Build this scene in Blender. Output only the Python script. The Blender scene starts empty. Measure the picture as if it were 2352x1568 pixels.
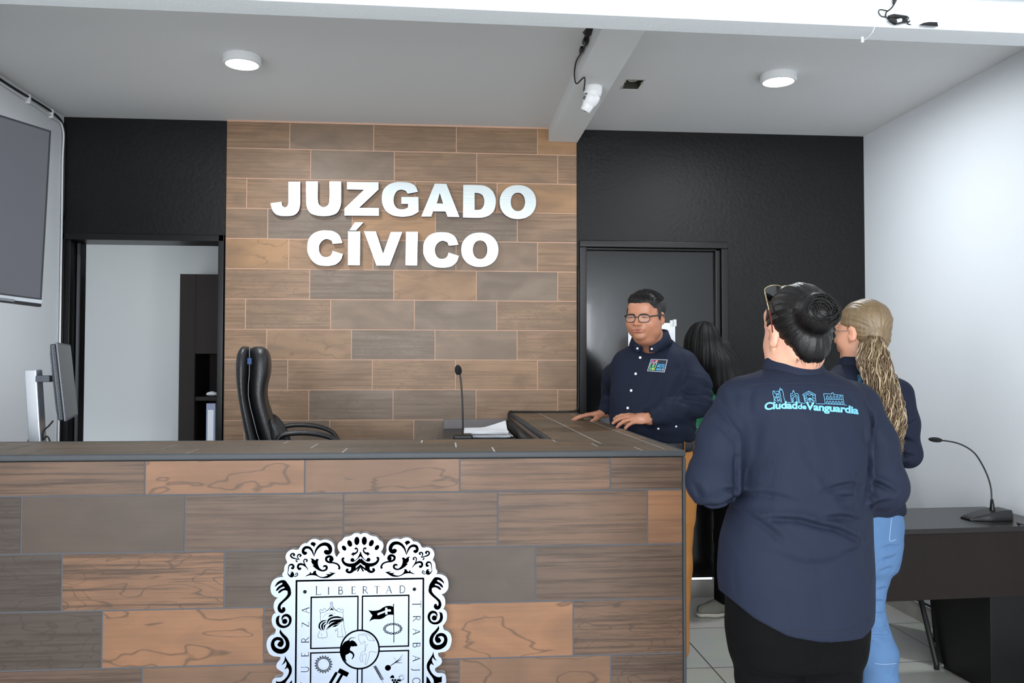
import bpy, bmesh, math, random
import numpy as np
from mathutils import Vector, Matrix

# ------------------------------------------------------------------ camera, world, lights, exposure
CAM_H, FPX, YAW, PITCH, ROLL = 1.4324, 1949.47, 0.0824, 0.0286, 0.0014
_F = Vector((math.sin(YAW)*math.cos(PITCH), math.cos(YAW)*math.cos(PITCH), math.sin(PITCH)))
_R = Vector((math.cos(YAW), -math.sin(YAW), 0)); _U = _R.cross(_F)
CR = _R*math.cos(ROLL) + _U*math.sin(ROLL); CU = -_R*math.sin(ROLL) + _U*math.cos(ROLL)
SC = bpy.context.scene
COL = SC.collection
cd = bpy.data.cameras.new('camera'); cam = bpy.data.objects.new('camera', cd); COL.objects.link(cam)
cd.sensor_width = 36.0; cd.lens = FPX*36.0/2352.0; cd.clip_start = .05; cd.clip_end = 60
m4 = Matrix((CR, CU, -_F)).transposed().to_4x4(); m4.translation = (0, 0, CAM_H)
cam.matrix_world = m4
SC.camera = cam
SC.view_settings.view_transform = 'Standard'; SC.view_settings.look = 'None'
SC.view_settings.gamma = 1.0; SC.view_settings.use_curve_mapping = False
SC.view_settings.exposure = 0.75
w = bpy.data.worlds.new('daylight'); SC.world = w; w.use_nodes = True
wb = w.node_tree.nodes['Background']; wb.inputs[0].default_value = (.82, .91, 1, 1); wb.inputs[1].default_value = 1.6
def area(name, loc, target, sx, sy, power, color=(1, 1, 1)):
    l = bpy.data.lights.new(name, 'AREA'); l.shape = 'RECTANGLE'; l.size = sx; l.size_y = sy; l.energy = power; l.color = color
    o = bpy.data.objects.new(name, l); COL.objects.link(o); o.location = loc
    o.rotation_euler = (Vector(target)-Vector(loc)).to_track_quat('-Z', 'Y').to_euler(); return o
# daylight from the open street side, through the front of the hall behind the photographer, and through the side window of the hall
area('outdoor_daylight', (.25, -9, 2.2), (.3, 3, 1.4), 7, 4, 640, (.93, .965, 1))
area('added_bounce_fill', (-1.2, -7.2, .05), (-.6, -4.5, 4), 6.5, 3.5, 420, (1, .985, .95))  # added up-facing fill for the ceiling, standing in for outdoor ground bounce
area('window_daylight_side', (-2.75, -1.2, 1.75), (2.6, 3.4, 1.3), 2.4, 1.5, 82, (.93, .965, 1))

D, DC, DL = 5.2066, 2.8115, 3.3069         # back wall, counter front, ledge back
ZT, XI, XO = 1.1474, .4132, .820           # counter top, return inner and outer side
ZC, XLW, XRW = 2.9067, -2.2436, 2.6929     # ceiling, side walls
TH, TW = .1815, .5022                      # tile module
def ray(px, py): return _F + CR*((px-1176)/FPX) - CU*((py-784)/FPX)
def atY(px, py, y): d = ray(px, py); return Vector((0, 0, CAM_H)) + d*(y/d.y)
def atZ(px, py, z): d = ray(px, py); return Vector((0, 0, CAM_H)) + d*((z-CAM_H)/d.z)
def atX(px, py, x): d = ray(px, py); return Vector((0, 0, CAM_H)) + d*(x/d.x)

# ------------------------------------------------------------------ tagging
def tag(o, label=None, cat=None, group=None, kind=None):
    if label: o['label'] = label
    if cat: o['category'] = cat
    if group: o['group'] = group
    if kind: o['kind'] = kind
    return o
def empty(name, loc=(0, 0, 0), rot=(0, 0, 0)):
    o = bpy.data.objects.new(name, None); COL.objects.link(o); o.location = loc; o.rotation_euler = rot
    o.empty_display_size = .1; return o
def adopt(child, parent):
    child.parent = parent
    return child

# ------------------------------------------------------------------ mesh builder
class MB:
    def __init__(s): s.v = []; s.f = []; s.mi = []; s.uv = {}; s.c = {}
    def add(s, vs, fs, mi=0):
        b = len(s.v); s.v += [tuple(x) for x in vs]
        for f in fs: s.f.append(tuple(i+b for i in f)); s.mi.append(mi)
        return b
    def box(s, a, b, mi=0, M=None):
        x0, y0, z0 = a; x1, y1, z1 = b
        vs = [Vector(p) for p in ((x0,y0,z0),(x1,y0,z0),(x1,y1,z0),(x0,y1,z0),(x0,y0,z1),(x1,y0,z1),(x1,y1,z1),(x0,y1,z1))]
        if M is not None: vs = [M @ p for p in vs]
        s.add(vs, [(0,3,2,1),(4,5,6,7),(0,1,5,4),(1,2,6,5),(2,3,7,6),(3,0,4,7)], mi); return s
    def ring(s, pts, radii, n=12, cap=True, mi=0, flat=None, closed=False):
        pts = [Vector(p) for p in pts]; N = len(pts)
        if not hasattr(radii, '__len__'): radii = [radii]*N
        up = None; rings = []
        for i, p in enumerate(pts):
            t = (pts[(i+1) % N]-pts[i-1]) if closed else (pts[min(i+1, N-1)]-pts[max(i-1, 0)])
            t.normalize()
            if up is None:
                up = Vector((0, 0, 1)) if abs(t.z) < .9 else Vector((1, 0, 0))
            up = (up - t*up.dot(t)).normalized(); sd = t.cross(up)
            r = radii[i]; ra, rb = (r, r) if not hasattr(r, '__len__') else r
            rings.append([p+up*(ra*math.cos(2*math.pi*k/n))+sd*(rb*math.sin(2*math.pi*k/n)) for k in range(n)])
        b = len(s.v)
        vs = [q for r in rings for q in r]; fs = []
        for i in range(N if closed else N-1):
            j = (i+1) % N
            for k in range(n): fs.append((i*n+k, i*n+(k+1) % n, j*n+(k+1) % n, j*n+k))
        if cap and not closed: fs += [tuple(range(n))[::-1], tuple((N-1)*n+k for k in range(n))]
        s.add(vs, fs, mi); return s
    def lathe(s, prof, n=32, M=None, mi=0, cap=True):
        vs = []; fs = []
        for r, z in prof:
            for k in range(n):
                p = Vector((r*math.cos(2*math.pi*k/n), r*math.sin(2*math.pi*k/n), z)); vs.append(M @ p if M is not None else p)
        for i in range(len(prof)-1):
            for k in range(n): fs.append((i*n+k, i*n+(k+1) % n, (i+1)*n+(k+1) % n, (i+1)*n+k))
        if cap: fs += [tuple(range(n))[::-1], tuple((len(prof)-1)*n+k for k in range(n))]
        s.add(vs, fs, mi); return s
    def build(s, name, mats, parent=None, smooth=False, bevel=0, seg=2, angle=.6):
        me = bpy.data.meshes.new(name); me.from_pydata(s.v, [], s.f)
        if not isinstance(mats, (list, tuple)): mats = [mats]
        for m in mats: me.materials.append(m)
        me.polygons.foreach_set('material_index', s.mi)
        if s.uv:
            me.uv_layers.new(name='UVMap'); me.color_attributes.new('tile', 'FLOAT_COLOR', 'CORNER')
            l = me.uv_layers['UVMap']; ca = me.color_attributes['tile']
            for p in me.polygons:
                u = s.uv.get(p.index); c = s.c.get(p.index, (.5, .5, .5, 1))
                for k, li in enumerate(p.loop_indices):
                    if u: l.data[li].uv = u[k]
                    ca.data[li].color = c
        me.validate(); me.update()
        if smooth: me.shade_smooth()
        o = bpy.data.objects.new(name, me); COL.objects.link(o)
        if parent: o.parent = parent
        if bevel:
            b = o.modifiers.new('bevel', 'BEVEL'); b.width = bevel; b.segments = seg; b.limit_method = 'ANGLE'; b.angle_limit = angle
            b.harden_normals = False
            me.shade_smooth(); o.modifiers.new('wn', 'WEIGHTED_NORMAL')
        return o
def localise(root, objs):
    """put a thing's parts in the frame of its root empty (parts were modelled in room coordinates)"""
    inv = Matrix.Translation(root.location).inverted()
    for o in objs: o.data.transform(inv)

# ------------------------------------------------------------------ materials
def nt(name):
    m = bpy.data.materials.new(name); m.use_nodes = True; t = m.node_tree
    return m, t, t.nodes['Principled BSDF']
def N(t, typ, **k):
    n = t.nodes.new(typ)
    for a, b in k.items():
        if a == 'inp':
            for i, vv in b.items(): n.inputs[i].default_value = vv
        else: setattr(n, a, b)
    return n
def mat(name, color, rough=.5, metal=0, spec=.5, bump=0, bscale=60, var=0, vscale=3, coat=0, sheen=0, stretch=None, trans=0, alpha=None, aniso=0):
    m, t, p = nt(name); L = t.links.new
    p.inputs['Base Color'].default_value = (*color, 1); p.inputs['Roughness'].default_value = rough
    p.inputs['Metallic'].default_value = metal; p.inputs['Specular IOR Level'].default_value = spec
    p.inputs['Coat Weight'].default_value = coat; p.inputs['Sheen Weight'].default_value = sheen
    p.inputs['Transmission Weight'].default_value = trans
    if aniso: p.inputs['Anisotropic'].default_value = aniso
    if alpha is not None: p.inputs['Alpha'].default_value = alpha
    if bump or var:
        tc = N(t, 'ShaderNodeTexCoord'); mp = N(t, 'ShaderNodeMapping'); L(tc.outputs['Object'], mp.inputs[0])
        if stretch: mp.inputs['Scale'].default_value = stretch
    if bump:
        n = N(t, 'ShaderNodeTexNoise', inp={'Scale': bscale, 'Detail': 5}); L(mp.outputs[0], n.inputs['Vector'])
        b = N(t, 'ShaderNodeBump', inp={'Strength': bump, 'Distance': .01}); L(n.outputs[0], b.inputs['Height']); L(b.outputs[0], p.inputs['Normal'])
    if var:
        n = N(t, 'ShaderNodeTexNoise', inp={'Scale': vscale, 'Detail': 6, 'Roughness': .6}); L(mp.outputs[0], n.inputs['Vector'])
        x = N(t, 'ShaderNodeMix', data_type='RGBA'); x.inputs['A'].default_value = (*[c*(1-var) for c in color], 1)
        x.inputs['B'].default_value = (*[min(1, c*(1+var)) for c in color], 1); L(n.outputs[0], x.inputs['Factor']); L(x.outputs['Result'], p.inputs['Base Color'])
    return m
def emis(name, color, s):
    m, t, p = nt(name); p.inputs['Base Color'].default_value = (*color, 1)
    p.inputs['Emission Color'].default_value = (*color, 1); p.inputs['Emission Strength'].default_value = s; return m
def S(r, g, b):
    f = lambda c: ((c/255+.055)/1.055)**2.4 if c > 10 else c/255/12.92
    return (f(r), f(g), f(b))
def wood_tile(name, grey, mid, amber, dk=.8, cloud=.3):
    """glazed wood-look porcelain: per-tile tint (r), figure type (g), seed (b)"""
    m, t, p = nt(name); L = t.links.new
    uv = N(t, 'ShaderNodeUVMap', uv_map='UVMap'); ca = N(t, 'ShaderNodeVertexColor', layer_name='tile')
    sp = N(t, 'ShaderNodeSeparateColor'); L(ca.outputs['Color'], sp.inputs[0])
    sc = N(t, 'ShaderNodeMath', operation='MULTIPLY', inp={1: 37.0}); L(sp.outputs[2], sc.inputs[0])
    cb = N(t, 'ShaderNodeCombineXYZ'); L(sc.outputs[0], cb.inputs[0]); L(sc.outputs[0], cb.inputs[2])
    ad = N(t, 'ShaderNodeVectorMath', operation='ADD'); L(uv.outputs[0], ad.inputs[0]); L(cb.outputs[0], ad.inputs[1])
    def mapp(sx, sy):
        q = N(t, 'ShaderNodeMapping'); q.inputs['Scale'].default_value = (sx, sy, 1); L(ad.outputs[0], q.inputs[0]); return q
    def math_(op, a, b=None, c=None, clamp=False):
        n = N(t, 'ShaderNodeMath', operation=op, use_clamp=clamp)
        for i, x in enumerate((a, b, c)):
            if x is None: continue
            if isinstance(x, (int, float)): n.inputs[i].default_value = x
            else: L(x, n.inputs[i])
        return n.outputs[0]
    def mix(f, a, b):
        n = N(t, 'ShaderNodeMix', data_type='RGBA')
        if isinstance(f, float): n.inputs['Factor'].default_value = f
        else: L(f, n.inputs['Factor'])
        for k, x in (('A', a), ('B', b)):
            if isinstance(x, tuple): n.inputs[k].default_value = (*x, 1)
            else: L(x, n.inputs[k])
        return n.outputs['Result']
    g = sp.outputs[1]
    # contour figure
    na = N(t, 'ShaderNodeTexNoise', inp={'Scale': 1.0, 'Detail': 3.2, 'Roughness': .5, 'Distortion': .25}); L(mapp(2.6, 7.5).outputs[0], na.inputs['Vector'])
    fr = math_('FRACT', math_('MULTIPLY', na.outputs[0], math_('ADD', 6.0, math_('MULTIPLY', math_('GREATER_THAN', g, .75), 7.0))))
    d = math_('ABSOLUTE', math_('SUBTRACT', fr, .5))
    line = math_('SUBTRACT', 1.0, math_('MULTIPLY', d, 12.0, clamp=True), clamp=True)
    # long grain streaks
    nb = N(t, 'ShaderNodeTexNoise', inp={'Scale': 1.0, 'Detail': 6, 'Roughness': .72, 'Distortion': .15}); L(mapp(1.9, 82).outputs[0], nb.inputs['Vector'])
    r1 = N(t, 'ShaderNodeMapRange', inp={1: .47, 2: .60, 3: 0, 4: 1}); L(nb.outputs[0], r1.inputs[0])
    nc = N(t, 'ShaderNodeTexNoise', inp={'Scale': 1.0, 'Detail': 4, 'Roughness': .5, 'Distortion': .8}); L(mapp(4, 9).outputs[0], nc.inputs['Vector'])
    r2 = N(t, 'ShaderNodeMapRange', inp={1: .35, 2: .7, 3: 0, 4: 1}); L(nc.outputs[0], r2.inputs[0])
    # tint: 0 grey brown .. .5 mid brown .. 1 amber
    cr = N(t, 'ShaderNodeValToRGB'); e = cr.color_ramp.elements
    e[0].position = 0; e[0].color = (*grey, 1); e[1].position = 1; e[1].color = (*amber, 1)
    q = cr.color_ramp.elements.new(.5); q.color = (*mid, 1)
    L(sp.outputs[0], cr.inputs[0])
    cdk = mix(dk, cr.outputs[0], tuple(c*.28 for c in mid))
    base = mix(math_('MULTIPLY', r2.outputs[0], cloud), cr.outputs[0], tuple(c*.5 for c in grey))
    # g: 0 plain, .33 streaks, .66 contours, 1 both
    g = sp.outputs[1]
    ws = N(t, 'ShaderNodeMapRange', inp={1: .05, 2: .33, 3: .08, 4: 1}); L(g, ws.inputs[0])
    ws2 = math_('SUBTRACT', ws.outputs[0], math_('MULTIPLY', math_('COMPARE', g, .66, .12), .88), clamp=True)
    wc = N(t, 'ShaderNodeMapRange', inp={1: .4, 2: .6, 3: .0, 4: .85}); L(g, wc.inputs[0])
    c1 = mix(math_('MULTIPLY', r1.outputs[0], ws2), base, cdk)
    c2 = mix(math_('MULTIPLY', line, wc.outputs[0]), c1, cdk)
    L(c2, p.inputs['Base Color'])
    rr = N(t, 'ShaderNodeMapRange', inp={1: 0, 2: 1, 3: .40, 4: .55}); L(nc.outputs[0], rr.inputs[0]); L(rr.outputs[0], p.inputs['Roughness'])
    p.inputs['Specular IOR Level'].default_value = .35
    b = N(t, 'ShaderNodeBump', inp={'Strength': .12, 'Distance': .002}); L(nb.outputs[0], b.inputs['Height']); L(b.outputs[0], p.inputs['Normal'])
    return m
M = {}
M['tile'] = wood_tile('wood_look_counter_tile', S(64, 55, 49), S(88, 68, 54), S(128, 90, 62))  # darker than the wall tile to carry light fall-off; redder tone is its own
M['toptile'] = wood_tile('wood_look_top_tile', S(96, 84, 70), S(106, 88, 70), S(118, 92, 66), .6, .4)  # upward-facing top lightened in colour for the light it catches
M['walltile'] = wood_tile('wood_look_wall_tile', S(122, 106, 92), S(142, 113, 88), S(158, 121, 86), .52, .5)  # lighter than the counter tile: brighter light on the wall put into its colour
M['grout_pink'] = mat('terracotta_grout', S(196, 158, 136), .9)
M['grout_grey'] = mat('grey_grout', S(74, 75, 80), .85)
M['grout_light'] = mat('light_grout', S(196, 194, 190), .85)
M['white_wall'] = mat('white_wall_paint', S(222, 226, 230), .75, bump=.10, bscale=90, spec=.3)
M['ceiling'] = mat('ceiling_paint', S(226, 226, 226), .85, bump=.06, bscale=20, spec=.2)
M['ceiling_front'] = mat('ceiling_white_paint', S(240, 242, 244), .8, spec=.2)
M['black_wall'] = mat('black_wall_paint', S(18, 18, 19), .5, bump=.25, bscale=45, var=.35, vscale=5, spec=.22)
M['black_gloss'] = mat('black_enamel_steel', S(13, 13, 14), .13, bump=.03, bscale=9, spec=.5, coat=.15)
M['black_frame'] = mat('black_frame_paint', S(9, 9, 10), .36, spec=.35)
M['dark_wood'] = mat('dark_wenge_laminate', S(24, 19, 18), .30, spec=.5, var=.3, vscale=1.0, stretch=(22, 22, 1.2), bump=.05, bscale=3)
M['dark_wood_front'] = mat('dark_wenge_panel', S(33, 27, 25), .5, spec=.14, var=.3, vscale=1.0, stretch=(22, 22, 1.2))
M['black_plastic'] = mat('black_plastic', S(20, 20, 22), .38)
M['rubber'] = mat('black_rubber', S(12, 12, 13), .6)
M['white_plastic'] = mat('white_plastic', S(232, 233, 235), .35)
M['office_wall'] = mat('darkened_office_white', S(160, 162, 162), .8)  # white office wall greyed in colour to offset too much daylight there
M['steel'] = mat('brushed_steel', S(232, 233, 234), .32, metal=1, bump=.05, bscale=4, stretch=(1, 1, 120))
M['chrome'] = mat('chrome', (.7, .7, .72), .15, metal=1)
M['silver'] = mat('silver_plastic', S(200, 204, 210), .35, metal=.7)
M['paper'] = mat('white_paper', S(228, 230, 234), .8)
M['leather'] = mat('black_leather', S(24, 25, 27), .42, bump=.2, bscale=160, spec=.5)
def floor_mat():
    m, t, p = nt('grey_porcelain_floor'); L = t.links.new
    tc = N(t, 'ShaderNodeTexCoord'); mp = N(t, 'ShaderNodeMapping'); mp.inputs['Location'].default_value = (-(2.4856 % .6), -(3.985 % .6), 0)
    L(tc.outputs['Object'], mp.inputs[0])
    br = N(t, 'ShaderNodeTexBrick', offset=0, squash=1, inp={'Scale': 1, 'Mortar Size': .0035, 'Brick Width': .6, 'Row Height': .6, 'Mortar Smooth': .1, 'Bias': 0})
    L(mp.outputs[0], br.inputs[0])
    br.inputs['Color1'].default_value = (*S(208, 207, 200), 1); br.inputs['Color2'].default_value = (*S(202, 202, 195), 1); br.inputs['Mortar'].default_value = (*S(88, 88, 88), 1)
    n = N(t, 'ShaderNodeTexNoise', inp={'Scale': 4, 'Detail': 7}); L(tc.outputs['Object'], n.inputs['Vector'])
    x = N(t, 'ShaderNodeMix', data_type='RGBA', blend_type='MULTIPLY', inp={'Factor': .25}); L(br.outputs[0], x.inputs['A']); L(n.outputs['Color'], x.inputs['B']); L(x.outputs['Result'], p.inputs['Base Color'])
    p.inputs['Roughness'].default_value = .28; return m
M['floor'] = floor_mat()

# ------------------------------------------------------------------ 2D helpers
def crspline(P, n=8, closed=False):
    P = [Vector((float(a), float(b))) for a, b in P]; out = []; K = len(P)
    if K < 3: return P
    rng = range(K if closed else K-1)
    g = lambda i: P[i % K] if closed else P[max(0, min(K-1, i))]
    for i in rng:
        p0, p1, p2, p3 = g(i-1), g(i), g(i+1), g(i+2)
        L_ = max((p2-p1).length, 1e-6)
        m1 = (p2-p0); m2 = (p3-p1)
        m1 = m1*(L_/max((p2-p1).length+(p1-p0).length, 1e-6)); m2 = m2*(L_/max((p3-p2).length+(p2-p1).length, 1e-6))
        for k in range(n):
            s = k/n; s2 = s*s; s3 = s2*s
            out.append(p1*(2*s3-3*s2+1)+m1*(s3-2*s2+s)+p2*(-2*s3+3*s2)+m2*(s3-s2))
    if not closed: out.append(P[-1])
    return out
def autosmooth(P, thr=42, n=6):
    """closed outline: sharp corners stay, gentle turns become curves"""
    K = len(P); P = [Vector((float(a), float(b))) for a, b in P]; sharp = []
    for i in range(K):
        a = (P[i]-P[i-1]); b = (P[(i+1) % K]-P[i])
        if a.length < 1e-9 or b.length < 1e-9: continue
        if math.degrees(abs(a.angle_signed(b))) > thr: sharp.append(i)
    if not sharp: return crspline([tuple(p) for p in P], n, True)
    out = []
    for j, s in enumerate(sharp):
        e = sharp[(j+1) % len(sharp)]
        if e <= s: e += K
        seg = [tuple(P[i % K]) for i in range(s, e+1)]
        if len(seg) == 2: out.append(Vector(seg[0]))
        else: out += crspline(seg, n)[:-1]
    return out
def stroke2d(P, W, n=6, smooth=True):
    """variable width ribbon outline of an open path"""
    Q = crspline(P, n) if smooth else [Vector(p) for p in P]
    K = len(Q)
    if not hasattr(W, '__len__'): W = [W, W]
    L_, R_ = [], []
    for i, q in enumerate(Q):
        t = Q[min(i+1, K-1)]-Q[max(i-1, 0)]
        if t.length < 1e-9: t = Vector((1, 0))
        t.normalize(); nn = Vector((-t.y, t.x)); s = i/(K-1)*(len(W)-1); a = int(min(s, len(W)-2)); w_ = W[a]+(W[a+1]-W[a])*(s-a)
        L_.append(q+nn*w_/2); R_.append(q-nn*w_/2)
    return L_, R_
def fill_loops(loops):
    """triangulate outlines with holes (first outer, rest holes); returns 2D verts, tris"""
    from mathutils.geometry import tessellate_polygon
    vl = [[Vector((p[0], p[1], 0)) for p in l] for l in loops]
    tr = tessellate_polygon(vl); flat = [p for l in vl for p in l]
    return [(p.x, p.y) for p in flat], [tuple(x) for x in tr]
def extrude(mb, loops, fn, depth, mi=0, side_mi=None):
    """loops in 2D -> fn(u, v, d) gives a 3D point; front at d=0, back at d=depth"""
    vs, tr = fill_loops(loops); n = len(vs); b = len(mb.v)
    mb.v += [tuple(fn(u, v, 0)) for u, v in vs]
    if depth: mb.v += [tuple(fn(u, v, depth)) for u, v in vs]
    for a, c, d in tr:
        mb.f.append((b+a, b+c, b+d)); mb.mi.append(mi)
        if depth: mb.f.append((b+n+d, b+n+c, b+n+a)); mb.mi.append(mi)
    if depth:
        o = 0; sm = mi if side_mi is None else side_mi
        for l in loops:
            k = len(l)
            for i in range(k):
                j = (i+1) % k; mb.f.append((b+o+i, b+o+j, b+n+o+j, b+n+o+i)); mb.mi.append(sm)
            o += k
def ribbon(mb, P, W, fn, mi=0, n=6, smooth=True):
    L_, R_ = stroke2d(P, W, n, smooth); b = len(mb.v)
    for l, r in zip(L_, R_): mb.v.append(tuple(fn(l.x, l.y, 0))); mb.v.append(tuple(fn(r.x, r.y, 0)))
    for i in range(len(L_)-1): mb.f.append((b+2*i, b+2*i+1, b+2*i+3, b+2*i+2)); mb.mi.append(mi)
def clip_poly(P, Q):
    """clip P by convex Q (counter-clockwise)"""
    out = P
    for i in range(len(Q)):
        a, b = Q[i], Q[(i+1) % len(Q)]; inp = out; out = []
        if not inp: return []
        f = lambda p: (b[0]-a[0])*(p[1]-a[1])-(b[1]-a[1])*(p[0]-a[0])
        for j in range(len(inp)):
            p, q = inp[j-1], inp[j]; fp, fq = f(p), f(q)
            if (fp >= 0) != (fq >= 0):
                s = fp/(fp-fq); out.append((p[0]+(q[0]-p[0])*s, p[1]+(q[1]-p[1])*s))
            if fq >= 0: out.append(q)
    return out
TYPES = {'S': (.50, .33), 's': (.66, .28), 'M': (.95, .66), 'm': (.7, .60), 'G': (.12, .06), 'g': (.42, .10), 'D': (.0, .8), 'd': (.15, .5), 'C': (.5, 1.), 'c': (.8, .9), 'A': (1., .12)}
def clad(mb, org, U, V, poly, u0, v0, types, rnd, gr=.0045, mi=0, depth=.003, step=.25):
    """tiles on the plane org+U*u+V*v inside convex poly; rows counted downward from v0, quarter-bond offset"""
    org, U, V = Vector(org), Vector(U), Vector(V); n = U.cross(V).normalized()
    vs = [p[1] for p in poly]; us = [p[0] for p in poly]
    r0 = int(math.floor((v0-max(vs))/TH))-1; r1 = int(math.ceil((v0-min(vs))/TH))+1
    for r in range(r0, r1):
        off = u0+(r*step % 1)*TW
        c0 = int(math.floor((min(us)-off)/TW))-1; c1 = int(math.ceil((max(us)-off)/TW))+1
        for c in range(c0, c1):
            x0, x1 = off+c*TW+gr/2, off+(c+1)*TW-gr/2; y1, y0 = v0-r*TH-gr/2, v0-(r+1)*TH+gr/2
            P = clip_poly([(x0, y0), (x1, y0), (x1, y1), (x0, y1)], poly)
            if len(P) < 3: continue
            ty = types.get((r, c)) or rnd.choice('SSSGDMCsgm'); a, g = TYPES[ty]
            col = (max(0, min(1, a+rnd.uniform(-.1, .1))), max(0, min(1, g+rnd.uniform(-.03, .03))), rnd.random(), 1)
            b = len(mb.v); K = len(P)
            for p in P: mb.v.append(tuple(org+U*p[0]+V*p[1]))
            for p in P: mb.v.append(tuple(org+U*p[0]+V*p[1]-n*depth))
            fi = len(mb.f); mb.f.append(tuple(b+i for i in range(K))); mb.mi.append(mi)
            mb.uv[fi] = [(p[0]-x0, p[1]-y0) for p in P]; mb.c[fi] = col
            for i in range(K):
                j = (i+1) % K; fi = len(mb.f); mb.f.append((b+j, b+i, b+K+i, b+K+j)); mb.mi.append(mi)
                mb.uv[fi] = [(0, 0)]*4; mb.c[fi] = col
def prism_quad(mb, org, U, V, poly, d0, d1, mi):
    """solid slab under a cladding: poly between offsets d0 (front) and d1 along -normal"""
    org, U, V = Vector(org), Vector(U), Vector(V); n = U.cross(V).normalized(); K = len(poly)
    vs = [org+U*a+V*b-n*d0 for a, b in poly]+[org+U*a+V*b-n*d1 for a, b in poly]
    mb.add(vs, [tuple(range(K)), tuple(range(2*K-1, K-1, -1))]+[((i+1) % K, i, K+i, K+(i+1) % K) for i in range(K)], mi)
# ------------------------------------------------------------------ room shell
def struct(o): o['kind'] = 'structure'; return o
mb = MB(); mb.box((XLW-.2, -5, -.1), (XRW+.2, 9, 0)); struct(mb.build('floor', M['floor']))
mb = MB(); mb.box((XLW, DL-.06, 0), (XI+.06, D, .25)); struct(mb.build('platform', M['floor']))
# crossing beam under the hall edge: slightly out of square, as measured
bA, bB = atZ(0, 10, 2.6), atZ(2352, 107, 2.6); bd = (bB-bA).normalized(); bn = Vector((bd.y, -bd.x, 0))
b0 = bA+bd*((XLW-bA.x)/bd.x); b1 = bA+bd*((XRW-bA.x)/bd.x); TB = .118
mb = MB()
vs = []
for z in (2.6, 3.0):
    for p in (b0, b1, b1+bn*TB, b0+bn*TB): vs.append((p.x, p.y, z))
mb.add(vs, [(0, 1, 2, 3), (7, 6, 5, 4), (1, 0, 4, 5), (2, 1, 5, 6), (3, 2, 6, 7), (0, 3, 7, 4)])
struct(mb.build('trim_1', M['white_wall'], bevel=.004))
mb = MB(); mb.box((.6531, 2.75, 2.8218), (.837, D+.02, ZC+.05)); struct(mb.build('trim_2', M['ceiling'], bevel=.004))
# ceiling of the court area, with the open junction box cut through it
hx0, hx1, hy0, hy1 = .944, 1.036, 4.27, 4.42
mb = MB()
for a, b in (((XLW-.2, 2.7, ZC), (hx0, D+.15, ZC+.1)), ((hx1, 2.7, ZC), (XRW+.2, D+.15, ZC+.1)), ((hx0, 2.7, ZC), (hx1, hy0, ZC+.1)), ((hx0, hy1, ZC), (hx1, D+.15, ZC+.1))): mb.box(a, b)
struct(mb.build('ceiling', M['ceiling']))
mb = MB(); mb.box((XLW-.2, -4.3, 2.70), (XRW+.2, 2.74, 2.8)); struct(mb.build('ceiling_hall', M['ceiling_front']))
# side walls
mb = MB(); mb.box((XRW, -4.3, 0), (XRW+.15, D+.15, ZC+.1)); struct(mb.build('wall_right', M['white_wall']))
mb = MB()
mb.box((XLW-.15, .3, 0), (XLW, D+.15, ZC+.1)); mb.box((XLW-.15, -4.3, 0), (XLW, -2.6, ZC)); mb.box((XLW-.15, -2.6, 0), (XLW, .3, .9)); mb.box((XLW-.15, -2.6, 2.5), (XLW, .3, ZC))
struct(mb.build('wall_left', M['white_wall']))
mb = MB(); mb.box((XLW-.15, -4.45, 0), (-1.9, -4.3, 2.7)); mb.box((2.62, -4.45, 0), (XRW+.15, -4.3, 2.7)); mb.box((-1.9, -4.45, 2.55), (2.62, -4.3, 2.7))
struct(mb.build('wall_front', M['white_wall']))
# back wall, black, with the opening of the left doorway and of the steel door
T0 = D+.15
mb = MB()
mb.box((XLW-.15, D, 2.215), (-1.292, T0, ZC+.1)); mb.box((-1.30, D, 0), (.85, T0, ZC+.1)); mb.box((.85, D, 2.215), (1.79, T0, ZC+.1)); mb.box((1.79, D, 0), (XRW+.15, T0, ZC+.1))
struct(mb.build('wall_back', M['black_wall']))
rnd = random.Random(5)
WT = {}
rows = ['SGSSA', 'SGSSS', 'SSSAS', 'DADSS', 'MmGGS', 'CDmGS', 'CGGCS', 'mDGCS', 'SSCsS', 'CDdSS', 'DSDSS']
# column index of the first visible tile (its right joint) per row
first = {0: -1, 1: -1, 2: -1, 3: -1, 4: -1, 5: -1, 6: -1, 7: -1, 8: -1, 9: -1, 10: -1}
for r, s_ in enumerate(rows):
    base = -1 + (0 if (r % 4) < 2 else 0)
    for i, ch in enumerate(s_): WT[(r, base+i)] = ch
    WT[(r, -2)] = 'S'
WZ = 2.738+TH; WX = -.9211
# rows 2,3 (mod 4) start one tile further left because the shift wraps
XLT, XRT = -1.292, .8283
mb = MB(); poly = [(XLT, .25), (XRT, .25), (XRT, ZC), (XLT, ZC)]
clad(mb, (0, D-.022, 0), (1, 0, 0), (0, 0, 1), poly, WX, WZ, WT, rnd)
prism_quad(mb, (0, D-.022, 0), (1, 0, 0), (0, 0, 1), poly, .0012, .03, 1)
mb.box((XLT, D-.026, ZC-.010), (XRT, D-.018, ZC), 1)
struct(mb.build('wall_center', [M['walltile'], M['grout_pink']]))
# baseboards of floor tile
M['skirt'] = mat('porcelain_skirting', S(158, 156, 150), .35, var=.05)
mb = MB(); mb.box((.84, D-.012, 0), (XRW, D, .105)); struct(mb.build('baseboard_back', M['skirt']))
mb = MB()
for k in range(14): mb.box((XRW-.012, D-.012-.6*(k+1)+.002, 0), (XRW, D-.012-.6*k-.002, .098))
mb.box((XRW-.010, -4, .098), (XRW, D-.012, .103), 1)
struct(mb.build('baseboard_right', [M['skirt'], M['white_wall']]))
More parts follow.
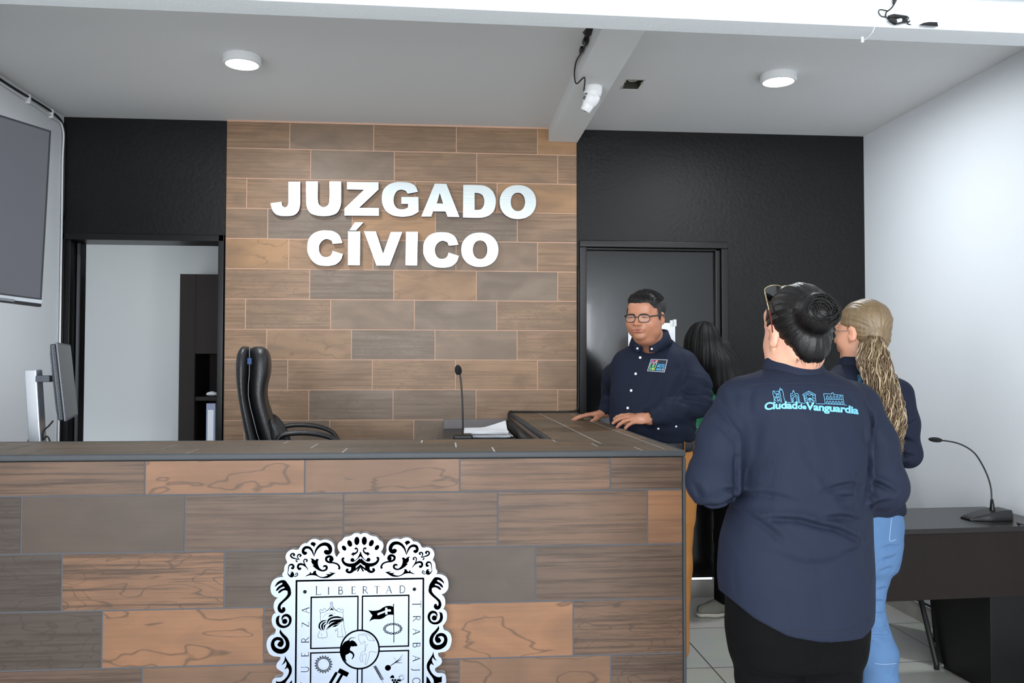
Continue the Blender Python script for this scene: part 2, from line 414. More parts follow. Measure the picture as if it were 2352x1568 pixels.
# ------------------------------------------------------------------ left doorway and the office behind it
root = empty('door_1', (-1.78, D, 0)); root['kind'] = 'structure'
mb = MB(); y0 = D-.012
mb.box((-2.245, y0, .0), (-2.225, 5.30, 2.215)); mb.box((-2.245, 5.21, 0), (-2.195, 5.25, 2.20)); mb.box((-2.24, 5.27, 0), (-2.205, 5.31, 2.20)); mb.box((-2.24, 5.33, 0), (-2.185, 5.41, 2.20))
mb.box((-2.243, y0, 2.175), (-1.305, 5.41, 2.214)); mb.box((-1.338, y0, 0), (-1.304, 5.30, 2.214))
a = mb.build('door_frame', M['black_frame'], root, bevel=.003)
mb = MB(); mb.box((-2.2, 5.314, .0), (-2.186, 5.327, 2.17)); b = mb.build('jamb_strip', mat('grey_seal', S(88, 90, 94), .5), root)
localise(root, [a, b])
mb = MB()
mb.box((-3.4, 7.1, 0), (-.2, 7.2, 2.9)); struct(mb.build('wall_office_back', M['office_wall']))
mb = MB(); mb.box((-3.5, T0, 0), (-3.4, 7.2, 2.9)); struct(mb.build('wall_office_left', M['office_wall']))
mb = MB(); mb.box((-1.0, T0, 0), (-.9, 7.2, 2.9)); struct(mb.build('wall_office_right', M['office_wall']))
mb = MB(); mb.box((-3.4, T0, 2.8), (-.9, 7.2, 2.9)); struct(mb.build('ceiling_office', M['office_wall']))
area('office_fill_top', (-2.3, 6.2, 2.74), (-2.3, 6.2, 0),   .5, .5, 2.0, (1, .98, .95))  # added overhead fill to light the office
area('office_fill_side', (-3.3, 6.2, 1.6), (-1, 6.8, 1.2), .9, 1.2, .7, (.86, .93, 1))  # added side fill for the office; the wall behind it is solid
# wardrobe with an open bay
yc = 6.65; c0 = atY(413, 700, yc); ctop = atY(413, 629, yc).z; sx = atY(449, 800, yc).x; s1 = atY(450, 812, yc).z; s2 = atY(450, 911, yc).z
root = empty('wardrobe_cabinet', (c0.x+.4, 6.85, 0)); tag(root, 'tall dark wenge cabinet with an open shelf bay, seen through the left doorway', 'cabinet')
cx1 = -1.02; parts = []
mb = MB(); mb.box((c0.x, yc+.02, 0), (sx-.002, 7.08, ctop)); mb.box((sx, yc+.02, s1), (cx1, 7.08, ctop)); parts.append(mb.build('body', M['dark_wood_front'], root))
mb = MB(); mb.box((c0.x, yc, .02), (sx-.004, yc+.018, ctop)); mb.box((sx-.002, yc, s1), (cx1, yc+.018, ctop)); parts.append(mb.build('door', M['dark_wood_front'], root))
mb = MB(); mb.box((sx, 7.05, .0), (cx1, 7.08, s1)); mb.box((cx1-.02, yc+.01, 0), (cx1, 7.08, s1)); parts.append(mb.build('back_panel', M['dark_wood_front'], root))
mb = MB(); mb.box((sx, yc+.01, s2-.03), (cx1-.02, 7.05, s2)); parts.append(mb.build('shelf', M['dark_wood_front'], root))
mb = MB(); mb.box((sx, yc+.01, .5), (cx1-.02, 7.05, .53)); parts.append(mb.build('shelf', M['dark_wood_front'], root))
localise(root, parts)
# binder and folded cloth in the bay
p0, p1 = atY(474, 926, yc+.05), atY(495, 926, yc+.05)
root = empty('ring_binder', (p0.x, yc+.05, .53)); parts = []
hb = p0.z-.53; wd = p1.x-p0.x
mb = MB(); mb.box((p0.x, yc+.05, .53), (p1.x, yc+.32, p0.z)); parts.append(mb.build('cover', mat('blue_grey_card', S(150, 158, 184), .6), root, bevel=.002))
mb = MB(); mb.box((p0.x+.012, yc+.047, .53+hb*.45), (p1.x-.012, yc+.05, p0.z-.05)); parts.append(mb.build('spine_label', M['paper'], root))
mb = MB(); mb.ring([((p0.x+p1.x)/2, yc+.046, .53+.10), ((p0.x+p1.x)/2, yc+.049, .53+.10)], .012, 16); parts.append(mb.build('finger_ring', M['chrome'], root))
localise(root, parts); tag(root, 'pale blue-grey ring binder standing in the lower bay of the dark cabinet', 'binder')
q = atY(487, 904, yc+.10)
mb = MB(); K = 14
mb.ring([(q.x-.040, yc+.10, s2+.012), (q.x-.030, yc+.10, s2+.018), (q.x, yc+.10, s2+.021), (q.x+.030, yc+.10, s2+.018), (q.x+.040, yc+.10, s2+.012)], [(.006, .02), (.014, .032), (.019, .036), (.014, .032), (.006, .02)], 16)
o = mb.build('folded_cloth', M['paper'], smooth=True); tag(o, 'small white folded cloth on the upper shelf of the dark cabinet, above the binder', 'cloth')
# ------------------------------------------------------------------ steel door on the right
root = empty('door_2', (1.32, D, 0)); root['kind'] = 'structure'; parts = []
mb = MB(); mb.box((.848, D-.02, 0), (.892, D+.1, 2.17)); mb.box((1.748, D-.02, 0), (1.792, D+.1, 2.17)); mb.box((.848, D-.02, 2.17), (1.792, D+.1, 2.212)); mb.box((1.715, D+.0, .01), (1.747, D+.1, 2.17))
mb.box((.892, D+.0, 2.155), (1.748, D+.1, 2.17))
parts.append(mb.build('door_frame', M['black_frame'], root, bevel=.004))
mb = MB(); mb.box((.895, D+.03, .11), (1.715, D+.07, 2.155)); parts.append(mb.build('door_leaf', M['black_gloss'], root, bevel=.003))
mb = MB(); mb.ring([(1.66, D+.03, 1.0), (1.66, D-.03, 1.0)], .012, 12); mb.ring([(1.66, D-.03, 1.0), (1.55, D-.035, 1.0)], .011, 12); parts.append(mb.build('door_handle', M['chrome'], root))
localise(root, parts)
yy = D+.026; n0, n1 = atY(1443, 741, yy), atY(1551, 812, yy)
root = empty('notice_sheet', ((n0.x+n1.x)/2, yy, n1.z)); parts = []
mb = MB(); mb.box((n0.x, yy, n1.z), (n1.x, yy+.002, n0.z)); parts.append(mb.build('sheet', M['paper'], root))
M['tape'] = mat('clear_tape', S(205, 208, 206), .25)
for x, z in ((n0.x, n1.z), (n1.x, n0.z), (n1.x-.02, n0.z-.005), (n1.x, n1.z)):
    mb = MB(); mb.box((x-.014, yy-.001, z-.02), (x+.008, yy, z+.022)); parts.append(mb.build('tape', M['tape'], root))
localise(root, parts); tag(root, 'white paper sheet taped on the black steel door behind the man', 'paper')
# ------------------------------------------------------------------ ceiling lamps
def lamp(px, py, label):
    c = atZ(px, py, ZC-.042); root = empty('ceiling_light', (c.x, c.y, ZC))
    mb = MB(); mb.lathe([(.0, 0), (.088, 0), (.09, -.004), (.09, -.034), (.084, -.04), (.076, -.04), (.076, -.036), (0, -.036)][1:-1], 48, cap=False)
    mb.build('housing', M['white_plastic'], root, smooth=False)
    mb = MB(); mb.lathe([(.0001, -.0385), (.076, -.0385)], 48, cap=False); mb.lathe([(.0001, -.037), (.076, -.037)], 48, cap=False)
    mb.build('diffuser', M['led'], root)
    l = bpy.data.lights.new('led', 'AREA'); l.shape = 'DISK'; l.size = .14; l.energy = 13; l.color = (.9, .95, 1)
    o = bpy.data.objects.new('led', l); COL.objects.link(o); o.parent = root; o.location = (0, 0, -.045)
    tag(root, label, 'ceiling light', 'round surface-mounted ceiling lights'); return root
M['led'] = emis('led_diffuser', (.93, .97, 1), 6)
lamp(556, 150, 'round white surface ceiling light above the tiled wall, left of the security camera')
lamp(1788, 190, 'round white surface ceiling light over the women, right of the open junction box')
# ------------------------------------------------------------------ junction box hole
root = empty('junction_box', ((hx0+hx1)/2, (hy0+hy1)/2, ZC)); parts = []
mb = MB(); g = .002
M['hole'] = mat('dusty_box_metal', S(62, 62, 52), .8, var=.5, vscale=30); M['plaster'] = mat('broken_plaster', S(170, 168, 155), .95, var=.25, vscale=60)
mb.box((hx0, hy0, ZC+.07), (hx1, hy1, ZC+.075))
for a, b in (((hx0, hy0, ZC+.002), (hx0+g, hy1, ZC+.07)), ((hx1-g, hy0, ZC+.002), (hx1, hy1, ZC+.07)), ((hx0, hy0, ZC+.002), (hx1, hy0+g, ZC+.07)), ((hx0, hy1-g, ZC+.002), (hx1, hy1, ZC+.07))): mb.box(a, b)
parts.append(mb.build('box', M['hole'], root))
mb = MB()
cxx = hx0+.04; cyy = hy0+.035
mb.ring([(cxx+.022*math.cos(t), cyy+.022*math.sin(t), ZC+.012) for t in [k*math.pi/8 for k in range(16)]], .004, 8, closed=True)
mb.ring([(cxx, cyy, ZC+.07), (cxx, cyy, ZC+.012)], [.021, .021], 16, cap=False)
parts.append(mb.build('conduit_end', M['plaster'], root))
mb = MB(); r9 = random.Random(3)
for k in range(30):
    t = r9.random(); e = r9.choice((0, 1, 1, 2, 3)); x, y = ((hx0+(hx1-hx0)*t, hy0) if e in (0, 1) else ((hx0, hy0+(hy1-hy0)*t) if e == 2 else (hx1, hy0+(hy1-hy0)*t)))
    r = r9.uniform(.004, .009); mb.lathe([(r*.3, -r*.25), (r, 0), (r*.4, r*.8)], 6, Matrix.Translation((x, y, ZC)))
parts.append(mb.build('plaster_edge', M['plaster'], root)); parts[-1]['kind'] = 'stuff'
localise(root, parts); tag(root, 'open rectangular junction box hole in the ceiling with a conduit end inside', 'junction box')
# ------------------------------------------------------------------ security camera under the beam
c = atZ(1362, 200, 2.8218); root = empty('security_camera', (c.x, c.y, 2.8218))
mb = MB(); mb.lathe([(.046, 0), (.047, -.004), (.045, -.03), (.040, -.045), (.03, -.052)], 32); mb.build('base', M['white_plastic'], root)
Mx = Matrix.Translation((.0, -.0, -.040)) @ Matrix.Rotation(.45, 4, 'Y') @ Matrix.Rotation(math.radians(14), 4, 'X')
mb = MB(); mb.lathe([(.030, .01), (.040, -.0), (.0415, -.02), (.037, -.042), (.031, -.05), (.0305, -.054), (.028, -.066), (.026, -.086), (.022, -.088), (.021, -.084)], 32, Mx); mb.build('eyeball_housing', M['white_plastic'], root, smooth=True)
mb = MB(); mb.lathe([(.0001, -.084), (.021, -.084)], 32, Mx, cap=False); mb.lathe([(.008, -.0835), (.0085, -.087), (.002, -.089)], 16, Mx); mb.build('lens', M['black_plastic'], root)
for z0, z1, w_ in ((-.004, -.018, .5), (-.022, -.042, .55)):
    mb = MB(); K = 6; vs = []
    for j, (zz, rr) in enumerate(((z0, .0424), (z1, .0395 if z1 < -.03 else .0420))):
        for k in range(K+1):
            a = math.pi+.55-w_/2+w_*k/K; vs.append(Mx @ Vector((rr*math.cos(a), rr*math.sin(a), zz)))
    mb.add(vs, [(k, k+1, K+2+k, K+1+k) for k in range(K)]); mb.build('sticker', mat('grey_sticker', S(96, 104, 116), .5), root)
tag(root, 'white dome security camera hanging under the white ceiling beam', 'camera')
# its lead, with plug blocks, on the side of the beam
xs = .6531-.012
def bs(px, py): return atX(px, py, xs)
root = empty('camera_cable', tuple(bs(1345, 100))); parts = []
cpx = [(1354, 52), (1350, 88), (1341, 112), (1332, 126), (1324, 140), (1320, 160), (1320, 180), (1325, 192)]
pts = [bs(*q) for q in cpx]; pts += [Vector((.67, pts[-1].y-.05, 2.80)), Vector((c.x-.046, c.y, 2.803))]
def cr3(P, n=6):
    P = [Vector(p) for p in P]; out = []
    for i in range(len(P)-1):
        p0, p1, p2, p3 = P[max(0, i-1)], P[i], P[i+1], P[min(len(P)-1, i+2)]
        for k in range(n):
            s = k/n; out.append(.5*((2*p1)+(p2-p0)*s+(2*p0-5*p1+4*p2-p3)*s*s+(-p0+3*p1-3*p2+p3)*s**3))
    return out+[P[-1]]
mb = MB(); mb.ring(cr3(pts), .0035, 8)
lp = bs(1328, 112); mb.ring([lp+Vector((0, .035*math.cos(t), .016*math.sin(t))) for t in [k*math.pi/7 for k in range(14)]], .0025, 6, closed=True)
parts.append(mb.build('lead', M['rubber'], root, smooth=True))
def blob(a, b, r0, r1): mb = MB(); a, b = Vector(a), Vector(b); mb.ring([a, a+(b-a)*.08, a+(b-a)*.6, a+(b-a)*.75, b], [r0*.8, r0, r0, r1, r1*.8], 10); return mb
parts.append(blob(bs(1357, 48), bs(1347, 84), .03, .014).build('power_adapter', M['black_plastic'], root, smooth=False, bevel=.002))
parts.append(blob(bs(1347, 90), bs(1341, 103), .014, .012).build('plug', M['black_plastic'], root))
parts.append(blob(bs(1338, 108), bs(1333, 120), .010, .007).build('plug', M['black_plastic'], root))
mb = MB(); q = bs(1342, 101); mb.ring([q, q+Vector((0, -.012, .004))], .0135, 10); parts.append(mb.build('tape_wrap', M['paper'], root)); mb = MB(); q = bs(1328, 128); mb.ring([q+Vector((-.004, 0, 0)), q+Vector((.004, 0, 0))], .006, 8)
parts.append(mb.build('tape_wrap', M['paper'], root))
localise(root, parts); tag(root, 'black camera lead with plugs running down the beam to the white camera', 'cable')
# ------------------------------------------------------------------ odds and ends on the front face of the crossing beam
def bf(px, py, off=.008):
    """point on the front face of the crossing beam"""
    d = ray(px, py); o = Vector((0, 0, CAM_H)); p0_ = b0+bn*(TB+off); k = (p0_-o).dot(bn)/d.dot(bn); return o+d*k
root = empty('cable_bundle', tuple(bf(2058, 44))); parts = []
mb = MB(); mb.ring(cr3([bf(2057, -14), bf(2054, 8), bf(2046, 20), bf(2036, 28), bf(2034, 38)]), .0022, 8)
mb.ring(cr3([bf(2038, 25), bf(2022, 22), bf(2018, 28), bf(2024, 37), bf(2036, 40), bf(2044, 50)]), .0018, 8)
mb.ring(cr3([bf(2066, 40), bf(2083, 38), bf(2086, 44), bf(2072, 47)]), .0018, 8); mb.ring(cr3([bf(2052, 53), bf(2080, 52), bf(2090, 48), bf(2084, 54), bf(2092, 57)]), .0018, 8)
parts.append(mb.build('lead', M['rubber'], root, smooth=True))
mb = MB(); mb.ring([bf(2040, 39, .012), bf(2052, 38, .014), bf(2082, 40, .012)], [.005, .009, .006], 10); parts.append(mb.build('connector', M['black_plastic'], root)); mb = MB(); mb.ring([bf(2042, 45, .02), bf(2056, 50, .02), bf(2083, 48, .014)], [.006, .011, .005], 10)
parts.append(mb.build('connector', M['black_plastic'], root)); mb = MB(); mb.ring([bf(2056, -4, .012), bf(2053, 9, .012)], [.009, .004], 10)
parts.append(mb.build('connector', M['black_plastic'], root)); mb = MB(); mb.ring([bf(2060, 48, .03), bf(2070, 46, .03)], .006, 8); parts.append(mb.build('tape_wrap', M['paper'], root))
localise(root, parts); tag(root, 'tangled black cable bundle with connectors on the white crossing beam', 'cable')
mb = MB(); P = [(2113, 57), (2122, 53), (2135, 51), (2153, 51), (2154, 60)]
extrude(mb, [[(a, b) for a, b in P]], lambda u, v, d: bf(u, v, .03-d), .028)
o = mb.build('sensor_box', M['black_plastic'], bevel=.001); tag(o, 'small black wedge-shaped box on the white crossing beam right of the cable bundle', 'sensor')
root = empty('glue_strand', tuple(bf(2012, 55))); q = [bf(2012, 55), bf(2005, 72, .004), bf(1996, 84, -.02), bf(1984, 93, -.05)]
mb = MB(); mb.ring(cr3(q), .0012, 6); parts = [mb.build('thread', M['white_plastic'], root)]
mb = MB(); e = bf(1981, 90, -.05); mb.ring([e+Vector((0, 0, .008)), e+Vector((0, 0, -.012))], [.004, .005], 8); parts.append(mb.build('drip', M['white_plastic'], root))
localise(root, parts); tag(root, 'thin white plastic strand hanging below the crossing beam at upper right', 'strand')
# conduit run along the left wall and down the corner
root = empty('wall_cable', (XLW+.01, 4, ZC-.05)); parts = []
A = atX(-30, 168, XLW+.012); mb = MB(); mb.ring(cr3([(XLW+.012, A.y, ZC-.028), (XLW+.012, 3.9, ZC-.02), (XLW+.012, 4.5, ZC-.03), (XLW+.012, 5.0, ZC-.025), (XLW+.012, 5.17, ZC-.06), (XLW+.014, 5.19, ZC-.2), (XLW+.012, 5.19, 2.3)]), .006, 8)
parts.append(mb.build('black_lead', M['rubber'], root, smooth=True))
mb = MB(); mb.ring(cr3([(XLW+.01, A.y, ZC-.05), (XLW+.01, 4.3, ZC-.045), (XLW+.01, 5.0, ZC-.05), (XLW+.012, 5.165, ZC-.08), (XLW+.010, 5.175, ZC-.3), (XLW+.010, 5.178, 1.9), (XLW+.012, 5.178, .9)]), .0055, 8)
parts.append(mb.build('white_lead', M['white_plastic'], root, smooth=True))
for y in (3.6, 4.0, 4.4, 4.75, 5.02):
    mb = MB(); mb.box((XLW, y-.008, ZC-.062), (XLW+.022, y+.008, ZC-.012)); parts.append(mb.build('clip', M['white_plastic'], root, bevel=.002))
localise(root, parts); tag(root, 'black and white leads clipped along the top of the left wall down to the corner', 'cable')
# ------------------------------------------------------------------ reception counter
CT = {}
for r, s_ in enumerate(['DSMmsS', 'DGSSSA', 'DcdGSS', 'DMSMCS', 'DSmSmC', 'SDMSGS', 'GSMDSC']):
    for i, ch in enumerate(s_): CT[(r, i-2)] = ch
root = empty('reception_counter', (-.7, (DC+DL)/2, 0)); tag(root, 'long L-shaped reception counter clad in brown wood-look tiles with grey edges', 'counter'); parts = []
CZ = 1.0178+TH; CX = -.944; rnd = random.Random(11); xl = XLW+.004; e = .014
mb = MB(); poly = [(xl, .0), (XO-e, .0), (XO-e, ZT-.022), (xl, ZT-.022)]
clad(mb, (0, DC, 0), (1, 0, 0), (0, 0, 1), poly, CX, CZ, CT, rnd, gr=.005); prism_quad(mb, (0, DC, 0), (1, 0, 0), (0, 0, 1), poly, .0012, .02, 1)
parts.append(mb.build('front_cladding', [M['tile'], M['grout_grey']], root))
mb = MB(); poly = [(DC+e, 0), (D-.03, 0), (D-.03, ZT-.022), (DC+e, ZT-.022)]
clad(mb, (XO, 0, 0), (0, 1, 0), (0, 0, 1), poly, 3.1, CZ, {}, rnd, gr=.005); prism_quad(mb, (XO, 0, 0), (0, 1, 0), (0, 0, 1), poly, .0012, .02, 1)
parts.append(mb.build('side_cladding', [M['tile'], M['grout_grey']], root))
mb = MB()
mb.box((xl, DC+.02, 0), (XO-.02, DL-.004, ZT-.02)); mb.box((XI+.004, DL-.004, 0), (XO-.02, D-.03, ZT-.02)); parts.append(mb.build('core', M['dark_wood'], root))
# top tiles, mitred at the corner
mb = MB(); P1 = [(xl, DC+e), (XO-e, DC+e), (XI+e*0, DL-e), (xl, DL-e)]; P2 = [(XO-e, DC+e), (XO-e, D-.03), (XI+e, D-.03), (XI+e, DL-e)]
TT = {(r, c): ty for (r, c), ty in zip([(r, c) for r in range(-2, 6) for c in range(-6, 5)], [rnd.choice('gGmgDdsG') for _ in range(88)])}
org = (0, 0, ZT)
clad(mb, org, (1, 0, 0), (0, 1, 0), P1, -1.33, 2.99, TT, rnd, gr=.006)
Q2 = [(y, -x) for x, y in P2]
clad(mb, org, (0, 1, 0), (-1, 0, 0), [(p[0], p[1]) for p in [(y, -x) for x, y in P2]], 3.15, -.585, TT, rnd, gr=.006)
prism_quad(mb, org, (1, 0, 0), (0, 1, 0), P1, .0012, .018, 1); prism_quad(mb, org, (0, 1, 0), (-1, 0, 0), Q2, .0012, .018, 1)
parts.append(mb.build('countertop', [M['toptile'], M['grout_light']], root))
M['edge'] = mat('grey_edge_strip', S(62, 65, 68), .6, spec=.3, var=.12, vscale=7)
def edge(name, a, b, sx, sy):
    mb = MB(); x0, x1 = sorted((a[0], b[0])); y0, y1 = sorted((a[1], b[1])); z0, z1 = sorted((a[2], b[2]))
    mb.box((x0, y0, z0), (x1, y1, z1)); parts.append(mb.build(name, M['edge'], root, bevel=.006, seg=3))
edge('edge_strip', (xl, DC-.001, ZT-.02), (XO+.001, DC+e-.001, ZT+.001), 0, 0)
edge('edge_strip', (XO-e+.001, DC+e, ZT-.02), (XO+.001, D-.03, ZT+.001), 0, 0)
edge('edge_strip', (XO-.010, DC-.001, 0), (XO+.001, DC+.010, ZT-.021), 0, 0)
edge('edge_strip', (xl, DL-e+.001, ZT-.02), (XI-.001, DL, ZT+.001), 0, 0)
edge('edge_strip', (XI, DL+.001, ZT-.02), (XI+e-.001, D-.03, ZT+.001), 0, 0)
mb = MB(); mb.box((XI-.012, DL+.0, .25), (XI+.003, D-.03, ZT-.035)); mb.box((xl, DL-.003, .25), (XI, DL+.012, ZT-.035)); parts.append(mb.build('inner_panel', M['dark_wood'], root))
mb = MB(); mb.box((XI-.002, DL+.012, ZT-.10), (XI+.003, D-.03, ZT-.022)); parts.append(mb.build('inner_rim', M['tile_rim'] if 'tile_rim' in M else mat('brown_rim', S(110, 92, 84), .5), root))
localise(root, parts)
# loose black lead along the counter
mb = MB(); z = ZT+.005
mb.ring(cr3([(XI-.016, 3.45, ZT-.045), (XI-.016, 4.0, ZT-.042), (XI-.016, 4.6, ZT-.04), (XI-.016, 5.0, ZT-.03), (XI-.008, 5.10, z), (XI+.03, 5.13, z+.002), (.6, 5.145, z), (.76, 5.145, z), (.822, 5.15, z+.01), (.838, 5.175, ZT+.06), (.84, 5.18, 1.5), (.84, 5.18, 2.05)], 8), .0062, 8)
o = mb.build('counter_cable', M['rubber'], smooth=True); tag(o, 'black lead running along the inner counter edge and up beside the steel door', 'cable')
# ------------------------------------------------------------------ side desk with papers and microphone
DZ = 1.05
root = empty('side_desk', (.2, 4.8, .25)); parts = []
mb = MB(); mb.box((.012, 4.35, DZ-.03), (XI-.018, D-.024, DZ)); parts.append(mb.build('desk_top', M['dark_wood'], root, bevel=.002))
mb = MB(); mb.box((.012, D-.042, DZ), (XI-.018, D-.024, DZ+.058)); parts.append(mb.build('backsplash', mat('grey_laminate', S(104, 98, 98), .5), root, bevel=.002))
mb = MB(); mb.box((.014, 4.37, .25), (.032, D-.03, DZ-.03)); parts.append(mb.build('side_panel', M['dark_wood'], root))
mb = MB(); mb.box((.032, 4.9, .5), (XI-.018, 4.918, DZ-.03)); parts.append(mb.build('modesty_panel', M['dark_wood'], root))
localise(root, parts); tag(root, 'dark wenge desk behind the counter carrying papers and a microphone', 'desk')
rp = random.Random(8)
for k in range(7):
    mb = MB(); x0 = .125+rp.uniform(-.012, .012); y0 = 4.50+rp.uniform(-.02, .02); R_ = Matrix.Rotation(rp.uniform(-.07, .07), 4, 'Z'); z = DZ+.0005+k*.0045
    ctr = Matrix.Translation((x0+.12, y0+.16, z)) @ R_
    n = 8; vs = []; H_ = .0032
    for j in range(n+1):
        for i in range(n+1):
            u, v_ = i/n-.5, j/n-.5; vs.append(ctr @ Vector((u*.235, v_*.32, 0)))
    m_ = len(vs)
    for j in range(n+1):
        for i in range(n+1):
            u, v_ = i/n-.5, j/n-.5; curl = (.012 if k == 6 else .0)*max(0, u+v_-.45)*6
            vs.append(ctr @ Vector((u*.235, v_*.32, H_+curl+.0006*math.sin(9*u+7*v_+k))))
    fs = [(j*(n+1)+i, (j+1)*(n+1)+i, (j+1)*(n+1)+i+1, j*(n+1)+i+1) for j in range(n) for i in range(n)]
    fs += [tuple(m_+q for q in reversed(f)) for f in fs]
    for i in range(n):
        fs += [(i, i+1, m_+i+1, m_+i), ((n)*(n+1)+i+1, n*(n+1)+i, m_+n*(n+1)+i, m_+n*(n+1)+i+1), ((i+1)*(n+1), i*(n+1), m_+i*(n+1), m_+(i+1)*(n+1)), (i*(n+1)+n, (i+1)*(n+1)+n, m_+(i+1)*(n+1)+n, m_+i*(n+1)+n)]
    mb.add(vs, fs); o = mb.build('paper_stack' if k else 'paper_stack', M['paper'])
    pos = ['bottom', 'second from the bottom', 'third from the bottom', 'middle', 'third from the top', 'second from the top', 'topmost, curled']
    tag(o, f'sheaf of white papers on the dark side desk, {pos[k]} of the pile', 'papers', 'paper sheaves piled on the side desk')
def gooseneck(root, pts, r, head_dir, head_at, hl=.035, hr=.0125):
    mb = MB(); C_ = cr3(pts, 10)
    rr = [r*(1+.10*(i % 2)) for i in range(len(C_))]; mb.ring(C_, rr, 10); a = mb.build('gooseneck', M['black_plastic'], root, smooth=True)
    h = Vector(head_dir).normalized(); p = Vector(head_at); mb = MB(); K = 9
    mb.ring([p+h*(hl*(k/K)) for k in range(K+1)], [max(.0005, hr*math.sin(math.pi*min(1, .12+.88*k/K))**.5) for k in range(K+1)], 18); b = mb.build('foam_windscreen', mat('black_foam', S(16, 16, 17), .95, bump=.6, bscale=300), root, smooth=True)
    return [a, b]
yM = 4.42; root = empty('gooseneck_microphone', (atY(1063, 1004, yM).x, yM, DZ)); tag(root, 'black gooseneck microphone with foam head standing on the side desk before the tiled wall', 'microphone')
g = [atY(1063, 1002, yM), atY(1063, 960, yM), atY(1061, 905, yM), atY(1058, 870, yM), atY(1054, 853, yM)]
parts = gooseneck(root, g, .0042, (atY(1050, 835, yM)-atY(1053, 856, yM)), atY(1054, 860, yM), .052, .0185)
bx = root.location
mb = MB(); mb.box((bx.x-.05, yM-.06, DZ), (bx.x+.05, yM+.06, DZ+.028)); parts.append(mb.build('base', M['black_plastic'], root, bevel=.008)); localise(root, parts)
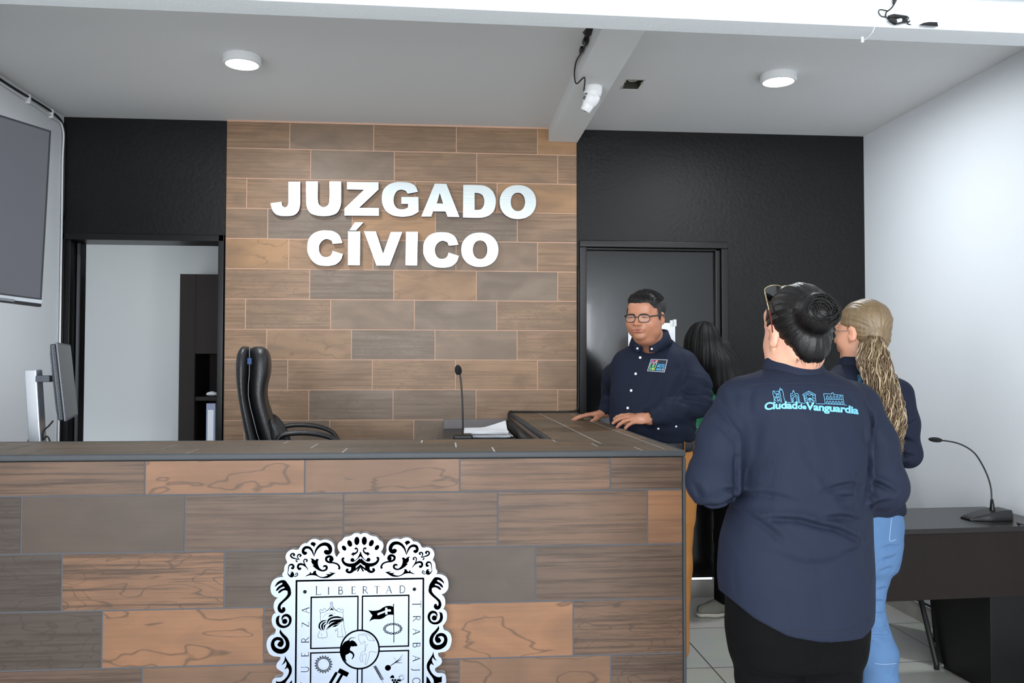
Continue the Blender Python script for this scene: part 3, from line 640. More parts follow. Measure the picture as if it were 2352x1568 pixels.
# ------------------------------------------------------------------ office chair
def loft(name, secs, m, parent, closed_ends=True, smooth=True, sub=1):
    """secs: list of closed rings (lists of points)"""
    mb = MB(); n = len(secs[0]); vs = [p for s_ in secs for p in s_]
    fs = [(i*n+k, i*n+(k+1) % n, (i+1)*n+(k+1) % n, (i+1)*n+k) for i in range(len(secs)-1) for k in range(n)]
    if closed_ends: fs += [tuple(range(n))[::-1], tuple((len(secs)-1)*n+k for k in range(n))]
    mb.add(vs, fs); o = mb.build(name, m, parent, smooth=smooth)
    if sub: s_ = o.modifiers.new('sub', 'SUBSURF'); s_.levels = sub; s_.render_levels = sub
    return o
def office_chair():
    y = 4.25; P = lambda px, py, dy=0: atY(px, py, y+dy)
    root = empty('office_chair', (P(690, 1100).x, y, .25)); parts = []
    # backrest side profile: (rear px, front px, py), facing +x
    prof = [(556, 610, 801), (549, 617, 812), (547, 620, 832), (547, 619, 858), (549, 612, 880), (552, 608, 905), (556, 613, 930), (560, 622, 955), (565, 632, 985), (571, 646, 1015), (578, 655, 1050), (588, 662, 1090)]
    ctr, wd = [], []
    def pad(name, f0, f1, hw, yo=0, m=M['leather']):
        secs = []
        for i, (a, b, py) in enumerate(prof):
            q = i/(len(prof)-1); ax, bx_ = P(a+(b-a)*f0, py).x, P(a+(b-a)*f1, py).x; z = P(a, py).z
            w_ = hw*(1 if i > 2 else (.82, .93, .98)[i]); ring = []
            for k in range(16):
                t = 2*math.pi*k/16; cx = (ax+bx_)/2; rx = (bx_-ax)/2
                ex = abs(math.cos(t))**.6*(1 if math.cos(t) > 0 else -1); ey = abs(math.sin(t))**.6*(1 if math.sin(t) > 0 else -1)
                dx = .02*(abs(ey)**2) if f1 > .9 else 0
                ring.append(Vector((cx+rx*ex+dx, y+yo+w_*ey, z)))
            secs.append(ring)
        top = [Vector((p.x*.5+sum(q.x for q in secs[0])/32, (p.y-y)*.8+y, p.z+.012)) for p in secs[0]]
        return loft(name, [top]+secs, m, root)
    parts.append(pad('backrest_shell', 0, .42, .27)); parts.append(pad('backrest_cushion', .32, 1, .24))
    for yo in (-.245, .245):
        mb = MB(); mb.ring([Vector((P(a+(b-a)*.45, py).x, y+yo, P(a, py).z)) for a, b, py in prof], .0018, 6)
        parts.append(mb.build('piping', mat('grey_thread', S(120, 122, 126), .6), root, smooth=True))
    # lumbar side wings
    for yo in (-.22, .22):
        secs = [[Vector((P(a, py).x+rr*math.cos(t)*1.0, y+yo+.03*math.sin(t), P(a, py).z)) for t in [2*math.pi*k/10 for k in range(10)]] for a, py, rr in ((624, 955, .01), (634, 975, .03), (642, 1000, .045), (650, 1040, .05), (655, 1075, .03))]
        parts.append(loft('side_bolster', secs, M['leather'], root))
    zs = .25+.50; sx0, sx1 = P(640, 1000).x, P(640, 1000).x+.5
    secs = [[Vector((x, y+w_*math.copysign(abs(math.cos(t))**.5, math.cos(t)), zs+hh*math.copysign(abs(math.sin(t))**.6, math.sin(t)))) for t in [2*math.pi*k/16 for k in range(16)]] for x, w_, hh in ((sx0, .22, .04), (sx0+.03, .25, .055), (sx0+.25, .26, .06), (sx1-.06, .25, .06), (sx1, .22, .04))]
    parts.append(loft('seat', secs, M['leather'], root))
    for yo in (-.27, .27):
        mb = MB(); pts = cr3([P(640, 1035), P(640, 1000), P(655, 988), P(690, 985), P(725, 988), P(755, 997), P(772, 1010), P(782, 1035), P(775, 1090)], 5)
        mb.ring([p+Vector((0, yo, 0)) for p in pts], [(.013, .030)]*len(pts), 14); parts.append(mb.build('armrest', M['leather'], root, smooth=True))
    mb = MB(); cx = (sx0+sx1)/2; mb.ring([(cx, y, zs-.05), (cx, y, .25+.14)], .03, 16); parts.append(mb.build('gas_lift', M['black_plastic'], root))
    mb = MB()
    for k in range(5):
        a = k*2*math.pi/5+.3; mb.ring([(cx, y, .25+.12), (cx+.3*math.cos(a), y+.3*math.sin(a), .25+.075)], [.03, .018], 10)
    parts.append(mb.build('star_base', M['black_plastic'], root))
    for k in range(5):
        a = k*2*math.pi/5+.3; c_ = Vector((cx+.3*math.cos(a), y+.3*math.sin(a), .25+.03)); mb = MB(); mb.ring([c_+Vector((-.02*math.sin(a), .02*math.cos(a), 0)), c_-Vector((-.02*math.sin(a), .02*math.cos(a), 0))], .03, 14); parts.append(mb.build('caster', M['rubber'], root))
    # small blue woven tag on the shell
    mb = MB(); q = P(551, 828, -.268)
    mb.box((q.x-.010, q.y-.004, q.z-.016), (q.x+.008, q.y+.0, q.z+.012)); parts.append(mb.build('woven_tag', mat('blue_tag', S(40, 70, 120), .7), root))
    for o in parts: o.data.transform(Matrix.Translation(Vector((P(600, 1000).x, y, 0))) @ Matrix.Rotation(math.radians(9.5), 4, 'Z') @ Matrix.Translation(-Vector((P(600, 1000).x, y, 0))))
    localise(root, parts); tag(root, 'black leather high-back office chair with padded armrest behind the counter', 'office chair')
office_chair()
# ------------------------------------------------------------------ judge's desk below the ledge with monitor
root = empty('work_desk', (-1.6, 3.8, .25)); parts = []
mb = MB(); mb.box((XLW+.02, DL+.02, .97), (-.2, 3.92, 1.0)); parts.append(mb.build('desk_top', M['dark_wood'], root, bevel=.002))
mb = MB(); mb.box((-.23, DL+.04, .25), (-.205, 3.9, .97)); parts.append(mb.build('side_panel', M['dark_wood'], root)); mb = MB(); mb.box((XLW+.03, DL+.04, .25), (XLW+.055, 3.9, .97)); parts.append(mb.build('side_panel', M['dark_wood'], root)); localise(root, parts)
tag(root, 'dark work desk hidden behind the counter ledge, carrying the monitor', 'desk')
def monitor():
    y = 3.75; P = lambda px, py, yy=y: atY(px, py, yy); parts = []
    b = P(82, 1060); root = empty('computer_monitor', (b.x, y, 1.0))
    tl, tr, bl, br = P(58, 848), P(87, 848), P(70, 1046), P(99, 1046)
    mb = MB(); th = .028; vs = [tl, tr, br, bl]; V = [v+Vector((0, -th/2, 0)) for v in vs]+[v+Vector((0, th/2+.03, 0)) for v in vs]
    mb.add(V, [(0, 1, 2, 3), (7, 6, 5, 4), (0, 4, 5, 1), (1, 5, 6, 2), (2, 6, 7, 3), (3, 7, 4, 0)][0:6]); parts.append(mb.build('stand', M['silver'], root, bevel=.006, seg=3))
    mb = MB(); mb.box((b.x-.1, y-.1, 1.0), (b.x+.13, y+.12, 1.012)); parts.append(mb.build('base', M['silver'], root, bevel=.004))
    a, c = P(86, 862), P(118, 877); mb = MB(); mb.box((a.x, y-.02, c.z), (c.x, y+.05, a.z)); parts.append(mb.build('arm', mat('grey_plastic', S(78, 84, 94), .5), root, bevel=.003))
    # panel: seen edge-on, screen turned to the right and slightly up, swivelled
    n = Vector((.945, .29, .11)).normalized(); s_ = Vector((-.293, .956, 0)).normalized(); u = n.cross(s_).normalized()*-1
    if u.z < 0: u = -u
    c0 = (P(129, 785)+P(141, 962))/2; c0 = (P(124, 790, 3.6)+P(143, 965, 3.6))/2+s_*.235; H_, W_ = .162, .235
    def box_(name, off0, off1, h, w_, m, bv):
        mb = MB(); vs = []
        for o_ in (off0, off1):
            for a_, b_ in ((-1, -1), (1, -1), (1, 1), (-1, 1)): vs.append(c0+n*o_+s_*(w_*a_)+u*(h*b_))
        mb.add(vs, [(0, 3, 2, 1), (4, 5, 6, 7), (0, 1, 5, 4), (1, 2, 6, 5), (2, 3, 7, 6), (3, 0, 4, 7)]); parts.append(mb.build(name, m, root, bevel=bv))
    box_('rear_cover', -.016, .006, H_-.005, W_-.005, mat('graphite_plastic', S(50, 56, 66), .4), .006)
    mb = MB(); vs = []
    for o_, h, w_ in ((-.016, H_*.93, W_*.93), (-.030, H_*.72, W_*.6), (-.034, H_*.4, W_*.35)):
        for a_, b_ in ((-1, -1), (1, -1), (1, 1), (-1, 1)): vs.append(c0+n*o_+s_*(w_*a_)+u*(h*b_))
    mb.add(vs, [(i*4+k, i*4+(k+1) % 4, i*4+4+(k+1) % 4, i*4+4+k) for i in range(2) for k in range(4)]+[(8, 9, 10, 11)]); parts.append(mb.build('rear_bulge', mat('graphite_back', S(66, 74, 88), .35), root, smooth=False))
    box_('bezel', .006, .014, H_, W_, mat('grey_bezel', S(84, 88, 98), .4), .002)
    box_('screen', .0141, .0146, H_-.008, W_-.008, mat('lcd_off', S(92, 90, 90), .25), 0)
    mb = MB()
    for k in range(44):
        q = c0-s_*(W_+.0005)-u*(H_*.9)+u*(H_*1.8*k/43)+n*(-.004); mb.box(q+Vector((-.0035, -.001, -.0016)), q+Vector((.0035, .0, .0016)))
    o = mb.build('vent_slots', M['black_plastic'], root); parts.append(o)
    mb = MB(); mb.ring(cr3([P(122, 966), P(112, 978), P(100, 990), P(98, 1010), P(106, 1002), P(112, 1006), P(116, 1020)]), .0035, 8); mb.ring(cr3([P(72, 1004), P(66, 1010), P(64, 1030)]), .0035, 8)
    parts.append(mb.build('power_lead', M['rubber'], root, smooth=True))
    localise(root, parts); tag(root, 'computer monitor seen from the side on a bright silver stand behind the counter ledge', 'monitor')
monitor()
# ------------------------------------------------------------------ wall television on a swivel arm
def tv():
    y1 = 3.25; tr = atY(118, 300, y1); br = atY(95.5, 698, y1-.045); up = (tr-br); H_ = up.length; u = up.normalized()
    s_ = Vector((math.sin(.60), math.cos(.60), 0)); s_ = (s_-u*s_.dot(u)).normalized(); n = s_.cross(u).normalized()
    if n.y > 0: n = -n
    W_ = H_*16/9*.99; parts = []; root = empty('television', tuple(br-s_*W_/2))
    def slab(name, x0, x1, z0, z1, d0, d1, m, bv=0):
        mb = MB(); vs = [br-s_*x+u*z+n*d for d in (d0, d1) for x, z in ((x0, z0), (x1, z0), (x1, z1), (x0, z1))]
        mb.add(vs, [(0, 1, 2, 3), (7, 6, 5, 4), (1, 0, 4, 5), (2, 1, 5, 6), (3, 2, 6, 7), (0, 3, 7, 4)]); parts.append(mb.build(name, m, root, bevel=bv))
    slab('rear_cover', .003, W_-.003, .0, H_-.003, -.03, -.003, M['black_plastic'], .004)
    slab('bezel', 0, W_, .014, H_, -.005, .0, mat('charcoal_bezel', S(42, 45, 48), .4), .001)
    slab('screen', .008, W_-.008, .02, H_-.008, .0, .0008, mat('tv_screen_off', S(86, 86, 92), .42, spec=.35))
    slab('silver_strip', 0, W_, .0, .014, -.005, .003, M['silver'], .001)
    slab('lower_lip', 0, W_, -.010, .0, -.02, -.0, M['black_plastic'], .001)
    slab('sensor_tab', .10, .16, -.006, .004, .0, .006, mat('grey_tab', S(110, 112, 118), .4), .002)
    c_ = br-s_*W_*.62+u*H_*.5-n*.03; wl = Vector((XLW, c_.y+.06, c_.z))
    mb = MB(); mb.ring([c_, (c_+wl)/2+Vector((0, .04, 0)), wl], .02, 10); mb.box((XLW, wl.y-.06, wl.z-.1), (XLW+.012, wl.y+.06, wl.z+.1)); parts.append(mb.build('wall_bracket', M['black_frame'], root))
    localise(root, parts); tag(root, 'large flat television on the left wall, screen dark grey, turned toward the room', 'television')
tv()
# ------------------------------------------------------------------ right hand table
TZ = .75
def table():
    fl, fr, bl, br = (1.52, 3.40), (2.66, 3.47), (1.50, 3.90), (2.64, 3.955)
    root = empty('hearing_table', (2.1, 3.65, 0)); parts = []
    def slab(name, poly, z0, z1, m=M['dark_wood'], bv=.0015):
        mb = MB(); n = len(poly); mb.add([(x, y, z0) for x, y in poly]+[(x, y, z1) for x, y in poly], [tuple(range(n))[::-1], tuple(range(n, 2*n))]+[(i, (i+1) % n, n+(i+1) % n, n+i) for i in range(n)]); parts.append(mb.build(name, m, root, bevel=bv))
    slab('tabletop', [fl, fr, br, bl], TZ-.022, TZ)
    slab('front_panel', [(1.545, 3.412), (2.655, 3.482), (2.654, 3.50), (1.544, 3.43)], TZ-.30, TZ-.024, M['dark_wood_front'])
    slab('leg_panel', [(1.56, 3.44), (1.60, 3.442), (1.57, 3.86), (1.53, 3.858)], .0, TZ-.024, M['dark_wood_front'])
    slab('leg_panel', [(2.375, 3.53), (2.64, 3.546), (2.62, 3.93), (2.355, 3.915)], .03, TZ-.024, M['black_frame'])
    slab('foot', [(2.40, 3.56), (2.62, 3.57), (2.60, 3.9), (2.38, 3.89)], 0, .03, M['rubber'])
    localise(root, parts); tag(root, 'dark wenge table with a deep front panel against the white right wall', 'table')
table()
def mic2():
    y = 3.63; P = lambda px, py, yy=y: atY(px, py, yy); parts = []
    b = atZ(2262, 1192, TZ); root = empty('conference_microphone', (b.x, b.y, TZ)); y = b.y
    P = lambda px, py: atY(px, py, y)
    mb = MB(); secs = []
    x0, x1 = P(2217, 1190).x, P(2310, 1190).x
    K = 12; ang = .12
    for i in range(K+1):
        s_ = i/K; x = x0+(x1-x0)*s_; h = .006+.040*min(1, (s_*1.25))**.7; hw = .052*(.72+.28*min(1, s_*2))
        secs.append([Vector((x, y+hw*a_, TZ+h*b_)) for a_, b_ in ((-1, 0), (1, 0), (1, .6), (.85, 1), (-.85, 1), (-1, .6))])
    mb = MB(); n = 6; mb.add([p for s__ in secs for p in s__], [(i*n+k, i*n+(k+1) % n, (i+1)*n+(k+1) % n, (i+1)*n+k) for i in range(K) for k in range(n)]+[tuple(range(n))[::-1], tuple(K*n+k for k in range(n))])
    parts.append(mb.build('base', M['black_plastic'], root, bevel=.003))
    st = P(2279, 1176); mb = MB(); mb.ring([P(2279, 1185), P(2279, 1172), P(2279, 1160), P(2278, 1146)], [.0125, .011, .009, .006], 14); parts.append(mb.build('stem_socket', M['black_frame'], root, smooth=True))
    pts = [P(2278, 1150), P(2276, 1120), P(2268, 1092), P(2255, 1065), P(2238, 1040), P(2215, 1024), P(2190, 1015), P(2162, 1011)]
    parts += gooseneck(root, pts, .0032, P(2130, 1008)-P(2160, 1011), P(2162, 1011), .062, .0115)
    mb = MB(); mb.ring([P(2298, 1190), P(2328, 1199)], [.008, .009], 12); parts.append(mb.build('cable_plug', M['chrome'], root))
    e_ = P(2328, 1199); mb = MB(); mb.ring(cr3([e_, atZ(2342, 1203, TZ+.006), atZ(2356, 1205, TZ+.005), atZ(2372, 1206, TZ+.005), atZ(2388, 1203, TZ+.005)]), .0035, 8); parts.append(mb.build('lead', M['rubber'], root, smooth=True))
    localise(root, parts); tag(root, 'black gooseneck conference microphone with wedge base on the right-hand table', 'microphone')
mic2()
def side_chair():
    root = empty('side_chair', (2.30, 4.2, 0)); parts = []
    f1, f2 = atZ(2151, 1538, .0), Vector((1.99, 4.08, 0)); L_ = lambda a, b: (Vector(a), Vector(b))
    A = Vector((2.30, 3.90, 0)); B = Vector((2.17, 4.36, 0))
    for foot, top in ((f1, (2.31, 4.02, .44)), (Vector((2.02, 4.28, 0)), (2.07, 4.25, .44)), (Vector((2.56, 4.25, 0)), (2.5, 4.2, .44)), (Vector((2.33, 4.62, 0)), (2.33, 4.55, .44))):
        mb = MB(); mb.ring([foot+Vector((0, 0, .004)), foot+Vector((0, 0, .03)), Vector(top)], [.0125, .0125, .0125], 14); parts.append(mb.build('leg', M['rubber'], root, smooth=True))
    c_ = Vector((2.285, 4.26, .46)); a_ = math.radians(-50)
    R_ = Matrix.Translation(c_) @ Matrix.Rotation(a_+math.pi/2, 4, 'Z')
    mb = MB(); mb.box((-.22, -.22, -.025), (.22, .22, .03), 0, R_); parts.append(mb.build('seat', mat('black_fabric', S(26, 26, 28), .9, bump=.3, bscale=200), root, bevel=.02, seg=4))
    for x in (-.2, .2): mb = MB(); mb.ring([R_ @ Vector((x, .2, -.02)), R_ @ Vector((x, .25, .22))], .012, 10); parts.append(mb.build('back_frame', M['black_frame'], root))
    mb = MB(); mb.box((-.22, .20, .05), (.22, .235, .23), 0, R_); parts.append(mb.build('backrest', mat('black_fabric_back', S(26, 26, 28), .9), root, bevel=.015, seg=4))
    localise(root, parts); tag(root, 'black side chair with slim tube legs standing behind the right-hand table', 'chair')
side_chair()
# lead running along the right-hand baseboard
mb = MB(); mb.ring(cr3([(XRW-.018, 2.2, .118), (XRW-.018, 3.2, .116), (XRW-.018, 4.0, .12), (XRW-.018, 4.6, .117), (XRW-.018, 5.12, .12)]), .0065, 8)
o = mb.build('floor_cable', M['rubber'], smooth=True); tag(o, 'black lead resting on top of the baseboard along the right wall', 'cable')
# ------------------------------------------------------------------ sign letters
Z2 = lambda x, y: (500+x/2.94, 250+y/2.94)
GL = []
Cg = [(843,905),(778,912),(768,888),(735,878),(705,892),(687,918),(684,940),(687,965),(705,993),(732,1001),(758,993),(770,978),(776,958),(846,980),(832,1018),(800,1048),(765,1058),(735,1060),(680,1053),(635,1022),(608,970),(605,940),(612,885),(645,842),(695,822),(735,820),(780,826),(820,852)]
def ellipse(cx, cy, rx, ry, n=40, p=.93): return [(cx+rx*math.copysign(abs(math.cos(t))**p, math.cos(t)), cy+ry*math.copysign(abs(math.sin(t))**p, math.sin(t))) for t in [2*math.pi*k/n for k in range(n)]]
GL.append(('J', [[(478,492),(557,492),(557,600),(556,650),(545,690),(515,717),(455,724),(400,715),(370,685),(356,636),(430,627),(438,655),(455,666),(470,658),(477,635),(478,600)]], 'at the left end of the upper word'))
GL.append(('U', [[(597,490),(676,490),(676,600),(681,640),(697,658),(715,663),(734,658),(750,640),(755,600),(755,490),(834,490),(834,600),(830,655),(805,702),(760,720),(715,724),(668,719),(625,702),(600,655),(597,600)]], 'second of the upper word'))
GL.append(('Z', [[(873,493),(1086,495),(1086,545),(955,668),(1089,669),(1089,722),(856,720),(856,672),(988,546),(873,543)]], 'in the upper word'))
GL.append(('G', [[(1352,560),(1283,573),(1270,553),(1240,545),(1210,556),(1193,585),(1188,612),(1193,645),(1212,670),(1242,678),(1265,675),(1285,665),(1285,642),(1240,642),(1240,594),(1355,595),(1357,695),(1320,716),(1280,726),(1240,728),(1180,718),(1135,688),(1112,640),(1108,600),(1118,550),(1150,514),(1195,496),(1240,493),(1300,500),(1335,522)]], 'in the middle of the upper word'))
GL.append(('A', [[(1466,504),(1544,506),(1633,730),(1553,729),(1538,692),(1455,692),(1442,727),(1374,727)],[(1500,568),(1480,638),(1522,640)]], 'in the upper word'))
GL.append(('D', [[(1658,513),(1750,514),(1805,520),(1850,548),(1875,595),(1878,635),(1866,685),(1835,718),(1790,733),(1745,736),(1656,733)],[(1735,567),(1762,569),(1787,582),(1798,605),(1800,630),(1795,655),(1780,675),(1758,682),(1735,681)]], 'in the upper word'))
GL.append(('O', [ellipse(2027,629,123,115), ellipse(2027,628,48,62)], 'at the right end of the upper word'))
GL.append(('C', [Cg], 'at the left end of the lower word'))
GL.append(('I', [[(880,826),(963,827),(961,1056),(879,1055)]], 'with an acute accent, second of the lower word'))
GL.append(('V', [[(988,826),(1068,827),(1117,978),(1169,831),(1247,831),(1161,1058),(1073,1058)]], 'in the lower word'))
GL.append(('I', [[(1271,829),(1352,829),(1347,1057),(1268,1056)]], 'without accent, fourth of the lower word'))
GL.append(('C', [[(a+783, b+12) for a, b in Cg]], 'second from the right end of the lower word'))
GL.append(('O', [ellipse(1770,951,125,116), ellipse(1772,951,49,63)], 'at the right end of the lower word'))
YL = D-.022-.035
M['letter'] = mat('brushed_aluminium_face', S(188, 196, 197), .32, metal=.9, bump=.04, bscale=3, stretch=(1, 1, 90)); M['letter_side'] = mat('letter_return', S(92, 86, 110), .4, metal=.5)
for ch, loops, where in GL:
    lp = [autosmooth([Z2(*q) for q in l]) if ch not in 'ZAV' and len(l) > 4 else [Vector(Z2(*q)) for q in l] for l in loops]
    c_ = atY(sum(p.x for p in lp[0])/len(lp[0]), max(p.y for p in lp[0]), YL)
    root_acc = None
    mb = MB(); extrude(mb, lp, lambda u, v, d: atY(u, v, YL)+Vector((0, d-.0, 0)), .03, 0, 1)
    o = mb.build('metal_letter', [M['letter'], M['letter_side']]); T_ = Matrix.Translation(-c_); o.data.transform(T_); o.location = c_
    if ch == 'I' and 'accent' in where and 'acute' in where:
        mb = MB(); extrude(mb, [[Vector(Z2(*q)) for q in ((925,766),(985,766),(934,821),(890,820))]], lambda u, v, d: atY(u, v, YL)+Vector((0, d, 0)), .03, 0, 1)
        a = mb.build('accent', [M['letter'], M['letter_side']], o); a.data.transform(T_)
    tag(o, f'brushed metal letter {ch}, {where}', 'letter', 'brushed metal letters mounted on the tiled wall')
# ------------------------------------------------------------------ signed-distance modelling of bodies and clothes
A3 = lambda p: np.array(p, dtype=np.float64)
class SDF:
    """ordered list of blended solids; every solid is (op, k, fn, centre, radius)"""
    def __init__(s): s.ops = []; s.post = None
    def add(s, fn, c, r, k=.01, op='u'): s.ops.append((op, k, fn, A3(c), r)); return s
    def cap(s, a, b, ra, rb, k=.01, op='u'):
        a, b = A3(a), A3(b); ba = b-a; bb = max((ba**2).sum(), 1e-12)
        def fn(P):
            pa = P-a; h = np.clip((pa@ba)/bb, 0, 1); return np.sqrt(((pa-h[:, None]*ba)**2).sum(1))-(ra+(rb-ra)*h)
        return s.add(fn, (a+b)/2, math.sqrt(bb)/2+max(ra, rb), k, op)
    def chain(s, pts, rad, k=.01, op='u'):
        for i in range(len(pts)-1): s.cap(pts[i], pts[i+1], rad[i], rad[i+1], k, op)
        return s
    def ell(s, c, r, k=.01, op='u', R=None):
        """R: 3x3 with local axes as columns"""
        c, r = A3(c), A3(r)
        def fn(P):
            q = P-c
            if R is not None: q = q@R
            k0 = np.sqrt(((q/r)**2).sum(1)); k1 = np.sqrt(((q/(r*r))**2).sum(1))+1e-9; return k0*(k0-1)/k1
        return s.add(fn, c, max(r), k, op)
    def ztube(s, z, cx, cy, rx, ry, ax, k=.02, p=2.4, op='u', rnd=.03):
        """upright trunk: centre and half-axes as functions of height; ax = unit right vector (x, y)"""
        z, cx, cy, rx, ry = map(A3, (z, cx, cy, rx, ry)); ax = A3(ax); ay = A3((-ax[1], ax[0]))
        zz = np.linspace(z[0], z[-1], 160)
        def sm(v):
            w_ = np.interp(zz, z, v); ker = np.hanning(21); ker /= ker.sum(); return np.convolve(np.pad(w_, 10, mode='edge'), ker, 'valid')
        CX, CY, RX, RY = sm(cx), sm(cy), sm(rx), sm(ry)
        def fn(P):
            q = P[:, 2]; x = P[:, 0]-np.interp(q, zz, CX); y = P[:, 1]-np.interp(q, zz, CY)
            u = x*ax[0]+y*ax[1]; v = x*ay[0]+y*ay[1]; a, b = np.interp(q, zz, RX), np.interp(q, zz, RY)
            kk = ((abs(u)/a)**p+(abs(v)/b)**p)**(1/p)+1e-9; rr = np.hypot(u, v); d = rr-rr/kk
            d2 = np.maximum(z[0]-q, q-z[-1]); h = np.clip(.5+.5*(d-d2)/rnd, 0, 1); return d2+(d-d2)*h+rnd*h*(1-h)
        c = (cx.mean(), cy.mean(), (z[0]+z[-1])/2); return s.add(fn, c, math.hypot((z[-1]-z[0])/2, max(rx.max(), ry.max()))+.1, k, op)
    def __call__(s, P, cull=None):
        d = np.full(len(P), 1.0)
        for op, k, fn, c, r in s.ops:
            if cull is not None:
                lo, hi = cull; q = np.maximum(np.maximum(lo-c, c-hi), 0)
                if math.sqrt((q**2).sum()) > r+.05: continue
            e = fn(P)
            if op == 'u':
                h = np.clip(.5+.5*(d-e)/k, 0, 1); d = d+(e-d)*h-k*h*(1-h)
            elif op == 's':
                h = np.clip(.5-.5*(d+e)/k, 0, 1); d = d+(-e-d)*h+k*h*(1-h)
            elif op == 'i':
                h = np.clip(.5-.5*(d-e)/k, 0, 1); d = d+(e-d)*(1-h) if False else np.maximum(d, e)
        if s.post is not None: d = s.post(P, d)
        return d
def surface_nets(fn, lo, hi, h):
    lo, hi = A3(lo), A3(hi); B = 8; nb = np.maximum(1, np.ceil((hi-lo)/(h*B)).astype(int)); n = nb*B
    g = [lo[i]+(np.arange(nb[i])*B+(B-1)/2)*h for i in range(3)]
    C = np.stack(np.meshgrid(*g, indexing='ij'), -1).reshape(-1, 3); dc = np.concatenate([fn(C[i:i+200000]) for i in range(0, len(C), 200000)])
    vals = np.repeat(np.repeat(np.repeat(dc.reshape(nb), B, 0), B, 1), B, 2).astype(np.float32)
    act = np.argwhere(np.abs(dc.reshape(nb)) < B*h*1.15+.012)
    o = np.stack(np.meshgrid(*[np.arange(B)]*3, indexing='ij'), -1).reshape(-1, 3)
    CH = 24
    for i in range(0, len(act), CH):
        a = act[i:i+CH]; idx = (a[:, None, :]*B+o[None]).reshape(-1, 3); P = lo+idx*h
        vals[idx[:, 0], idx[:, 1], idx[:, 2]] = fn(P, (P.min(0), P.max(0)))
    ins = vals < 0
    c8 = [(i, j, k) for i in (0, 1) for j in (0, 1) for k in (0, 1)]
    sl = lambda A, c: A[c[0]:A.shape[0]-1+c[0], c[1]:A.shape[1]-1+c[1], c[2]:A.shape[2]-1+c[2]]
    cnt = np.zeros(tuple(np.array(vals.shape)-1), np.int8)
    for c in c8: cnt += sl(ins, c)
    cells = np.argwhere((cnt > 0) & (cnt < 8)); vid = np.full(cnt.shape, -1, np.int32); vid[tuple(cells.T)] = np.arange(len(cells))
    acc = np.zeros((len(cells), 3)); m = np.zeros(len(cells))
    for a in c8:
        for ax in range(3):
            if a[ax]: continue
            b = list(a); b[ax] = 1; ia, ib = cells+a, cells+b
            va, vb = vals[tuple(ia.T)], vals[tuple(ib.T)]; x = (va < 0) != (vb < 0)
            t = va[x]/(va[x]-vb[x]); p = A3(a)[None].repeat(x.sum(), 0); p[:, ax] = t; acc[x] += p; m[x] += 1
    V = lo+(cells+acc/m[:, None])*h; F = []
    for ax in range(3):
        u, v = (ax+1) % 3, (ax+2) % 3; s0 = [slice(1, -1)]*3; s0[ax] = slice(0, -1); s1 = list(s0); s1[ax] = slice(1, None)
        A, Bv = ins[tuple(s0)], ins[tuple(s1)]; e = np.argwhere(A != Bv); fl = A[tuple(e.T)]
        off = np.ones(3, int); off[ax] = 0; e = e+off
        def cell(du, dv): q = e.copy(); q[:, u] -= du; q[:, v] -= dv; return vid[tuple(q.T)]
        q = np.stack([cell(0, 0), cell(1, 0), cell(1, 1), cell(0, 1)], 1); q[~fl] = q[~fl][:, ::-1]; q = q[(q >= 0).all(1)]; F.append(q)
    return V, np.concatenate(F)
def np_mesh(name, V, F, m, parent=None, colfn=None, smooth=True, relax=0):
    me = bpy.data.meshes.new(name); me.vertices.add(len(V)); me.vertices.foreach_set('co', V.astype(np.float32).ravel())
    me.loops.add(F.size); me.loops.foreach_set('vertex_index', F.astype(np.int32).ravel()); me.polygons.add(len(F))
    me.polygons.foreach_set('loop_start', np.arange(len(F), dtype=np.int32)*F.shape[1]); me.update(calc_edges=True); me.validate()
    for x in (m if isinstance(m, (list, tuple)) else [m]): me.materials.append(x)
    if colfn is not None:
        c = colfn(V); ca = me.color_attributes.new('Col', 'FLOAT_COLOR', 'POINT'); ca.data.foreach_set('color', np.concatenate([c, np.ones((len(V), 1))], 1).astype(np.float32).ravel())
    if smooth: me.shade_smooth()
    o = bpy.data.objects.new(name, me); COL.objects.link(o)
    if parent: o.parent = parent
    return o
def relaxed(V, F, it=1, f=.5):
    for _ in range(it):
        acc = np.zeros_like(V); n = np.zeros(len(V))
        for i in range(4):
            a, b = F[:, i], F[:, (i+1) % 4]
            for c in range(3): acc[:, c] += np.bincount(a, V[b, c], len(V))+np.bincount(b, V[a, c], len(V))
            n += np.bincount(a, minlength=len(V))+np.bincount(b, minlength=len(V))
        V = V+(acc/np.maximum(n, 1)[:, None]-V)*f
    return V
def build_sdf(name, sd, lo, hi, h, m, parent=None, colfn=None, it=1):
    V, F = surface_nets(lambda P, c=None: sd(P, c), lo, hi, h); V = relaxed(V, F, it); return np_mesh(name, V, F, m, parent, colfn)
def wave(P, seed, s):
    r = np.random.RandomState(seed); o = np.zeros(len(P))
    for k in range(6):
        w_ = r.normal(size=3)*s*(1+.35*k); o += np.sin(P@w_+r.uniform(0, 6.28))/(1+.35*k)
    return o/3.2
class Frame:
    """local axes: x = person's right, y = forward, z = up"""
    def __init__(s, origin, fwd, up=(0, 0, 1)):
        s.o = A3(origin); f = A3(fwd); f = f/np.linalg.norm(f); u = A3(up); u = u-f*(u@f); u /= np.linalg.norm(u); r = np.cross(f, u)
        s.R = np.stack([r, f, u], 1)
    def w(s, p): return s.o+s.R@A3(p)
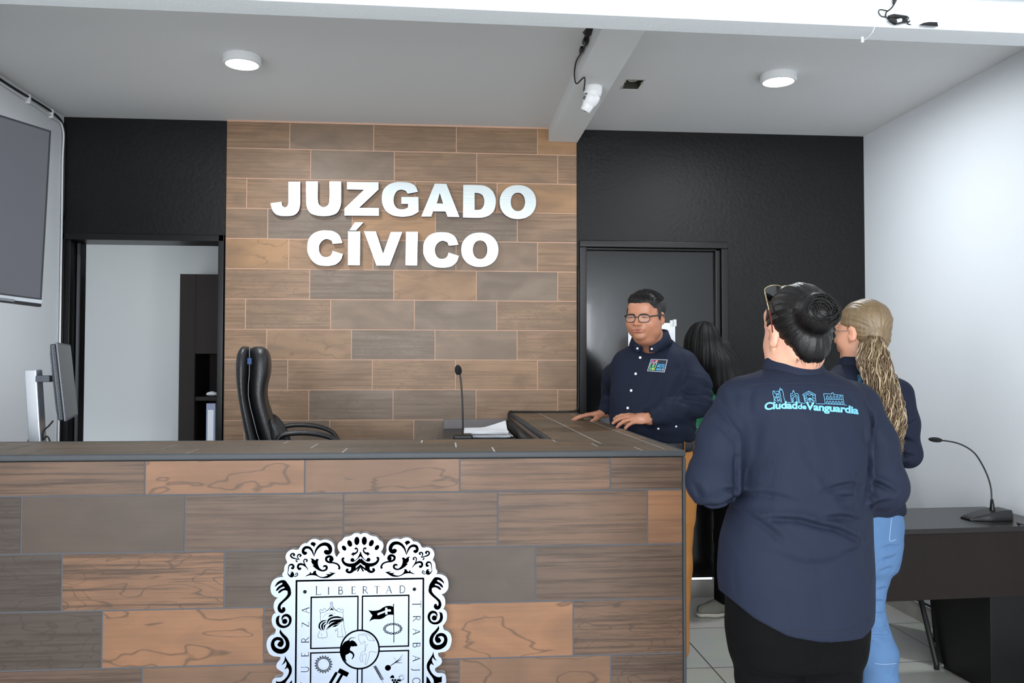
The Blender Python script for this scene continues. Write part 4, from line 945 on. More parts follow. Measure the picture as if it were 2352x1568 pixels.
class LSDF:
    """add solids given in a local frame to a world SDF"""
    def __init__(s, sd, fr, sc=1.0): s.sd, s.fr, s.sc = sd, fr, sc
    def cap(s, a, b, ra, rb, k=.01, op='u'): m = float(np.mean(s.sc)); s.sd.cap(s.fr.w(A3(a)*s.sc), s.fr.w(A3(b)*s.sc), ra*m, rb*m, k*m, op); return s
    def chain(s, pts, rad, k=.01, op='u'):
        for i in range(len(pts)-1): s.cap(pts[i], pts[i+1], rad[i], rad[i+1], k, op)
    def ell(s, c, r, k=.01, op='u', rot=None):
        R = s.fr.R if rot is None else s.fr.R@rot
        s.sd.ell(s.fr.w(A3(c)*s.sc), A3(r)*s.sc, k*float(np.mean(s.sc)), op, R); return s
def rotx(a): c, s_ = math.cos(a), math.sin(a); return np.array([[1, 0, 0], [0, c, -s_], [0, s_, c]])
def roty(a): c, s_ = math.cos(a), math.sin(a); return np.array([[c, 0, s_], [0, 1, 0], [-s_, 0, c]])
def rotz(a): c, s_ = math.cos(a), math.sin(a); return np.array([[c, -s_, 0], [s_, c, 0], [0, 0, 1]])

def head_solids(L, male=True, jaw=1.0, slit=.0032):
    """origin between the ears at eye height; chin about 0.105 below, crown about 0.12 above"""
    L.ell((0, -.012, .032), (.076, .097, .088), .02)
    L.ell((0, .034, -.012), (.062*jaw, .060, .080), .03)
    L.ell((0, .030, -.055), (.056*jaw, .056, .044), .02)
    L.ell((0, .074, -.090), (.024*jaw, .016, .016), .018)
    for s_ in (-1, 1):
        L.ell((s_*.036*jaw, .060, -.026), (.026*jaw, .022, .026), .022)
        L.ell((s_*.048*jaw, .015, -.070), (.018*jaw, .03, .022), .02); L.ell((s_*.054*jaw, .022, -.032), (.017, .036, .040), .022)
    L.ell((0, .078, .030), (.048, .014, .011), .014)
    L.ell((0, .070, .060), (.052, .024, .03), .02)
    for s_ in (-1, 1):
        L.ell((s_*.031, .099, .006), (.017, .013, .010), .010, 's')
        L.ell((s_*.031, .0775, .006), (.0165, .0145, .0125), .003)
        L.ell((s_*.031, .096, .0045), (.0135, .012, slit), .0012, 's')
    L.chain([(0, .085, .014), (0, .096, -.006), (0, .108, -.024)], [.007, .0085, .0115], .008)
    for s_ in (-1, 1): L.ell((s_*.0135, .098, -.027), (.0085, .0105, .008), .006); L.ell((s_*.0065, .103, -.0345), (.0035, .005, .003), .003, 's')
    L.ell((0, .085, -.050), (.030, .011, .016), .014)
    L.ell((0, .0930, -.0535), (.026*jaw, .0075, .0048), .004); L.ell((0, .0915, -.0645), (.023*jaw, .0085, .0060), .004)
    L.ell((0, .102, -.0590), (.021*jaw, .011, .0018), .0015, 's')
    for s_ in (-1, 1):
        L.ell((s_*.0785, -.010, -.006), (.007, .018, .031), .006, rot=rotz(-s_*.35)@rotx(-.15))
        L.ell((s_*.085, -.004, -.002), (.005, .010, .018), .004, 's'); L.ell((s_*.074, .002, -.032), (.006, .007, .008), .006)
def skin_mat(name, base, lipc, shade=.9):
    m, t, p = nt(name); L = t.links.new
    a = N(t, 'ShaderNodeVertexColor', layer_name='Col'); n = N(t, 'ShaderNodeTexNoise', inp={'Scale': 28, 'Detail': 5}); tc = N(t, 'ShaderNodeTexCoord'); L(tc.outputs['Object'], n.inputs['Vector'])
    x = N(t, 'ShaderNodeMix', data_type='RGBA', blend_type='MULTIPLY', inp={'Factor': .16}); L(a.outputs[0], x.inputs['A']); L(n.outputs['Color'], x.inputs['B']); L(x.outputs['Result'], p.inputs['Base Color'])
    p.inputs['Roughness'].default_value = .48; p.inputs['Subsurface Weight'].default_value = .12; p.inputs['Subsurface Radius'].default_value = (.012, .005, .003); p.inputs['Subsurface Scale'].default_value = 1
    return m
def skin_color(fr, base, lip, beard=0, sc=1.0):
    base, lip = A3(base), A3(lip)
    def fn(V):
        q = ((V-fr.o)@fr.R)/sc; c = base[None].repeat(len(V), 0)
        blob = lambda cc, rr: np.exp(-(((q-A3(cc))/A3(rr))**2).sum(1))
        w_ = np.clip(blob((0, .102, -.0535), (.024, .02, .0050))*1.+blob((0, .100, -.0655), (.022, .02, .0060))*1., 0, 1); 
        red = blob((0, .115, -.025), (.016, .02, .012))*.35+sum(blob((s_*.045, .07, -.03), (.02, .03, .018)) for s_ in (-1, 1))*.22+sum(blob((s_*.085, -.01, -.005), (.012, .02, .03)) for s_ in (-1, 1))*.45
        c = c*(1-red[:, None])+c*A3((1.08, .82, .78))*red[:, None]
        if beard:
            b = np.clip(blob((0, .09, -.042), (.026, .03, .006))+.6*blob((0, .07, -.095), (.04, .05, .02)), 0, 1)*beard; c = c*(1-b[:, None])+A3((.06, .045, .04))*b[:, None]
        return c*(1-w_[:, None])+lip*w_[:, None]
    return fn
def hand_solids(sd, wrist, direction, back, thumb_side, sc=1.0, curl=(.25, .3, .35), spread=.10, thumb=(.5, .35), curls=None):
    """wrist -> fingers along direction, back = outward normal of the back of the hand; thumb_side +1 = local +x"""
    fr = Frame(wrist, direction, back); t = thumb_side; L = LSDF(sd, fr, sc)
    L.ell((0, .012, 0), (.027, .03, .020), .02)
    L.ell((-.004*t, .055, .0), (.040, .050, .0145), .014); L.ell((.024*t, .034, -.004), (.018, .032, .015), .014)
    base = [(.030*t, .094, .002, .070, .0088), (.010*t, .100, .004, .078, .0090), (-.011*t, .096, .003, .073, .0086), (-.030*t, .086, -.001, .058, .0076)]
    for i, (x, y, z, ln, r) in enumerate(base):
        a = spread*(1.5-i)*t*(1 if t else 1)*.6; p = A3((x, y-.02, z)); cu = curls[i] if curls else curl; ang = 0.0; pts = [p.copy()]; p = A3((x, y, z)); pts.append(p.copy())
        for j, fl in enumerate((.45, .31, .24)):
            ang += cu[j]; dv = A3((math.sin(a)*math.cos(ang), math.cos(a)*math.cos(ang), -math.sin(ang))); p = p+dv*ln*fl; pts.append(p.copy())
        L.chain(pts, [r*.95, r*1.08, r*1.0, r*.93, r*.80], .004)
    p = A3((.026*t, .018, -.006)); a0 = thumb[0]; pts = [p.copy()]
    for j, (fl, aa) in enumerate(((.042, a0), (.034, a0*.75), (.027, a0*.55))):
        dv = A3((math.sin(aa)*t, math.cos(aa), -thumb[1]*(.6+.25*j))); dv /= np.linalg.norm(dv); p = p+dv*fl; pts.append(p.copy())
    L.chain(pts, [.014, .0125, .0105, .0085], .008); return fr
def cloth_mat(name, color, rough=.75, bump=.5, scale=9, sheen=.0, weave=900):
    m, t, p = nt(name); L = t.links.new; p.inputs['Base Color'].default_value = (*color, 1); p.inputs['Roughness'].default_value = rough; p.inputs['Sheen Weight'].default_value = sheen; p.inputs['Specular IOR Level'].default_value = .1
    tc = N(t, 'ShaderNodeTexCoord'); mp = N(t, 'ShaderNodeMapping'); mp.inputs['Scale'].default_value = (1, 1, .55); mp.inputs['Rotation'].default_value = (.3, .5, .2); L(tc.outputs['Object'], mp.inputs[0])
    n = N(t, 'ShaderNodeTexNoise', inp={'Scale': scale, 'Detail': 3, 'Roughness': .45, 'Distortion': .9}); L(mp.outputs[0], n.inputs['Vector'])
    b = N(t, 'ShaderNodeBump', inp={'Strength': bump, 'Distance': .02}); L(n.outputs[0], b.inputs['Height'])
    n2 = N(t, 'ShaderNodeTexNoise', inp={'Scale': weave, 'Detail': 1}); L(tc.outputs['Object'], n2.inputs['Vector'])
    b2 = N(t, 'ShaderNodeBump', inp={'Strength': .12, 'Distance': .001}); L(n2.outputs[0], b2.inputs['Height']); L(b.outputs[0], b2.inputs['Normal']); L(b2.outputs[0], p.inputs['Normal']); return m
def hair_mat(name, dark, light, rough=.38, scale=(60, 60, 8)):
    m, t, p = nt(name); L = t.links.new; tc = N(t, 'ShaderNodeTexCoord'); mp = N(t, 'ShaderNodeMapping'); mp.inputs['Scale'].default_value = scale; L(tc.outputs['Object'], mp.inputs[0])
    n = N(t, 'ShaderNodeTexNoise', inp={'Scale': 1.5, 'Detail': 6, 'Roughness': .7}); L(mp.outputs[0], n.inputs['Vector'])
    x = N(t, 'ShaderNodeMix', data_type='RGBA'); x.inputs['A'].default_value = (*dark, 1); x.inputs['B'].default_value = (*light, 1); L(n.outputs[0], x.inputs['Factor']); L(x.outputs['Result'], p.inputs['Base Color'])
    p.inputs['Roughness'].default_value = rough; p.inputs['Specular IOR Level'].default_value = .5
    b = N(t, 'ShaderNodeBump', inp={'Strength': .35, 'Distance': .003}); L(n.outputs[0], b.inputs['Height']); L(b.outputs[0], p.inputs['Normal']); return m
class Surf:
    """ray target for things sewn on a cloth surface"""
    def __init__(s, o):
        from mathutils.bvhtree import BVHTree
        me = o.data; n = len(me.vertices); V = np.zeros(n*3, np.float32); me.vertices.foreach_get('co', V); V = V.reshape(-1, 3)
        F = np.zeros(len(me.loops), np.int32); me.loops.foreach_get('vertex_index', F); F = F.reshape(-1, 4)
        s.t = BVHTree.FromPolygons([tuple(map(float, v)) for v in V], [tuple(map(int, f)) for f in F])
    def hit(s, o, d, lift=.001):
        h = s.t.ray_cast(Vector(o), Vector(d).normalized())
        return None if h[0] is None else h[0]-Vector(d).normalized()*lift
def relocate(root, objs, loc):
    """root gets its place at the feet; meshes modelled in room space move into the root's frame"""
    root.location = loc
    for o in objs: o.data.transform(Matrix.Translation(-Vector(loc)))
# ------------------------------------------------------------------ the man behind the counter
NAVY = S(30, 35, 50)
M['navy'] = cloth_mat('navy_poplin', NAVY, .7, .45, 9)
M['seam'] = mat('navy_seam', S(17, 20, 30), .8)
M['hair_black'] = hair_mat('black_hair', S(12, 11, 11), S(30, 26, 25), .6)
M['button'] = mat('pearl_button', S(216, 220, 230), .3)
def P3(px, py, y): return A3(atY(px, py, y))
def man():
    f = A3((-.50, -.866, 0)); r = A3((f[1], -f[0], 0)); r = A3((-.866, .50, 0))   # his right is image left
    col = {'skin': A3(S(186, 128, 99)), 'lip': A3(S(152, 90, 80))}
    # --- head
    hd = 3.90; hc = P3(1483, 729, hd); hf = Frame(hc, (-.60, -.79, -.10), (.03, 0, 1)); HS = A3((1.05, .99, .925))
    body = SDF(); L = LSDF(body, hf, HS); head_solids(L, True, 1.06, .0018)
    cB = P3(1501, 900, 4.05)                                 # trunk axis
    zsh = P3(1500, 787, 4.05)[2]; cx, cy = cB[0], cB[1]
    neck0 = A3((cx-.00, cy+.0, zsh+.02))
    body.cap(hf.w((0, -.01, -.06)), A3((cx+.0, cy-.01, zsh-.02)), .062, .072, .03)
    body.ell(hf.w((0, .018, -.104)), (.042, .042, .022), .03)                                     # fuller throat
    T = dict(z=[.60, .90, 1.02, 1.14, 1.26, 1.38, 1.46, zsh+.02], rx=[.165, .175, .185, .192, .195, .195, .165, .06], ry=[.12, .13, .145, .152, .142, .128, .10, .055])
    off = [0, 0, .012, .02, .012, 0, -.005, -.01]
    X_ = [cx+f[0]*o_ for o_ in off]; Y_ = [cy+f[1]*o_ for o_ in off]
    body.ztube(T['z'], X_, Y_, A3(T['rx'])-.02, A3(T['ry'])-.02, (-r[0], -r[1]), .03)
    shR = A3((cx, cy, 0))+r*.160+A3((0, 0, 1.425)); shL = A3((cx, cy, 0))-r*.166+A3((0, 0, 1.425))
    # right arm (image left): hand flat on the counter top
    w1 = A3((.915, 4.44, 1.205)); e1 = A3((1.0-.02, 4.35, 1.26)); e1 = A3(P3(1407, 885, 4.38))
    w1 = A3(P3(1392, 947, 4.40)); w1[2] = 1.190
    # left arm (image right)
    e2 = A3(P3(1606, 925, 3.90)); w2 = A3(P3(1494, 968, 3.86)); w2[2] = 1.190
    for sh, e, w_ in ((shR, e1, w1), (shL, e2, w2)):
        body.chain([sh, e, w_], [.055, .043, .028], .02)
    t1 = A3(P3(1341, 958, 4.50)); t1 = A3((atZ(1341, 960, 1.157)))
    t2 = A3(P3(1424, 976, 3.85)); t2[2] = 1.160
    hand_solids(body, w1, (t1-w1)+A3((0, 0, .012)), (0, 0, 1), 1 if False else -1, 1.02, curl=(.10, .12, .12), spread=.16, thumb=(.95, .55))
    hand_solids(body, w2, (t2-w2)+A3((0, 0, .03)), (.0, -.45, .9), 1, 1.02, curls=[(.18, .30, .30), (.25, .30, .28), (.30, .36, .30), (.40, .42, .35)], spread=.22, thumb=(.60, .85))
    for s_ in (-1, 1):
        hp = A3((cx, cy, 0))+r*(.095*s_); body.chain([hp+A3((0, 0, .90)), hp+A3((0, 0, .48)), hp+f*-.02+A3((0, 0, .08))], [.085, .055, .04], .03); body.chain([hp+A3((0, 0, .05))-f*.05, hp+f*.13+A3((0, 0, .035))], [.035, .03], .02)
    lo = (.55, 3.45, .0); hi = (1.5, 4.75, 1.80)
    o = build_sdf('person', body, lo, hi, .0027, skin_mat('man_skin', col['skin'], col['lip']), colfn=skin_color(hf, col['skin'], col['lip'], .38, HS), it=1)
    objs = [o]; root = o
    # --- eyes, brows
    for s_ in (-1, 1):
        mb = MB(); c_ = Vector(hf.w(A3((s_*.031, .0775, .006))*HS)); Rm = Matrix(hf.R.tolist()).to_4x4()
        mb.lathe([(.0098*math.sin(t), .0098*math.cos(t)) for t in [math.pi*k/10 for k in range(11)]], 16, Matrix.Translation(c_) @ Rm @ Matrix.Rotation(-math.pi/2, 4, 'X') @ Matrix.Scale(1.15, 4))
        objs.append(mb.build('eye', mat('eye_white', S(196, 186, 180), .2), root, smooth=True))
        mb = MB(); mb.lathe([(.0001, .01185), (.0030, .0115), (.0055, .0105)], 16, Matrix.Translation(c_) @ Rm @ Matrix.Rotation(-math.pi/2+.12, 4, 'X'), cap=False); objs.append(mb.build('iris', mat('dark_iris', S(24, 14, 10), .15), objs[-1], smooth=True))
        mb = MB(); mb.ring(cr3([hf.w(A3(q)*HS) for q in ((s_*.0175, .0905, .0045), (s_*.025, .0935, .0072), (s_*.033, .0935, .0074), (s_*.041, .0895, .0050), (s_*.046, .0845, .0030))], 4), [(.0008, .0018)]*3+[(.0014, .0026)]*12+[(.0008, .0014)]*2, 6); objs.append(mb.build('eyelashes', M['hair_black'], root, smooth=True))
        mb = MB(); pts = [hf.w(A3(q)*HS) for q in ((s_*.013, .0955, .0195), (s_*.024, .0955, .0215), (s_*.036, .0900, .0215), (s_*.047, .080, .0180))]
        mb.ring(cr3(pts, 4), [(.0022, .003)]*1+[(.0028, .004)]*9+[(.002, .003)]*2+[(.001, .001)], 8); objs.append(mb.build('eyebrow', M['hair_black'], root, smooth=True))
    # --- hair: short, spiky on top
    hr = SDF(); H = LSDF(hr, hf, HS)
    H.ell((0, -.020, .050), (.0805, .1005, .082), .01); H.ell((0, .045, .088), (.056, .046, .030), .03)
    H.ell((0, .10, -.032), (.092, .088, .098), .010, 's'); H.ell((0, -.03, -.098), (.12, .13, .070), .012, 's')
    for s_ in (-1, 1):
        H.ell((s_*.0745, .022, .018), (.006, .014, .034), .008); H.ell((s_*.088, -.010, -.012), (.016, .020, .034), .008, 's')
    hr.post = lambda P, d: d+.0016*wave(P, 3, 160)
    objs.append(build_sdf('hair', hr, A3(hc)-.16, A3(hc)+.18, .0028, M['hair_black'], root, it=0))
    mb = MB(); rg = random.Random(4)
    for k in range(2600):
        th = rg.uniform(0, 2*math.pi); u = rg.random()**.5; x = .074*u*math.cos(th); y = -.010+.098*u*math.sin(th)
        q = 1-(x/.0815)**2-((y+.02)/.1015)**2
        if q < .03 or y > .094-abs(x)*.25: continue
        z = .050+.084*math.sqrt(q)
        if y > .05: z = max(z, .088+.030*math.sqrt(max(0, 1-(x/.058)**2-((y-.045)/.05)**2)))
        ln = rg.uniform(.010, .019)*(1 if y > -.03 else .75); d_ = Vector((x*2.2+rg.uniform(-.25, .25), .35+rg.uniform(-.35, .35)+y*3, 1.0)).normalized()
        a = Vector(hf.w(A3((x, y, z-.003))*HS)); b_ = Vector(hf.w((A3((x, y, z-.003))+A3(d_)*ln)*HS)); w_ = .0022
        s1 = Vector(hf.R[:, 0])*w_; s2 = Vector(hf.R[:, 1])*w_; mb.add([a-s1, a+s2, a+s1, a-s2, b_], [(0, 1, 4), (1, 2, 4), (2, 3, 4), (3, 0, 4)])
    for k in range(700):
        a = rg.uniform(0, math.pi); b_ = rg.uniform(-.5, .9); n_ = A3((math.cos(a)*math.cos(b_), math.sin(a)*math.cos(b_), math.sin(b_))); q0 = A3((0, .045, .088))+n_*A3((.055, .045, .029)); ln = rg.uniform(.006, .013)
        d_ = n_*.6+A3((rg.uniform(-.3, .3), rg.uniform(-.1, .4), .8)); d_ /= np.linalg.norm(d_); a_ = Vector(hf.w(q0*HS)); e_ = Vector(hf.w((q0+d_*ln)*HS)); s1 = Vector(hf.R[:, 0])*.0022; s2 = Vector(hf.R[:, 2])*.0022; mb.add([a_-s1, a_+s2, a_+s1, a_-s2, e_], [(0, 1, 4), (1, 2, 4), (2, 3, 4), (3, 0, 4)])
    v0 = objs[-1]; hb = mb.build('hair_tufts', M['hair_black'], root); objs.append(hb)
    # --- glasses
    g = empty('glasses'); g.parent = root; gl = []
    for s_ in (-1, 1):
        mb = MB(); cxe = s_*.0325
        def rim(a, rx=.0245, rz=.0190): 
            ca, sa = math.cos(a), math.sin(a); ex = math.copysign(abs(ca)**.62, ca); ez = math.copysign(abs(sa)**.72, sa); return hf.w(A3((cxe+rx*ex, .1035-.010*((cxe+rx*ex)/.055)**2, .001+rz*ez+.0012*ex*s_*0))*HS)
        mb.ring([rim(2*math.pi*k/36) for k in range(36)], [(.0017 if math.sin(2*math.pi*k/36) < .2 else .0026) for k in range(36)], 8, closed=True); gl.append(mb.build('rim', M['black_plastic'], g, smooth=True))
        mb = MB(); K = 36; mb.add([Vector(rim(2*math.pi*k/K)) for k in range(K)], [tuple(range(K))]); gl.append(mb.build('lens', mat('clear_lens', (1, 1, 1), .03, alpha=.05), g))
        mb = MB(); mb.ring(cr3([hf.w(A3(q)*HS) for q in ((s_*.058, .094, .010), (s_*.071, .072, .0125), (s_*.080, .03, .012), (s_*.083, -.002, .011), (s_*.081, -.018, -.004))], 5), [(.0030, .0014)]*21, 8); gl.append(mb.build('temple', M['black_plastic'], g, smooth=True))
    mb = MB(); mb.ring(cr3([hf.w(A3(q)*HS) for q in ((-.0095, .104, .006), (0, .108, .0085), (.0095, .104, .006))], 4), .0018, 8); gl.append(mb.build('bridge', M['black_plastic'], g, smooth=True))
    # --- shirt
    sh = SDF(); sh.ztube([1.066, 1.08, 1.12, 1.18, 1.28, 1.38, 1.45, 1.49, zsh+.03], *[[c+f[i]*o_ for o_ in [.0, .0, .012, .018, .012, 0, -.006, -.01, -.01]] for i, c in ((0, cx), (1, cy))],
        [.186, .192, .200, .206, .208, .205, .188, .145, .075], [.135, .142, .158, .163, .153, .138, .118, .095, .068], (-r[0], -r[1]), .03)
    em1 = shR*.5+e1*.5+r*.012; em2 = shL*.5+e2*.5-r*.012
    sh.chain([shR-r*.02, em1, e1, e1+(w1-e1)*.93], [.072, .060, .052, .040], .03); sh.chain([shL+r*.02, em2, e2, e2*.45+w2*.55, e2+(w2-e2)*.97], [.076, .070, .060, .054, .042], .03)
    sh.ell(A3((cx, cy, 1.465)), (.18, .085, .07), .05, R=np.stack([r, f, (0, 0, 1)], 1))
    def folds(P, d):
        ax = (P-A3((cx, cy, 1.2))); u = ax@r; v = ax@f
        g1 = np.abs(((P-e2)**2).sum(1)); w_e = np.exp(-g1/.012); w_e1 = np.exp(-((P-e1)**2).sum(1)/.01)
        dirn = (P-shL)@((e2-shL)/np.linalg.norm(e2-shL)); a = .0055*w_e*np.sin(P@A3((40, 30, 150))+2*wave(P, 5, 22))
        a += .004*w_e1*np.sin(P@A3((30, 20, 140))+2*wave(P, 6, 22))
        a += .0040*np.exp(-((P[:, 2]-1.06)/.08)**2)*np.sin(P@A3((26, 18, 95))+2.6*wave(P, 7, 14)); a += .0045*np.clip((.16-np.abs(u+.12))/.12, 0, 1)*np.exp(-((P[:, 2]-1.33)/.10)**2)*np.sin(u*95+P[:, 2]*40+1.6*wave(P, 9, 14))
        return d+a+.0018*wave(P, 8, 20)
    sh.post = folds
    # neck opening
    nz = zsh
    sh.cap(hf.w((0, 0, -.05)), A3((cx, cy, zsh+.005)), .070, .062, .008, 's')
    vtip = P3(1470, 813, 3.80); vtop = P3(1466, 780, 3.82)
    sh.cap(vtip+A3((0, 0, .00)), vtop+A3((0, 0, .015))-f*.0, .004, .026, .006, 's')
    sh.cap(w1, w1+(w1-e1)*.3, .034, .034, .003, 's'); sh.cap(w2, w2+(w2-e2)*.3, .036, .036, .003, 's')
    shirt = build_sdf('shirt', sh, (.62, 3.5, .94), (1.5, 4.75, 1.62), .0045, M['navy'], root, it=1); objs.append(shirt); SF = Surf(shirt)
    # --- collar: stand and two leaves
    def on_neck(a, z, rad): # a: angle from forward, positive to his right
        ctr = A3((cx, cy, 0))*(1-.35)+A3((hc[0], hc[1], 0))*.35; return Vector(ctr+f*(rad*math.cos(a))+r*(rad*math.sin(a))+A3((0, 0, z)))
    mb = MB(); K = 40; a0, a1 = .20, 2*math.pi-.20; rows_ = []
    zc = zsh+.016
    for j, (dz, rd) in enumerate(((-.040, .080), (.022, .072), (.040, .0725), (.038, .077), (.008, .087), (-.020, .097))):
        row = []
        for k in range(K+1):
            a = a0+(a1-a0)*k/K; fr_ = max(0, math.cos(a)); tip = math.exp(-((min(a, 2*math.pi-a)-.42)/.30)**2)
            z = zc+dz-.026*fr_**1.2-(.022*tip if j >= 4 else 0)*(1 if j == 5 else .5)+.012*max(0, -math.cos(a)); rr = rd*(1+.07*abs(math.sin(a)))+(.012*tip if j >= 4 else 0)
            row.append(on_neck(a, z, rr))
        rows_.append(row)
    vs = [p for row in rows_ for p in row]; mb.add(vs, [(j*(K+1)+k, j*(K+1)+k+1, (j+1)*(K+1)+k+1, (j+1)*(K+1)+k) for j in range(5) for k in range(K)])
    co = mb.build('collar', M['navy'], root, smooth=True); sl = co.modifiers.new('thick', 'SOLIDIFY'); sl.thickness = .002; objs.append(co)
    # --- buttons and placket, sewn on the front
    CF = Surf(co)
    for w_, e_, nm in ((w1, e1, 'cuff'), (w2, e2, 'cuff')):
        d_ = (w_-e_)/np.linalg.norm(w_-e_); mb = MB(); mb.ring([w_-d_*q for q in (.055, .045, .020, .004, .003)], [(.040, .046), (.0385, .044), (.036, .041), (.0355, .040), (.034, .0385)], 28, cap=False); objs.append(mb.build(nm, M['navy'], root, smooth=True)); s_ = objs[-1].modifiers.new('thick', 'SOLIDIFY'); s_.thickness = .0018
    org = Vector((0, 0, CAM_H)); tgt = lambda px, py, lift=.002: SF.hit(org, ray(px, py), lift)
    bt = [(1470.4, 821), (1460, 858), (1449.6, 896.5), (1441.8, 936.6), (1464, 800), (1497, 801)]
    for px, py in bt:
        p = tgt(px, py)
        if py < 810: p = CF.hit(org, ray(px, py), .003) or p
        if p is None: continue
        rr = .0062 if py > 810 else .0050; d_ = (org-p).normalized(); q = d_.to_track_quat('Z', 'Y').to_matrix().to_4x4(); mb = MB(); mb.lathe([(rr, -.002), (rr, .0012), (rr*.75, .0018), (rr*.55, .0008), (.0001, .0008)], 18, Matrix.Translation(p) @ q)
        objs.append(mb.build('button', M['button'], root))
    for px, py in ((1512, 984), (1553, 979)):
        p = tgt(px, py)
        if p is None: continue
        d_ = (org-p).normalized(); q = d_.to_track_quat('Z', 'Y').to_matrix().to_4x4(); mb = MB(); mb.lathe([(.0048, -.002), (.0048, .001), (.003, .0015)], 14, Matrix.Translation(p) @ q); objs.append(mb.build('cuff_button', M['button'], root))
    def sewn(name, poly2d, m, lift, dens=2.0, par=None, frm=tgt):
        """small flat patch in photo-plane coordinates laid on the cloth"""
        loops = [[Vector(q) for q in l] for l in poly2d]; vs, tr = fill_loops(loops); bm = bmesh.new(); bv = [bm.verts.new((x, y, 0)) for x, y in vs]
        for t in tr:
            try: bm.faces.new([bv[i] for i in t])
            except ValueError: pass
        for _ in range(3):
            es = [e for e in bm.edges if e.calc_length() > dens]
            if not es: break
            bmesh.ops.subdivide_edges(bm, edges=es, cuts=1); bmesh.ops.triangulate(bm, faces=bm.faces[:])
        me = bpy.data.meshes.new(name); ok = True; co = {}
        for v in bm.verts:
            p = frm(v.co.x, v.co.y, lift)
            if p is None: co[v] = None
            else: co[v] = p
        good = [p for p in co.values() if p is not None]
        if not good: bm.free(); return None
        for v in list(bm.verts):
            if co[v] is None: bm.verts.remove(v)
            else: v.co = co[v]
        bm.to_mesh(me); bm.free(); me.materials.append(m); o_ = bpy.data.objects.new(name, me); COL.objects.link(o_)
        if par: o_.parent = par
        return o_
    man.sewn = sewn; man.tgt_cur = tgt
    mb = MB(); pl = [(1473, 816), (1466, 840), (1459, 860), (1449, 896), (1442, 932), (1437, 965), (1434, 985)]
    for dx in (-5.5, 7):
        pts = [tgt(x+dx, y, .0008) for x, y in [tuple(v) for v in crspline(pl, 8)]]; pts = [p for p in pts if p is not None]
        if len(pts) > 3: mb.ring(pts, .0009, 6)
    objs.append(mb.build('placket_seam', M['seam'], root, smooth=True)); objs[-1]['kind'] = 'thing'
    # --- embroidered badge
    Z6 = lambda x, y: (1460+x/22.4, 800+y/22.4)
    bd_ = empty('badge'); bd_.parent = root; bl = []
    def bp(name, pts, c_, lift=.0035):
        o_ = sewn(name, [[Z6(*q) for q in pts]], c_, lift, 3.0, bd_); 
        if o_: bl.append(o_)
    cm = lambda n_, c_: mat(n_, c_, .7)
    bp('badge_ground', [(800, 560), (1625, 590), (1470, 1210), (605, 1150)], cm('badge_ground', S(26, 34, 48)), .0024)
    wt = cm('badge_border', S(176, 178, 194))
    for q in ([(785, 540), (1645, 575), (1640, 605), (795, 572)], [(1610, 585), (1645, 590), (1490, 1225), (1455, 1205)], [(590, 1165), (600, 1138), (1480, 1195), (1470, 1228)], [(785, 545), (820, 560), (625, 1150), (588, 1160)]): bp('badge_border', q, wt)
    pk, sa, cy_, gn, lm, bl_ = cm('thread_pink', S(226, 84, 150)), cm('thread_salmon', S(236, 140, 120)), cm('thread_pale_cyan', S(150, 200, 214)), cm('thread_green', S(96, 178, 122)), cm('thread_lime', S(190, 224, 96)), cm('thread_blue', S(84, 176, 222))
    bp('badge_roof', [(830, 610), (975, 610), (930, 675), (800, 705)], pk); bp('badge_roof', [(1010, 620), (1140, 605), (1130, 700), (1085, 712), (1010, 665)], sa)
    bp('badge_gable', [(790, 735), (960, 690), (1105, 735), (1095, 790), (955, 725), (780, 775)], cy_); bp('badge_column', [(760, 780), (800, 770), (790, 830), (745, 850)], cy_); bp('badge_column', [(1050, 790), (1090, 800), (1065, 860), (1030, 850)], cy_)
    bp('badge_dome', [(875, 830), (900, 765), (985, 765), (985, 820), (950, 845)], sa); bp('badge_figure', [(860, 850), (970, 850), (940, 940), (880, 960), (830, 925)], gn)
    bp('badge_column', [(740, 880), (790, 870), (740, 1010), (695, 1030)], gn); bp('badge_column', [(1000, 870), (1055, 880), (1020, 1020), (975, 1010)], gn)
    bp('badge_ray', [(760, 1000), (815, 990), (790, 1100), (680, 1105)], gn); bp('badge_ray', [(835, 985), (878, 990), (880, 1120), (830, 1115)], lm); bp('badge_ray', [(895, 985), (940, 985), (990, 1110), (930, 1120)], lm)
    # two words, then a small line
    def word(txt, x0, y0, h_, w_, slant, c_, lift=.0036):
        for i, ch in enumerate(txt): pass
    badge_txt = text_mesh_2d('Jesús', .9); lay_text(badge_txt, (1150, 865), (1500, 880), 105, Z6, sewn, bd_, bl, bl_, .0036, 'badge_word')
    badge_txt = text_mesh_2d('María', .9); lay_text(badge_txt, (1105, 962), (1480, 985), 105, Z6, sewn, bd_, bl, bl_, .0036, 'badge_word')
    bp('badge_line', [(1065, 1010), (1350, 1030), (1340, 1060), (1055, 1040)], bl_); bp('badge_line', [(1050, 1065), (1330, 1085), (1320, 1130), (1035, 1115)], bl_); bp('badge_mark', [(1385, 1025), (1450, 1035), (1420, 1150), (1355, 1140)], cm('thread_sand', S(178, 170, 168)))
    # --- trousers, belt, shoes
    tr = SDF(); tr.ztube([.70, .86, .98, 1.06, 1.085], [cx]*5, [cy]*5, [.185, .19, .186, .18, .178], [.135, .142, .145, .142, .14], (-r[0], -r[1]), .04)
    for s_ in (-1, 1):
        hp = A3((cx, cy, 0))+r*(.098*s_); tr.chain([hp+A3((0, 0, .82)), hp+f*.015+A3((0, 0, .48)), hp-f*.01+A3((0, 0, .09))], [.105, .082, .068], .04)
    tr.cap((cx, cy, .60), (cx, cy, .1), .012, .03, .03, 's'); tr.post = lambda P, d: d+.003*wave(P, 12, 20)
